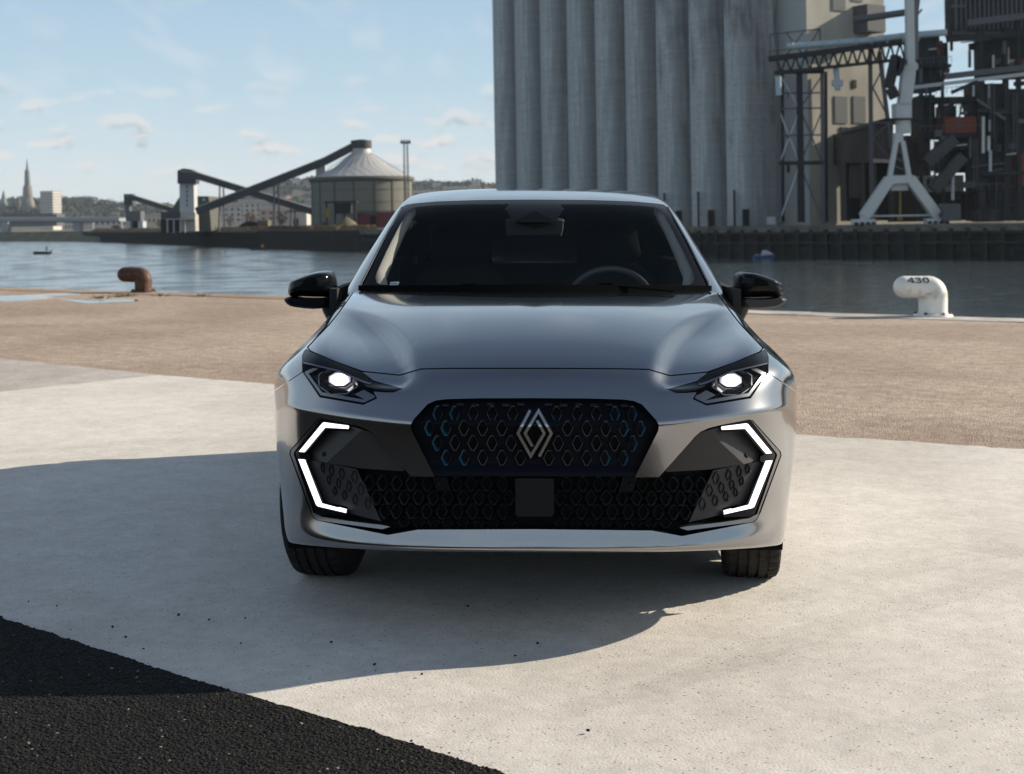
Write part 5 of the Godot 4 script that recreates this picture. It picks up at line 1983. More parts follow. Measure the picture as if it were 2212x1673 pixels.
func put_cell(parent: Node3D, called: String, mesh: Mesh, s: Sheet, u: float, y: float, hw: float, hh: float, off: float, deep: float) -> void:
	var sp := spot(s, u, y)
	var p: Vector3 = sp[0]
	var n: Vector3 = sp[1]
	var m := (CARD - p.z) / F
	var xa := Vector3(n.z, 0, -n.x).normalized()
	var ya := Vector3(0, 1, 0) - n * n.y
	ya = ya.normalized()
	if n.y > 0.5:
		ya = Vector3(0, 1, 0)
	var o := MeshInstance3D.new()
	var nm := called
	var k := 1
	while parent.has_node(nm):
		nm = "%s_%03d" % [called, k]
		k += 1
	o.name = nm
	o.mesh = mesh
	o.transform = Transform3D(Basis(xa * hw * m / maxf(xa.x, 0.5), ya * hh * m, Vector3(xa.cross(ya)).normalized() * deep), p - Vector3(0, 0, off))
	parent.add_child(o)

# rounded solid from a front outline: layers shrink towards the front
func domed(outline: Array, layers: Array, steps := 4) -> MB:
	var pts := []
	var n := outline.size()
	for i in n:
		var p0: Vector2 = outline[(i + n - 1) % n]
		var p1: Vector2 = outline[i]
		var p2: Vector2 = outline[(i + 1) % n]
		var p3: Vector2 = outline[(i + 2) % n]
		for j in steps:
			pts.append(p1.cubic_interpolate(p2, p0, p3, float(j) / steps))
	var c := Vector2.ZERO
	for p in pts:
		c += p
	c /= pts.size()
	var rows := []
	for l in layers:
		var ring := []
		var cc: Vector2 = c + (l[2] if l.size() > 2 else Vector2.ZERO)
		for p in pts:
			var q: Vector2 = cc + (p - c) * l[0]
			ring.append(Vector3(q.x, q.y, l[1]))
		rows.append(ring)
	var b := MB.new()
	b.grid(rows, true)
	b.fan(rows[0])
	b.fan(rows[-1])
	return b

func front_net() -> Array:
	var net := []
	var pc := [0.0, -0.004, -0.016, -0.042, -0.085, -0.155, -0.25, -0.345]
	var us := [0, 130, 250, 335, 415, 485, 529, 547]
	var phi := [-24.0, -21.0, -20.0, -16.0, -8.0, 3.0, 14.0, 27.0, 36.0, 40.0, 43.0, 50.0, 57.0, 65.0, 73.0, 84.0, 100.0, 117.0, 138.0, 170.0, 200.0]
	# y of each column, then z on the centre line
	var fas := [
		[[1192, 1192, 1191, 1190, 1188, 1186, 1184, 1182], 0.62],
		[[1196, 1196, 1195, 1193, 1190, 1186, 1182, 1179], 0.805],
		[[1193, 1193, 1192, 1189, 1185, 1179, 1174, 1170], 0.826],
		[[1183, 1183, 1181, 1177, 1171, 1161, 1150, 1144], 0.829],
		[[1130, 1130, 1133, 1138, 1135, 1117, 1100, 1090], 0.805],
		[[1085, 1085, 1084, 1080, 1074, 1056, 1042, 1036], 0.806],
		[[1030, 1030, 1030, 1025, 1018, 1006, 997, 992], 0.803],
		[[958, 958, 955, 948, 940, 930, 923, 918], 0.806],
		[[929, 929, 926, 919, 909, 898, 890, 886], 0.810],
		[[920, 920, 917, 909, 899, 888, 881, 878], 0.812],
		[[908, 908, 904, 896, 887, 877, 871, 868], 0.801],
		[[885, 885, 881, 874, 866, 857, 851, 848], 0.783],
		[[859, 859, 860, 853, 846, 834, 827, 825], 0.764],
		[[828, 828, 830, 832, 826, 807, 801, 799], 0.735]]
	for r in fas.size():
		var line := []
		for c in 8:
			var z: float = fas[r][1] + pc[c]
			var u: float = us[c]
			if r <= 2:
				u = u * [0.955, 0.975, 0.985][r]
			if r >= 3 and r <= 6 and c >= 6:
				u -= [5.0, 4.0, 2.5, 1.0][r - 3]
			var p := pu(u, fas[r][0][c], z)
			if r == 0:
				p.y = 0.255 - 0.05 * c / 7.0
			line.append(p)
		net.append(line)
	# y, u and z of the hood rows
	net.append(hood_row([796, 796, 800, 809, 797, 774, 774, 776], [0, 130, 255, 335, 412, 474, 510, 528], 0.700, [0, -0.005, -0.02, -0.048, -0.095, -0.17, -0.25, -0.33]))
	net.append(hood_row([751, 751, 756, 764, 757, 738, 739, 758], [0, 130, 262, 340, 408, 462, 489, 504], 0.600, [0, -0.006, -0.03, -0.07, -0.13, -0.2, -0.26, -0.31]))
	net.append(hood_row([692, 692, 696, 702, 697, 689, 694, 714], [0, 125, 250, 322, 385, 430, 452, 467], 0.380, [0, -0.01, -0.04, -0.09, -0.15, -0.22, -0.26, -0.30]))
	net.append(hood_row([663, 663, 666, 669, 667, 662, 667, 688], [0, 120, 238, 307, 364, 409, 433, 448], 0.220, [0, -0.013, -0.046, -0.10, -0.17, -0.24, -0.285, -0.32]))
	net.append(hood_row([645.5, 645.5, 646.5, 648, 647, 643, 648, 668], [0, 115, 224, 291, 347, 392, 416, 431], 0.020, [0, -0.014, -0.05, -0.11, -0.18, -0.25, -0.30, -0.33]))
	net.append(hood_row([631, 631, 630, 629.5, 628, 626, 632, 652], [0, 110, 207, 277, 332, 380, 404, 418], -0.25, [0, -0.01, -0.05, -0.10, -0.17, -0.25, -0.30, -0.32]))
	net.append(hood_row([622, 622, 621, 621, 621, 621, 628, 650], [0, 105, 196, 264, 317, 365, 391, 405], -0.47, [0, -0.01, -0.05, -0.10, -0.17, -0.24, -0.28, -0.30]))
	for r in net.size():
		var a := deg_to_rad(phi[r])
		var z := 0.378 * cos(a)
		var x := 0.886 - 0.46 * maxf(z, 0.0) ** 2 - 0.10 * minf(z, 0.0) ** 2
		var c9 := Vector3(x, 0.32 + 0.378 * sin(a), z)
		var c7: Vector3 = net[r][7]
		var c8 := c7.lerp(c9, 0.55)
		c8.x = maxf(c8.x, lerpf(c7.x, c9.x, 0.72)) + 0.006
		var slim: float = [0.040, 0.036, 0.032, 0.026, 0.020, 0.012, 0.005][r] if r < 7 else 0.0
		c9.x -= slim
		c8.x -= slim
		if r < 3:
			c9 = Vector3(c7.x + 0.010, c7.y - 0.002, 0.365)
			c8 = c7.lerp(c9, 0.6)
		net[r].append(c8)
		net[r].append(c9)
	return net

func hood_row(ys: Array, us: Array, z: float, dz: Array) -> Array:
	var line := []
	for c in 8:
		line.append(pu(us[c], ys[c], z + dz[c]))
	return line

# the raised middle of the bonnet: flank, hollow and wing crest
func bend_front(v: Vector3, r: float, _c: float) -> Vector3:
	var k := smoothstep(12.2, 13.8, r)
	if k <= 0.0 or v.x > 0.80:
		return v
	var z := v.z
	var xc := 0.366 + maxf(0.0, 0.68 - z) * 0.22 + maxf(0.0, 0.62 - z) ** 2 * 0.38
	var fade := k * smoothstep(-0.12, 0.34, z)
	var d := -0.026 * smoothstep(xc - 0.032, xc + 0.034, v.x) + 0.026 * smoothstep(xc + 0.05, xc + 0.25, v.x)
	var up := Vector3(0, 1, 0.55).normalized() if z > 0.62 else Vector3(0, 1, 0.2).normalized()
	return v + up * d * fade

func build_car() -> void:
	var yaw := -atan(49.0 / F)
	var car := thing("parked_car", "metallic grey hatchback with lit lamps parked facing the viewer on pale concrete", "car", near * Transform3D(Basis(Vector3.UP, yaw), Vector3(49.0 / F * CARD, 0, -CARD)))
	var S := make_sheet(front_net(), 9, 8, bend_front)
	# openings
	var black := whole_poly([0, 860.5, 120, 861, 190, 863, 214, 866, 232, 874, 262, 907, 268, 918, 267, 930, 216.5, 1031, 268, 1030.5, 335, 955, 345, 943, 358, 932, 376, 924, 404, 917, 462, 905.7, 470, 907, 530, 974, 532, 983, 487, 1106, 480, 1121, 472, 1127, 318, 1157.7, 253, 1146, 0, 1144])
	var grille_open := whole_poly([0, 860.5, 120, 861, 190, 863, 214, 866, 232, 874, 262, 907, 268, 918, 267, 930, 216.5, 1031, 0, 1031])
	var hl := P([285, 841, 349, 823, 373, 804.5, 486, 760, 494, 755, 500, 760, 504, 770, 504, 804, 466, 860, 371, 876, 341, 862, 349, 847, 325, 849, 306, 849])
	var hl_l := flip_poly(hl)
	var hood := whole_poly([0, 796.3, 180, 796.6, 246, 798, 292, 811.5, 373, 803.5, 430, 783, 486, 759.5, 492, 751, 470, 728, 445, 702, 425, 677, 407, 652, 393, 632, 382, 618, 0, 618])
	var hood_in := grown(hood, -1.3)
	var hood_out := grown(hood, 1.3)
	var fend := func(p: Vector3) -> float: return maxf(p.y - (0.752 - 0.66 * (absf(p.x) - 0.722)) - 0.0012, (0.14 - p.z) * 0.8)
	var bump := func(p: Vector3) -> float: return -fend.call(p) - 0.0028
	put("bumper", cut_sheet(S, [], [black, hl, hl_l, hood_out], 0.0, bump), "paint", car)
	put("front_wing", cut_sheet(S, [], [black, hl, hl_l, hood_out], 0.0, func(p): return fend.call(p) if p.x > 0 else -1.0), "paint", car)
	put("front_wing", cut_sheet(S, [], [black, hl, hl_l, hood_out], 0.0, func(p): return fend.call(p) if p.x < 0 else -1.0), "paint", car)
	put("bonnet", cut_sheet(S, [hood_in], []), "paint", car)
	put("inner_shell", cut_sheet(S, [], [grown(black, 2.0), grown(hl, 2.0), grown(hl_l, 2.0)], 0.014, null, Vector2i(0, 9999), Vector2i(0, 54), true), "shell", car)
	var edge := MB.new()
	rim(edge, S, black, 0.0, 0.07)
	rim(edge, S, hl, 0.0, 0.08)
	rim(edge, S, hl_l, 0.0, 0.08)
	put("opening_edge", edge, "gloss_black", car)

	# ---- upper grille
	var gfloor := func(_u: float, y: float) -> float: return 0.030 - 0.022 * smoothstep(1000.0, 1028.0, y)
	var grille := put("upper_grille", cut_sheet(S, [grille_open], [], gfloor), "grille_plastic", car)
	var frame := MB.new()
	var band := Geometry2D.clip_polygons(grown(grille_open, -0.5), grown(grille_open, -13.0))
	if band.size() > 1:
		pass
	var gi := grown(grille_open, -12.0)
	var n_ := gi.size()
	put("grille_lip", lip(S, grille_open, gi, 0.004, 0.028), "gloss_black", grille)
	var plain := cell_mesh(0)
	var lit_r := cell_mesh(1)
	var lit_l := cell_mesh(-1)
	for row in [[896.5, [47.6, 92, 133.5, 173.8, 210.7], 3], [927.5, [71, 113, 153.8, 192.5, 228.4], 3], [960, [51, 92.6, 133.8, 173, 211.5], 4], [992, [30.7, 71, 112.7, 152.5, 192], 3]]:
		for k in 5:
			var u: float = row[1][k]
			var sh := 1.0 - 0.02 * k
			put_cell(grille, "grille_cell", lit_r if k >= row[2] else plain, S, u, row[0], 13.5 * sh, 18.5, 0.026, 0.009)
			put_cell(grille, "grille_cell", lit_l if k >= row[2] else plain, S, -u, row[0], 13.5 * sh, 18.5, 0.026, 0.009)
	# vents along the top of the grille
	for k in 6:
		for sg in [-1.0, 1.0]:
			var u0: float = 22.0 + k * 33.0
			var y0 := 873.0 + (2.0 if k % 2 else 0.0)
			put("top_slot", slab(S, P([sg * u0, y0, sg * (u0 + 16), y0, sg * (u0 + 16), y0 + 6, sg * u0, y0 + 6]), 0.022, 0.031), "cell_plastic", grille)
	# badge
	var pad := P([-46, 937, -12, 884, 12, 884, 46, 937, 12, 992, -12, 992])
	put("badge_pad", slab(S, pad, 0.020, 0.031), "gloss_black", grille)
	var badge := MB.new()
	for pts in [[-10, -50, -36, 0, -8.5, 49, 21, 0, 5, -28], [10, 50, 36, 0, 8.5, -49, -21, 0, -5, 28]]:
		var line := PackedVector2Array()
		for i in range(0, pts.size(), 2):
			line.append(Vector2(pts[i], 937.5 + pts[i + 1]))
		var outer := stroke(line, 3.7)
		var top := stroke(line, 2.9)
		var part := cut_sheet(S, [top], [], 0.004)
		badge_join(badge, part)
		rim(badge, S, outer, 0.007, 0.021)
		bevel(badge, S, outer, top, 0.007, 0.004)
	put("badge", badge, "satin_metal", car)

	# ---- lower intake
	var low := whole_poly([0, 1031, 216.5, 1031, 268, 1030.5, 382, 1022, 330, 1125, 318, 1157, 253, 1146, 0, 1144])
	var intake := put("lower_intake", cut_sheet(S, [low], [], 0.060), "cell_dark", car)
	var dull := cell_mesh(0, "intake_plastic")
	var rows := [[1052.0, [69.7, 104.8, 139, 170, 233.7, 269, 300, 331, 360]], [1082.0, [55, 89.3, 122, 156, 190, 221, 253, 284, 316, 344]], [1113.0, [69, 102, 135.8, 168.4, 202.8, 235.5, 268, 300.8, 326]]]
	for row in rows:
		for u in row[1]:
			for sg in [-1.0, 1.0]:
				put_cell(intake, "intake_cell", dull, S, sg * u, row[0], 14.0, 17.5, 0.050, 0.014)
	for u in [55, 89.3, 122, 156, 190, 221, 253, 284]:
		for sg in [-1.0, 1.0]:
			put_cell(intake, "intake_cell", dull, S, sg * u, 1138.0, 15.0, 12.0, 0.052, 0.010)
	var bars := MB.new()
	for y in [1040.0, 1067.0, 1097.0, 1128.0]:
		var w: float = 330.0 - (y - 1040.0) * 0.45
		badge_join(bars, slab(S, P([-w, y, w, y, w, y + 2.0, -w, y + 2.0]), 0.050, 0.060))
	put("intake_bars", bars, "grille_plastic", intake)
	put("plate_holder", slab(S, P([-42, 1036, 42, 1036, 42, 1112, 36, 1119, -36, 1119, -42, 1112]), 0.012, 0.058), "matt_plate", car)
	for sg in [-1.0, 1.0]:
		var tri_ := P([sg * 192, 1034, sg * 225, 1034, sg * 213, 1066, sg * 182, 1066])
		var o := put("sensor_plate", slab(S, tri_, 0.022, 0.058), "grille_plastic", intake)
		sensor(o, S, sg * 209, 1050, 5.0, 0.022)

	# ---- corner intakes with daytime lamps
	for sg in [1.0, -1.0]:
		corner(car, S, sg)
		headlamp(car, S, sg)
	build_cabin(car, S)
	build_body(car, S)
	build_wheels(car)
	for sg in [1.0, -1.0]:
		build_mirror(car, sg)

func badge_join(b: MB, o: MB) -> void:
	var k := b.v.size()
	b.v.append_array(o.v)
	b.n.append_array(o.n)
	b.t.append_array(o.t)
	for i in o.ix:
		b.ix.append(i + k)

# sloping strip between two outlines with the same corners
func bevel(b: MB, s: Sheet, outer: PackedVector2Array, inner: PackedVector2Array, o0: float, o1: float) -> void:
	var n := outer.size()
	if inner.size() != n:
		rim(b, s, inner, o1, o0)
		return
	for i in n:
		var j := (i + 1) % n
		var k := maxi(1, int(outer[i].distance_to(outer[j]) / 8.0))
		for m in k:
			var t0 := float(m) / k
			var t1 := float(m + 1) / k
			var a := outer[i].lerp(outer[j], t0)
			var c := outer[i].lerp(outer[j], t1)
			var d := inner[i].lerp(inner[j], t1)
			var e := inner[i].lerp(inner[j], t0)
			var z0 := Vector3(0, 0, o0)
			var z1 := Vector3(0, 0, o1)
			b.quad(spot(s, a.x, a.y)[0] - z0, spot(s, c.x, c.y)[0] - z0, spot(s, d.x, d.y)[0] - z1, spot(s, e.x, e.y)[0] - z1)

func lip(s: Sheet, outer: PackedVector2Array, inner: PackedVector2Array, o0: float, o1: float) -> MB:
	var b := MB.new()
	if inner.size() == outer.size():
		# offset_polygon may start elsewhere: line the corners up
		var best := 0
		for i in inner.size():
			if inner[i].distance_to(outer[0]) < inner[best].distance_to(outer[0]):
				best = i
		var al := PackedVector2Array()
		for i in inner.size():
			al.append(inner[(best + i) % inner.size()])
		if al[1].distance_to(outer[1]) > al[-1].distance_to(outer[1]):
			var rv := PackedVector2Array()
			for i in al.size():
				rv.append(al[(al.size() - i) % al.size()])
			al = rv
		bevel(b, s, outer, al, o0, o1)
	return b

func sensor(parent: Node3D, s: Sheet, u: float, y: float, r: float, off: float) -> void:
	var sp := spot(s, u, y)
	var m: float = (CARD - sp[0].z) / F
	var b := MB.new()
	b.lathe([Vector2(0.0, 0.0012), Vector2(r * m * 0.72, 0.0012), Vector2(r * m * 0.78, -0.001), Vector2(r * m * 0.86, -0.001), Vector2(r * m * 0.9, 0.0015), Vector2(r * m, 0.0)], 16, Transform3D(Basis(Vector3(1, 0, 0), PI * 0.5), Vector3.ZERO))
	var n: Vector3 = sp[1]
	var z := n
	var x := Vector3.UP.cross(z).normalized()
	put("parking_sensor", b, "matt_plate", parent, Transform3D(Basis(x, z.cross(x), z), sp[0] - Vector3(0, 0, off - 0.002)))

func corner(car: Node3D, S: Sheet, sg: float) -> void:
	var f := func(a: Array) -> PackedVector2Array:
		var p := P(a)
		return p if sg > 0 else flip_poly(p)
	var well: PackedVector2Array = f.call([268, 1030.5, 335, 955, 345, 943, 358, 932, 376, 924, 404, 917, 462, 905.7, 470, 907, 530, 974, 532, 983, 487, 1106, 480, 1121, 472, 1127, 318, 1157.7, 330, 1125, 382, 1022])
	var side := put("corner_intake", cut_sheet(S, [well], [], 0.055), "cell_dark", car)
	# upper panel with a fold running down and out
	var ridge_a := Vector2(388, 944)
	var ridge_d := Vector2(52, 48).normalized()
	var fold := func(u: float, y: float) -> float:
		var q := Vector2(u * sg, y) - ridge_a
		var s := q.x * -ridge_d.y + q.y * ridge_d.x     # > 0 below and left of the fold
		return 0.014 + (0.00032 * s if s > 0 else 0.00062 * -s)
	var up: PackedVector2Array = f.call([270, 1029, 336, 958, 346, 946, 360, 936, 378, 930, 404, 925, 405, 934, 452, 931, 499, 985, 493, 996, 380, 1018])
	var ra := Vector2(ridge_a.x * sg, ridge_a.y)
	var rd := Vector2(ridge_d.x * sg, ridge_d.y)
	var rn := Vector2(rd.y * sg, -rd.x * sg)
	var upper := PackedVector2Array([ra - rd * 400, ra + rd * 400, ra + rd * 400 + rn * 400, ra - rd * 400 + rn * 400])
	var lower := PackedVector2Array([ra - rd * 400, ra + rd * 400, ra + rd * 400 - rn * 400, ra - rd * 400 - rn * 400])
	var dist := func(u: float, y: float) -> float:
		var q := Vector2(u * sg, y) - ridge_a
		return q.x * -ridge_d.y + q.y * ridge_d.x
	var both := cut_sheet(S, Array(Geometry2D.intersect_polygons(up, upper)), [], func(u: float, y: float) -> float: return 0.014 - 0.00062 * dist.call(u, y))
	badge_join(both, cut_sheet(S, Array(Geometry2D.intersect_polygons(up, lower)), [], func(u: float, y: float) -> float: return 0.014 + 0.00032 * dist.call(u, y)))
	var panel := put("intake_panel", both, "wing_plastic", side)
	sensor(panel, S, sg * 459, 986, 6.0, fold.call(sg * 459, 986))
	# lower panel with raised lozenges
	var lowp: PackedVector2Array = f.call([388, 1019.5, 493, 998, 497, 1000, 463, 1086, 455, 1092, 409, 1101, 404, 1116, 335, 1133, 344, 1113])
	var lp := put("mesh_panel", cut_sheet(S, [lowp], [], 0.030), "wing_plastic", side)
	var loz := cell_mesh(0)
	for q in [[393.6, 1036, 8.5, 14], [421, 1029, 7.5, 13], [443.5, 1022, 6.5, 12.5], [461.7, 1016, 5.5, 12], [379.8, 1063, 8.5, 14], [405.6, 1057, 7.5, 13], [428, 1050, 6.5, 12], [448.6, 1042, 5.5, 11.5], [364.4, 1093, 8.5, 13.5], [391.9, 1085, 7.5, 12.5], [415, 1076, 6.5, 11.5], [435.9, 1067, 5.5, 10.5]]:
		put_cell(lp, "raised_lozenge", loz, S, sg * q[0], q[1], q[2], q[3], 0.029, 0.005)
	# gloss housing round the lamp and a bright outer edge
	var house: PackedVector2Array = f.call([404, 917, 462, 905.7, 470, 907, 530, 974, 532, 983, 487, 1106, 480, 1116, 409, 1118, 404, 1108, 457, 1090, 496, 1000, 487, 996, 488, 986, 497, 983, 450, 930, 404, 934])
	var lamp := put("daytime_lamp", slab(S, house, 0.010, 0.05), "gloss_black", car)
	var ed: PackedVector2Array = f.call([466, 907, 470, 909, 529, 974.5, 530.5, 983, 486, 1105, 480, 1110, 523, 984, 522, 979])
	put("lamp_edge", slab(S, ed, 0.004, 0.02), "trim_metal", lamp)
	var g1: PackedVector2Array = f.call([404, 922, 457.5, 915, 461, 916.5, 512, 978.5, 499.5, 979.5, 454.5, 926, 404, 928.5])
	var g2: PackedVector2Array = f.call([499, 996, 513, 995, 474, 1094, 470, 1097, 409, 1111, 409, 1105, 462, 1091])
	put("light_bar", slab(S, g1, 0.005, 0.02), "lamp_glow", lamp)
	put("light_bar", slab(S, g2, 0.005, 0.02), "lamp_glow", lamp)
	# fin at the foot of the intake
	var fin: PackedVector2Array = f.call([313, 1140, 330, 1136.5, 404, 1128, 462, 1119, 484, 1108, 487, 1110, 483, 1117, 470, 1127, 330, 1145.5])
	put("lower_fin", slab(S, fin, 0.002, 0.03), "trim_metal", side)

func headlamp(car: Node3D, S: Sheet, sg: float) -> void:
	var f := func(a: Array) -> PackedVector2Array:
		var p := P(a)
		return p if sg > 0 else flip_poly(p)
	var hl: PackedVector2Array = f.call([285, 841, 349, 823, 373, 804.5, 486, 760, 494, 755, 500, 760, 504, 770, 504, 804, 466, 860, 371, 876, 341, 862, 349, 847, 325, 849, 306, 849])
	var lamp := put("headlamp", cut_sheet(S, [hl], [], 0.075), "cell_dark", car)
	put("eyelid", slab(S, f.call([349, 823.5, 373, 805.5, 486, 761, 493.5, 756.5, 499, 761, 502.5, 770, 503, 783, 424.6, 801, 372, 824, 357, 829]), 0.001, 0.05), "gloss_black", lamp)
	put("lid_edge", slab(S, f.call([351, 823, 357, 828.5, 372, 823.5, 425, 800.5, 502, 783, 502, 785.5, 425, 804, 373, 827, 356, 831.5]), -0.001, 0.02), "trim_metal", lamp)
	put("side_blade", slab(S, f.call([286, 841, 348, 825, 372, 830, 362, 838, 325, 848, 308, 848]), 0.004, 0.04), "gloss_black", lamp)
	# stepped bezel
	put("bezel", slab(S, stroke(f.call([464, 793, 497, 808, 464, 853, 372, 869, 348, 858]), 3.4), 0.012, 0.06), "trim_metal", lamp)
	put("bezel_inner", slab(S, stroke(f.call([456, 802, 483, 812, 456, 843, 385, 858]), 4.0), 0.030, 0.07), "gloss_black", lamp)
	put("reflector", slab(S, f.call([352, 856, 372, 845, 392, 855, 370, 866]), 0.020, 0.06), "trim_metal", lamp)
	# projector: dark hexagonal bowl with a bright lens
	var c := Vector2(428 * sg, 825)
	var hexo := PackedVector2Array()
	var hexi := PackedVector2Array()
	var glow := PackedVector2Array()
	var halo := PackedVector2Array()
	for i in 8:
		var a := TAU * (i + 0.5) / 8.0
		hexo.append(c + Vector2(cos(a) * 45, sin(a) * 31))
		hexi.append(c + Vector2(cos(a) * 30, sin(a) * 20))
		glow.append(c + Vector2(cos(a) * 20.0, -1 + sin(a) * 12.0))
		halo.append(c + Vector2(cos(a) * 25.0, -0.5 + sin(a) * 15.5))
	var bowl := MB.new()
	bevel(bowl, S, hexo, hexi, 0.028, 0.062)
	badge_join(bowl, cut_sheet(S, [hexi], [], 0.062))
	put("projector_bowl", bowl, "lens_dark", lamp)
	var ring := cut_sheet(S, [grown(hexo, 2.2)], [hexo], 0.024)
	rim(ring, S, grown(hexo, 2.2), 0.024, 0.06)
	put("projector_ring", ring, "trim_metal", lamp)
	put("lens_glass", slab(S, halo, 0.046, 0.061), "lens_glow", lamp)
	put("projector_lens", slab(S, glow, 0.040, 0.061), "projector_glow", lamp)
	put("lamp_cover", cut_sheet(S, [hl], [f.call([285, 841, 349, 823, 373, 804.5, 486, 760, 494, 755, 500, 760, 504, 770, 504, 783, 424.6, 801, 372, 825, 325, 849, 306, 849])], 0.0005), "lamp_cover", lamp)
	var sp := spot(S, c.x, c.y)
	var l := SpotLight3D.new()
	l.name = "headlamp_beam" if sg > 0 else "headlamp_beam_001"
	l.transform = Transform3D(Basis(), sp[0] + Vector3(0, 0, 0.02))
	l.rotation = Vector3(deg_to_rad(-4), PI, 0)
	l.light_energy = 0.25
	l.light_size = 0.03
	l.spot_angle = 40.0
	l.spot_range = 30.0
	l.spot_attenuation = 2.0
	l.light_color = Color(1.0, 0.98, 0.95)
	l.shadow_enabled = true
	car.add_child(l)


func cabin_net() -> Array:
	return [
		[pu(0, 642, -0.20), pu(120, 642, -0.21), pu(242, 640, -0.30), pu(386, 634, -0.51), pu(410, 636, -0.56), Vector3(0.770, 0.895, -0.60)],
		[pu(0, 575, -0.45), pu(116, 575, -0.46), pu(228, 574, -0.53), pu(355, 572, -0.68), pu(383, 575, -0.75), Vector3(0.805, 0.920, -1.00)],
		[pu(0, 505, -0.70), pu(108, 505, -0.71), pu(210, 506, -0.77), pu(320, 509, -0.87), pu(344, 510, -0.95), Vector3(0.815, 0.940, -1.50)],
		[pu(0, 432, -0.98), pu(100, 433, -0.99), pu(192, 435, -1.03), pu(284, 443, -1.10), pu(302, 441, -1.20), Vector3(0.812, 0.955, -1.80)],
		[pu(0, 407, -1.34), pu(96, 408, -1.35), pu(184, 411, -1.38), pu(266, 420, -1.43), pu(284, 428, -1.50), Vector3(0.805, 0.972, -2.05)],
		[pu(0, 405.5, -1.72), pu(88, 406, -1.72), pu(172, 408.5, -1.74), pu(246, 415, -1.76), pu(264, 426, -1.80), Vector3(0.788, 0.990, -2.26)],
		[Vector3(0, 1.352, -2.13), Vector3(0.22, 1.350, -2.13), Vector3(0.40, 1.343, -2.13), Vector3(0.53, 1.318, -2.13), Vector3(0.575, 1.285, -2.15), Vector3(0.74, 1.01, -2.48)],
		[Vector3(0, 1.290, -2.48), Vector3(0.21, 1.288, -2.48), Vector3(0.38, 1.280, -2.47), Vector3(0.49, 1.258, -2.46), Vector3(0.53, 1.230, -2.46), Vector3(0.68, 1.01, -2.64)],
		[Vector3(0, 1.00, -2.70), Vector3(0.22, 1.00, -2.70), Vector3(0.40, 1.00, -2.69), Vector3(0.53, 1.00, -2.66), Vector3(0.57, 1.00, -2.66), Vector3(0.62, 1.00, -2.66)]]

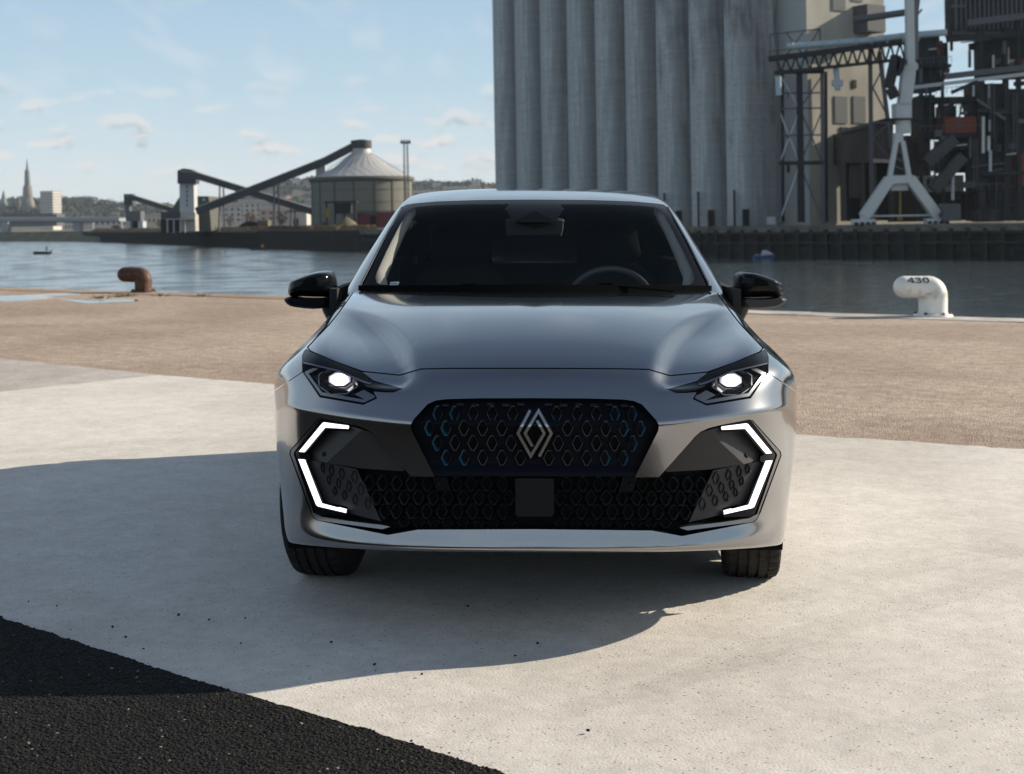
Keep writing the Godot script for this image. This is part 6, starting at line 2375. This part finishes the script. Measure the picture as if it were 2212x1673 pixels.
func build_cabin(car: Node3D, _s: Sheet) -> void:
	var G := make_sheet(cabin_net(), 8, 8)
	var ws := whole_poly([0, 431.5, 120, 432.5, 210, 435.5, 262, 440, 278, 442.5, 287, 448, 304, 478, 330, 524, 355, 574, 374, 612, 378, 622, 377, 660, 0, 660])
	var clear := whole_poly([0, 441.5, 150, 442, 230, 445, 262, 449, 276, 458, 297, 495, 322, 545, 342, 588, 346, 600, 343, 611, 334, 616, 0, 616])
	# mirror mount in black under the top edge
	var tongue := P([-58, 436, 58, 436, 57, 444, 64, 451, 46, 479, 30, 484, -30, 484, -46, 479, -64, 451, -57, 444])
	var clear_t: PackedVector2Array = Geometry2D.clip_polygons(clear, tongue)[0]
	var front := Vector2i(0, 33)
	var body := cut_sheet(G, [], [ws], 0.0, null, Vector2i(0, 56), Vector2i(0, 33))
	put("roof", body, "paint", car)
	var wsn := put("windscreen", cut_sheet(G, [clear_t], [], 0.004, null, Vector2i(0, 40), Vector2i(0, 33)), "windscreen", car)
	put("black_border", cut_sheet(G, [grown(ws, -1.2)], [clear_t], 0.003, null, Vector2i(0, 40), Vector2i(0, 33)), "frit", wsn)
	put("inner_seal", cut_sheet(G, [ws], [clear_t], 0.012, null, Vector2i(0, 40), Vector2i(0, 33)), "shell", wsn)
	for sg in [1.0, -1.0]:
		var line := []
		for q in [[377.5, 624], [374, 612], [355, 574], [330, 524], [304, 478], [287, 449]]:
			line.append(spot(G, q[0] * sg, q[1])[0] + Vector3(0, 0.002, 0.002))
		var b := MB.new()
		b.tube(line, 0.0045, 6)
		put("windscreen_moulding", b, "trim_metal", wsn)
	# sticker low in the corner
	put("sticker", slab(G, P([-312, 610, -294, 609, -296, 616, -314, 616.5]), 0.0, 0.002), "sticker_white", wsn)
	var stp := MB.new()
	for k in 5:
		var u := -311.0 + k * 3.0
		badge_join(stp, cut_sheet(G, [P([u, 611.5, u + 1.8, 611.5, u + 1.6, 614.5, u - 0.2, 614.5])], [], -0.001))
	put("sticker_print", stp, "ink", wsn)
	# side windows, door pillars, quarter panels
	for sg in [1.0, -1.0]:
		var fn := func(a: float, b: float): return func(p: Vector3) -> float: return minf(minf(p.x * sg, a - p.z), p.z - b)
		put("side_window", cut_sheet(G, [], [], 0.0, fn.call(-0.60, -1.50), Vector2i(0, 72), Vector2i(33, 40)), "side_glass", car)
		put("door_pillar", cut_sheet(G, [], [], 0.0, fn.call(-1.50, -1.63), Vector2i(0, 72), Vector2i(33, 40)), "gloss_black", car)
		put("side_window", cut_sheet(G, [], [], 0.0, fn.call(-1.63, -2.24), Vector2i(0, 72), Vector2i(33, 40)), "side_glass", car)
		put("quarter_panel", cut_sheet(G, [], [], 0.0, fn.call(-2.24, -3.4), Vector2i(0, 72), Vector2i(33, 40)), "paint", car)
		put("quarter_lining", cut_sheet(G, [], [], 0.03, fn.call(-2.18, -3.4), Vector2i(0, 72), Vector2i(33, 40), true), "cabin_dark", car)
		put("pillar_foot", cut_sheet(G, [], [], 0.0, fn.call(0.4, -0.60), Vector2i(0, 72), Vector2i(33, 40)), "paint", car)
	put("rear_window", cut_sheet(G, [], [], 0.0, null, Vector2i(57, 72), Vector2i(0, 27)), "side_glass", car)
	put("tailgate_frame", cut_sheet(G, [], [], 0.0, null, Vector2i(57, 72), Vector2i(27, 33)), "paint", car)
	put("roof_spoiler", cut_sheet(G, [], [], 0.0, null, Vector2i(56, 57), Vector2i(0, 33)), "paint", car)
	# inside
	var b := MB.new()
	var rows := []
	for z in [[-0.28, 0.925], [-0.5, 0.932], [-0.8, 0.945], [-1.0, 0.93], [-1.08, 0.86], [-1.06, 0.60]]:
		var line := []
		for k in 13:
			var x := lerpf(-0.70, 0.70, k / 12.0)
			line.append(Vector3(x, z[1] + 0.02 * exp(-pow((x - 0.34) / 0.2, 2.0)) - 0.05 * x * x, z[0] - 0.32 * x * x))
		rows.append(line)
	b.grid(rows)
	put("dashboard", b, "cabin_dark", car)
	var lining := cut_sheet(G, [], [ws], 0.025, null, Vector2i(26, 60), Vector2i(0, 33), true)
	put("roof_lining", lining, "cabin_roof", car)
	for sg in [1.0, -1.0]:
		var t := MB.new()
		t.tube([pu(336 * sg, 640, -0.66), pu(344 * sg, 598, -0.72), pu(322 * sg, 548, -0.86), pu(296 * sg, 500, -1.0), pu(268 * sg, 456, -1.16)], [0.040, 0.044, 0.040, 0.032, 0.026], 8)
		put("pillar_lining", t, "cabin_pale", car)
		var seat := MB.new()
		seat.grid(seat_shape(0.36 * sg, -1.75))
		put("seat", seat, "cabin_seat", car)
		var rest := domed([Vector2(-0.13, 1.03), Vector2(-0.14, 1.13), Vector2(-0.10, 1.20), Vector2(0.10, 1.20), Vector2(0.14, 1.13), Vector2(0.13, 1.03)], [[0.6, 0.05], [0.95, 0.03], [1.0, 0.0], [0.95, -0.04], [0.5, -0.06]])
		put("head_rest", rest, "cabin_seat", car, Transform3D(Basis(), Vector3(0.36 * sg, 0, -1.88)))
		var rest2 := domed([Vector2(-0.12, 1.00), Vector2(-0.13, 1.07), Vector2(-0.09, 1.12), Vector2(0.09, 1.12), Vector2(0.13, 1.07), Vector2(0.12, 1.00)], [[0.6, 0.05], [1.0, 0.02], [1.0, -0.02], [0.5, -0.05]])
		put("head_rest", rest2, "cabin_seat", car, Transform3D(Basis(), Vector3(0.36 * sg, -0.02, -2.32)))
	var rear := MB.new()
	rear.box(Vector3(0, 0.72, -2.30), Vector3(1.25, 0.55, 0.14), Basis(Vector3(1, 0, 0), -0.3))
	rear.box(Vector3(0, 0.42, -2.02), Vector3(1.25, 0.16, 0.55))
	put("rear_bench", rear, "cabin_seat", car)
	var fl := MB.new()
	fl.box(Vector3(0, 0.28, -1.6), Vector3(1.5, 0.04, 2.1))
	fl.box(Vector3(0.775, 0.63, -1.45), Vector3(0.03, 0.66, 1.9))
	fl.box(Vector3(-0.775, 0.63, -1.45), Vector3(0.03, 0.66, 1.9))
	fl.box(Vector3(0, 0.66, -2.44), Vector3(1.44, 0.60, 0.03))
	for sg in [1.0, -1.0]:
		fl.box(Vector3(0.70 * sg, 0.86, -2.10), Vector3(0.14, 0.36, 1.0))
	put("cabin_tub", fl, "cabin_dark", car)
	var wheel := MB.new()
	var ring := []
	for k in 41:
		var a := TAU * k / 40.0
		ring.append(Vector3(cos(a) * 0.178, sin(a) * 0.165, 0))
	wheel.tube(ring, 0.015, 8, false)
	wheel.box(Vector3(0, 0, -0.01), Vector3(0.17, 0.10, 0.04))
	wheel.bar(Vector3(-0.17, 0, 0), Vector3(0.17, 0, 0), 0.03)
	wheel.bar(Vector3(0, 0, 0), Vector3(0, -0.16, 0), 0.03)
	put("steering_wheel", wheel, "wheel_leather", car, Transform3D(Basis(Vector3(1, 0, 0), 0.42), Vector3(0.325, 0.865, -1.17)))
	var mir := domed([Vector2(-0.112, -0.028), Vector2(-0.118, 0.012), Vector2(-0.10, 0.036), Vector2(0.10, 0.036), Vector2(0.118, 0.012), Vector2(0.112, -0.028), Vector2(0.09, -0.038), Vector2(-0.09, -0.038)], [[0.7, 0.022], [0.96, 0.014], [1.0, 0.0], [0.98, -0.012], [0.9, -0.014]])
	put("rear_view_mirror", mir, "cabin_dark", car, Transform3D(Basis(Vector3(1, 0, 0), 0.15), Vector3(0, 1.196, -0.86)))
	var hs := MB.new()
	hs.prism([Vector2(-0.07, 1.225), Vector2(0, 1.262), Vector2(0.07, 1.225), Vector2(0.06, 1.21), Vector2(-0.06, 1.21)], -0.84, -0.80)
	put("camera_housing", hs, "cabin_seat", car)
	# wipers and cowl
	var cowl := MB.new()
	var cr := []
	for k in 2:
		var line := []
		for i in 25:
			var u := lerpf(-382, 382, i / 24.0)
			var s := absf(u) / 382.0
			line.append(pu(u, 634.0 - 5.0 * s * s if k == 0 else 615.0 + 2.0 * s, (-0.225 - 0.25 * s * s) if k == 0 else -0.265 - 0.25 * s * s))
		cr.append(line)
	cowl.grid(cr)
	put("cowl", cowl, "cowl_black", car)
	for w in [[-262, 625.5, -20, 627.5, 70, 631], [34, 626, 270, 624.5, 300, 630]]:
		var b2 := MB.new()
		var a: Vector3 = spot(G, w[0], w[1] - 4.0)[0] + Vector3(0, 0.004, 0.006)
		var c: Vector3 = spot(G, w[2], w[3] - 4.0)[0] + Vector3(0, 0.004, 0.006)
		b2.bar(a, c, 0.006, 0.009)
		var m: Vector3 = a.lerp(c, 0.5)
		b2.bar(m + Vector3(0, 0.006, 0.004), pu(w[4], w[5], -0.27), 0.010, 0.006)
		b2.box(m + Vector3(0, 0.006, 0.003), Vector3(0.05, 0.012, 0.012))
		put("wiper", b2, "cowl_black", car)

func seat_shape(x: float, z: float) -> Array:
	var rows := []
	for q in [[0.25, 0.46, 0.34], [0.25, 0.30, 0.50], [0.25, 0.0, 0.48], [0.24, -0.02, 0.75], [0.21, -0.12, 0.98], [0.14, -0.15, 1.04], [0.14, -0.22, 1.03], [0.22, -0.18, 0.6], [0.22, -0.10, 0.3]]:
		var line := []
		for k in 9:
			var t := lerpf(-1, 1, k / 8.0)
			line.append(Vector3(x + t * q[0], q[2] - 0.03 * t * t * t * t, z + q[1] + 0.03 * t * t))
		rows.append(line)
	return rows

# flanks and tail: one band from the front wing round the rear, with the rear wheel arch cut out
func build_body(car: Node3D, S: Sheet) -> void:
	var first := []
	var lastc := S.C - 1
	var mid := (S.C - 1) / 2
	for c in range(mid + 7 * 8, lastc + 1):
		first.append(S.p[(S.R - 1) * S.C + c])
	var hs := 15
	var start := []
	for i in hs:
		start.append(first[int(round(lerpf(0, first.size() - 1, float(i) / (hs - 1))))])
	var stations := [[-1.0, 0.805, 0.92, 0.878, 0.868, 0.17], [-1.4, 0.815, 0.94, 0.884, 0.872, 0.17], [-1.8, 0.812, 0.955, 0.886, 0.874, 0.17], [-2.1, 0.800, 0.975, 0.888, 0.876, 0.18], [-2.4, 0.755, 1.00, 0.876, 0.86, 0.20], [-2.56, 0.69, 1.01, 0.845, 0.82, 0.24], [-2.68, 0.62, 1.005, 0.77, 0.74, 0.26], [-2.74, 0.45, 1.00, 0.55, 0.52, 0.27], [-2.76, 0.2, 1.00, 0.25, 0.22, 0.27], [-2.76, 0.0, 1.00, 0.0, 0.0, 0.27]]
	var rows := [start]
	for st in stations:
		var line := []
		for i in hs:
			var t := float(i) / (hs - 1)
			var y := lerpf(st[2], st[5], t)
			var x: float
			if t < 0.3:
				x = lerpf(st[1], st[3], 1.0 - pow(1.0 - t / 0.3, 2.0))
			elif t < 0.85:
				x = lerpf(st[3], st[4], (t - 0.3) / 0.55) - 0.012 * sin((t - 0.3) / 0.55 * PI)
			else:
				x = st[4] - 0.07 * pow((t - 0.85) / 0.15, 2.0) * (st[4] / 0.87)
			line.append(Vector3(x, y, st[0] + (0.05 * (1.0 - t) if st[0] > -2.6 else 0.0)))
		rows.append(line)
	var fine := []
	for r in rows.size() - 1:
		for k in 8 + (1 if r == rows.size() - 2 else 0):
			var line := []
			for i in hs:
				var a: Vector3 = rows[maxi(r - 1, 0)][i]
				var b: Vector3 = rows[r][i]
				var c: Vector3 = rows[r + 1][i]
				var d: Vector3 = rows[mini(r + 2, rows.size() - 1)][i]
				line.append(b.cubic_interpolate(c, a, d, k / 8.0))
			fine.append(line)
	var R := fine.size()
	# finer round the arch: cut by circle in side view
	for sg in [1.0, -1.0]:
		var groups := {"front_door": [0.0, -1.52], "rear_door": [-1.528, -2.10], "rear_wing": [-2.108, -4.0]}
		for name_ in groups:
			var b := MB.new()
			for r in R - 1:
				for i in hs - 1:
					for h in 2:
						var ids := [[r, i], [r + 1, i + 1], [r, i + 1]] if h == 0 else [[r, i], [r + 1, i], [r + 1, i + 1]]
						var pts := []
						for q in ids:
							pts.append(fine[q[0]][q[1]])
						var poly := PackedVector2Array()
						for p in pts:
							poly.append(Vector2(p.z, p.y))
						var nrm := []
						for q in ids:
							var du: Vector3 = fine[mini(q[0] + 1, R - 1)][q[1]] - fine[maxi(q[0] - 1, 0)][q[1]]
							var dv: Vector3 = fine[q[0]][mini(q[1] + 1, hs - 1)] - fine[q[0]][maxi(q[1] - 1, 0)]
							nrm.append(du.cross(dv).normalized())
						var zr: Array = groups[name_]
						var ps := [poly]
						if absf(Vector2(poly[1] - poly[0]).cross(poly[2] - poly[0])) > 1e-6:
							var circ := PackedVector2Array()
							for k in 40:
								circ.append(Vector2(-2.25 + cos(TAU * k / 40) * 0.378, 0.32 + sin(TAU * k / 40) * 0.378))
							ps = Geometry2D.clip_polygons(poly, circ)
							var keep := []
							for x in ps:
								keep += Array(Geometry2D.intersect_polygons(x, P([zr[0], -1, zr[0], 2, zr[1], 2, zr[1], -1])))
							ps = keep
						elif pts[0].z > zr[0] or pts[0].z < zr[1]:
							continue
						for x in ps:
							var tr := Geometry2D.triangulate_polygon(x)
							for t in range(0, tr.size(), 3):
								var o := []
								var on_ := []
								for k in 3:
									var w := bary(x[tr[t + k]], poly[0], poly[1], poly[2])
									var v: Vector3 = pts[0] * w.x + pts[1] * w.y + pts[2] * w.z
									var m: Vector3 = (nrm[0] * w.x + nrm[1] * w.y + nrm[2] * w.z).normalized()
									o.append(Vector3(v.x * sg, v.y, v.z))
									on_.append(Vector3(m.x * sg, m.y, m.z))
								var fc: Vector3 = (o[2] - o[0]).cross(o[1] - o[0])
								var av: Vector3 = on_[0]
								if av.x * sg < 0.0 and absf(av.x) > 0.2:
									for k in 3:
										on_[k] = -on_[k]
									av = on_[0]
								elif absf(av.x) <= 0.2 and av.z > 0:
									for k in 3:
										on_[k] = -on_[k]
									av = on_[0]
								if fc.dot(av) < 0.0:
									b.tri_n(o[0], o[2], o[1], on_[0], on_[2], on_[1])
								else:
									b.tri_n(o[0], o[1], o[2], on_[0], on_[1], on_[2])
			var part := put(name_, b, "paint", car)
			if name_ != "rear_wing":
				var hb := MB.new()
				var hz := -1.38 if name_ == "front_door" else -1.98
				hb.box(Vector3(0.895 * sg, 0.80, hz), Vector3(0.022, 0.028, 0.2))
				put("handle", hb, "paint", part)
			else:
				var tb := MB.new()
				tb.prism([Vector2(0.45, 0.86), Vector2(0.62, 0.90), Vector2(0.64, 0.80), Vector2(0.50, 0.78)], -2.77, -2.74, Transform3D(Basis.from_scale(Vector3(sg, 1, 1)), Vector3.ZERO))
				put("tail_lamp", tb, mat("tail_red", Color(0.25, 0.01, 0.012), 0.2), part)
	var u := MB.new()
	u.box(Vector3(0, 0.20, -1.15), Vector3(1.30, 0.03, 3.1))
	u.prism([Vector2(-0.70, 0.20), Vector2(-0.68, 0.42), Vector2(-0.58, 0.60), Vector2(-0.36, 0.71), Vector2(0, 0.75), Vector2(0.36, 0.71), Vector2(0.58, 0.60), Vector2(0.68, 0.42), Vector2(0.70, 0.20)], -0.31, -0.295, Transform3D(Basis(Vector3(1, 0, 0), Vector3(0, 0, 1), Vector3(0, -1, 0)), Vector3.ZERO))
	u.box(Vector3(0, 0.48, 0.46), Vector3(1.1, 0.36, 0.05))
	u.box(Vector3(0.56, 0.5, 0.0), Vector3(0.03, 0.5, 0.86))
	u.box(Vector3(-0.56, 0.5, 0.0), Vector3(0.03, 0.5, 0.86))
	u.box(Vector3(0, 0.45, -0.5), Vector3(1.66, 0.55, 0.03))
	u.box(Vector3(0.58, 0.5, -2.25), Vector3(0.03, 0.5, 0.86))
	u.box(Vector3(-0.58, 0.5, -2.25), Vector3(0.03, 0.5, 0.86))
	put("underbody", u, "shell", car)
	for sg in [1.0, -1.0]:
		var sk := MB.new()  # skirt, spat and mud flap added to block sun under the car
		sk.box(Vector3(0.835 * sg, 0.165, -1.13), Vector3(0.03, 0.10, 1.48))
		sk.box(Vector3(0.825 * sg, 0.17, -0.31), Vector3(0.03, 0.16, 0.14))
		sk.box(Vector3(0.74 * sg, 0.20, -0.40), Vector3(0.20, 0.18, 0.02))
		put("added_skirt", sk, "grille_plastic", car)
	for sg in [1.0, -1.0]:
		var d := MB.new()
		d.box(Vector3(0.54 * sg, 0.215, 0.37), Vector3(0.26, 0.07, 0.025))
		put("air_deflector", d, "shell", car)
		var liner := MB.new()
		var lr := []
		for k in 25:
			var a := TAU * (k / 24.0) * 0.62 - 0.38
			lr.append([Vector3(0.55 * sg, 0.32 + 0.40 * sin(a), 0.40 * cos(a)), Vector3(0.79 * sg, 0.32 + 0.395 * sin(a), 0.395 * cos(a))])
		liner.grid(lr)
		put("arch_liner", liner, "shell", car)

func tyre_mesh() -> MB:
	# tread with four grooves and cut shoulders; axle along y of the lathe
	var R := 0.320
	var w := 0.094
	var prof := []
	for q in [[0.215, -0.078], [0.235, -0.090], [0.275, -0.096], [0.300, -0.0925], [0.312, -0.085], [0.3165, -0.074]]:
		prof.append(Vector2(q[0], q[1]))
	for g in [-0.050, -0.017, 0.017, 0.050]:
		prof.append(Vector2(R - 0.0015 * absf(g) / 0.05, g - 0.0056))
		prof.append(Vector2(R - 0.008, g - 0.0044))
		prof.append(Vector2(R - 0.008, g + 0.0044))
		prof.append(Vector2(R - 0.0015 * absf(g) / 0.05, g + 0.0056))
	for q in [[0.3165, 0.074], [0.312, 0.085], [0.300, 0.0925], [0.275, 0.096], [0.235, 0.090], [0.215, 0.078]]:
		prof.append(Vector2(q[0], q[1]))
	var seg := 288
	var b := MB.new()
	for i in prof.size() - 1:
		var rows := []
		for e in 2:
			var p: Vector2 = prof[i + e]
			var ring := []
			for k in seg:
				var a := TAU * k / seg
				var r := p.x
				# sipes across the shoulder blocks and the ribs
				if r > 0.305 and absf(p.y) > 0.055 and k % 6 == 0:
					r -= 0.007
				elif r > 0.305 and absf(p.y) > 0.015 and (k + int(absf(p.y) * 150.0)) % 9 == 0:
					r -= 0.004
				ring.append(Vector3(cos(a) * r, p.y, sin(a) * r))
			rows.append(ring)
		b.grid(rows, true)
	return b

func build_wheels(car: Node3D) -> void:
	var tm := tyre_mesh().mesh()
	var rim_ := MB.new()
	rim_.lathe([Vector2(0.212, -0.088), Vector2(0.222, -0.088), Vector2(0.222, -0.07), Vector2(0.20, -0.05), Vector2(0.195, 0.06), Vector2(0.20, 0.075), Vector2(0.218, 0.088), Vector2(0.208, 0.09), Vector2(0.196, 0.07)], 48)
	for k in 5:
		var a := TAU * k / 5.0
		for s in [-0.13, 0.13]:
			rim_.bar(Vector3(cos(a) * 0.04, 0.062, sin(a) * 0.04), Vector3(cos(a + s) * 0.203, 0.072, sin(a + s) * 0.203), 0.026, 0.022)
	rim_.lathe([Vector2(0.0, 0.078), Vector2(0.03, 0.078), Vector2(0.06, 0.07), Vector2(0.065, 0.04)], 24)
	var rm := rim_.mesh()
	var disc := MB.new()
	disc.lathe([Vector2(0.05, 0.01), Vector2(0.15, 0.01), Vector2(0.15, -0.015), Vector2(0.05, -0.015)], 32)
	disc.lathe([Vector2(0.0, -0.03), Vector2(0.21, -0.03)], 32)
	var dm := disc.mesh()
	for z in [0.0, -2.25]:
		for sg in [1.0, -1.0]:
			var hub := Node3D.new()
			hub.name = "wheel" if not car.has_node("wheel") else "wheel_00%d" % car.get_children().filter(func(c): return String(c.name).begins_with("wheel")).size()
			var steer := -0.11 if z == 0.0 else 0.0
			hub.transform = Transform3D(Basis(Vector3.UP, steer) * Basis(Vector3(0, 0, 1), -PI * 0.5 * sg), Vector3(((0.742 if sg > 0 else 0.708) if z == 0.0 else 0.755) * sg, 0.319, z))
			car.add_child(hub)
			put("tyre", tm, "rubber", hub)
			put("rim", rm, "rim_metal", hub)
			put("brake_disc", dm, "trim_metal", hub)

func build_mirror(car: Node3D, sg: float) -> void:
	var d := CARD + 0.62
	var s := d / F
	var q := func(a: Array) -> Array:
		var out := []
		for i in range(0, a.size(), 2):
			out.append(Vector2(a[i] * s * sg, CAMH - (a[i + 1] - HOR) * s))
		return out
	# domed cap, the darker wedge under it, and the stalk
	var cap := domed(q.call([437, 641, 432, 620, 434, 600, 441, 589, 452, 586, 470, 587, 496, 594, 524, 605, 532, 611, 534, 620, 533, 640, 500, 642, 465, 643]), [[0.30, 0.088, Vector2(-0.004 * sg, 0.012)], [0.62, 0.076, Vector2(-0.003 * sg, 0.008)], [0.82, 0.055, Vector2(-0.002 * sg, 0.004)], [0.94, 0.024], [0.995, -0.016], [1.0, -0.06], [0.96, -0.068]], 5)
	var root := put("door_mirror", cap, "gloss_black", car, Transform3D(Basis(), Vector3(0, 0, -0.62)))
	root.set_meta("label", "door mirror on the right side of the picture" if sg > 0 else "door mirror on the left side of the picture")
	var wedge := domed(q.call([438, 644, 470, 645, 505, 644, 533, 642, 540, 648, 527, 660, 500, 665, 470, 667, 448, 664, 438, 656]), [[0.75, 0.078, Vector2(0, 0.004)], [0.93, 0.062], [1.0, 0.02], [1.0, -0.05], [0.9, -0.06]], 3)
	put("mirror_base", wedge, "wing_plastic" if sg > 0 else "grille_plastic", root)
	var st := MB.new()
	st.tube([Vector3(447 * s * sg, CAMH - (650 - HOR) * s, -0.01), Vector3(446 * s * sg, CAMH - (668 - HOR) * s, -0.02), Vector3(437 * s * sg, CAMH - (690 - HOR) * s, -0.03), Vector3(428 * s * sg, CAMH - (715 - HOR) * s, -0.04)], [0.032, 0.030, 0.028, 0.03], 10)
	put("mirror_stalk", st, "wing_plastic", root)
	var gl := MB.new()
	gl.prism(q.call([441, 640, 437, 602, 450, 591, 525, 610, 530, 638]), -0.0695, -0.0705)
	put("mirror_glass", gl, mat("mirror_silver", Color(0.7, 0.72, 0.74), 0.03, 1.0), root)

func make_sky() -> ImageTexture:
	var W := 4096
	var H := 2048
	var im := Image.create(W, H, false, Image.FORMAT_RGB8)
	# colours by height above the horizon, linear
	var stops := [[-90.0, Color(0.20, 0.19, 0.17)], [-4.0, Color(0.34, 0.36, 0.38)], [0.0, Color(0.79, 0.835, 0.84)], [1.5, Color(0.765, 0.825, 0.84)], [3.5, Color(0.635, 0.76, 0.825)], [6.0, Color(0.51, 0.685, 0.80)], [9.5, Color(0.43, 0.60, 0.765)], [20.0, Color(0.46, 0.59, 0.71)], [30.0, Color(0.36, 0.475, 0.605)], [43.0, Color(0.155, 0.22, 0.335)], [90.0, Color(0.08, 0.115, 0.19)]]
	for y in H:
		var el := 90.0 - 180.0 * (y + 0.5) / H
		var c: Color = stops[0][1]
		for k in stops.size() - 1:
			if el >= stops[k][0]:
				c = stops[k][1].lerp(stops[k + 1][1], clampf((el - stops[k][0]) / (stops[k + 1][0] - stops[k][0]), 0, 1))
		im.fill_rect(Rect2i(0, y, W, 1), (c * SKY_K).linear_to_srgb())
	var f := FastNoiseLite.new()
	f.seed = 8
	f.frequency = 1.0
	f.fractal_octaves = 5
	var big := FastNoiseLite.new()
	big.seed = 15
	big.frequency = 1.0
	big.fractal_octaves = 3
	var y0 := int((90.0 - 42.0) / 180.0 * H)
	var y1 := int(90.0 / 180.0 * H)
	for y in range(y0, y1):
		var el := 90.0 - 180.0 * (y + 0.5) / H
		var se := sin(deg_to_rad(el))
		for x in W:
			var az := TAU * (x + 0.5) / W
			# small low cumulus: puffs wider than tall
			var ca := cos(az) * 9.0
			var sa := sin(az) * 9.0
			var low := clampf(1.0 - absf(el - 3.2) / 3.8, 0, 1)
			var base := f.get_noise_3d(ca * 2.1, el * 0.95, sa * 2.1)
			var a := smoothstep(0.41 - 0.20 * low, 0.66 - 0.20 * low, base * 1.25 + 0.10) * smoothstep(0.0, 1.2, el) * low
			# thin high veil
			var veil := 0.0
			if (x & 1) == 0 or true:
				veil = smoothstep(-0.05, 0.65, big.get_noise_3d(ca * 0.16 / (se + 0.12), 3.0, sa * 0.55 / (se + 0.12))) * 0.34 * smoothstep(1.5, 6.0, el) * (1.0 - smoothstep(24.0, 42.0, el))
			if a < 0.004 and veil < 0.004:
				continue
			var c := im.get_pixel(x, y).srgb_to_linear()
			c = c.lerp(Color(0.74, 0.80, 0.86) * SKY_K, veil)
			if a > 0.004:
				var above := f.get_noise_3d(ca * 2.1, (el + 0.35) * 0.95, sa * 2.1)
				var lit := clampf(0.45 + (base - above) * 3.6, 0, 1)
				c = c.lerp((Color(0.46, 0.51, 0.56).lerp(Color(0.82, 0.81, 0.80), lit)) * SKY_K, a * 0.92)
			im.set_pixel(x, y, c.linear_to_srgb())
	# the bright air round the sun
	var to_sun := -sun_direction()
	for y in range(int(H * 0.12), int(H * 0.5)):
		var ph := PI * (y + 0.5) / H
		for x in range(int(W * 0.07), int(W * 0.33)):
			var az := TAU * (x + 0.5) / W
			var dir := Vector3(sin(az) * sin(ph), cos(ph), -cos(az) * sin(ph))
			var ang := rad_to_deg(acos(clampf(dir.dot(to_sun), -1, 1)))
			if ang > 40.0:
				continue
			var k := exp(-ang / 11.0) - exp(-40.0 / 11.0)
			var c := im.get_pixel(x, y).srgb_to_linear() + Color(1.0, 0.95, 0.86) * (1.1 * k)
			im.set_pixel(x, y, Color(minf(c.r, 1.0), minf(c.g, 1.0), minf(c.b, 1.0)).linear_to_srgb())
	return ImageTexture.create_from_image(im)

func sun_direction() -> Vector3:
	var el := deg_to_rad(24.5)
	var az := deg_to_rad(20.0)
	return Vector3(-cos(el) * cos(az), -sin(el), cos(el) * sin(az))

const EXPO := 1.38
const SKY_K := 0.725

func _ready() -> void:
	var cam := Camera3D.new()
	cam.name = "camera"
	add_child(cam)
	cam.transform = near * Transform3D(Basis(), Vector3(0, CAMH, 0))
	cam.near = 0.1
	cam.far = 12000.0
	cam.projection = Camera3D.PROJECTION_FRUSTUM
	cam.keep_aspect = Camera3D.KEEP_HEIGHT
	var ca := CameraAttributesPhysical.new()
	ca.frustum_focal_length = 47.7
	ca.frustum_focus_distance = 4.0
	ca.exposure_aperture = 6.5
	ca.frustum_near = 0.1
	ca.frustum_far = 12000.0
	cam.attributes = ca
	cam.size = 1673.0 / F * 0.1
	cam.frustum_offset = Vector2(0.0, (HOR - 836.5) / F * 0.1)
	var we := WorldEnvironment.new()
	we.name = "environment"
	var env := Environment.new()
	env.background_mode = Environment.BG_SKY
	var sm := PanoramaSkyMaterial.new()
	sm.panorama = make_sky()
	sm.energy_multiplier = 1.0
	var sky := Sky.new()
	sky.sky_material = sm
	env.sky = sky
	env.tonemap_mode = Environment.TONE_MAPPER_LINEAR
	env.tonemap_exposure = EXPO
	env.sdfgi_enabled = true
	env.ssao_enabled = true
	env.ssil_enabled = true
	env.fog_enabled = true
	env.fog_density = 0.00008
	env.fog_light_color = Color(0.80, 0.86, 0.92)
	we.environment = env
	add_child(we)
	var sun := DirectionalLight3D.new()
	sun.name = "sun"
	add_child(sun)
	sun.light_energy = 1.6
	sun.light_color = Color(1.0, 0.955, 0.875)
	sun.light_angular_distance = 0.5
	sun.shadow_enabled = true
	sun.look_at_from_position(Vector3.ZERO, sun_direction(), Vector3.UP)

	make_materials()
	build_near()
	build_far()
	build_car()
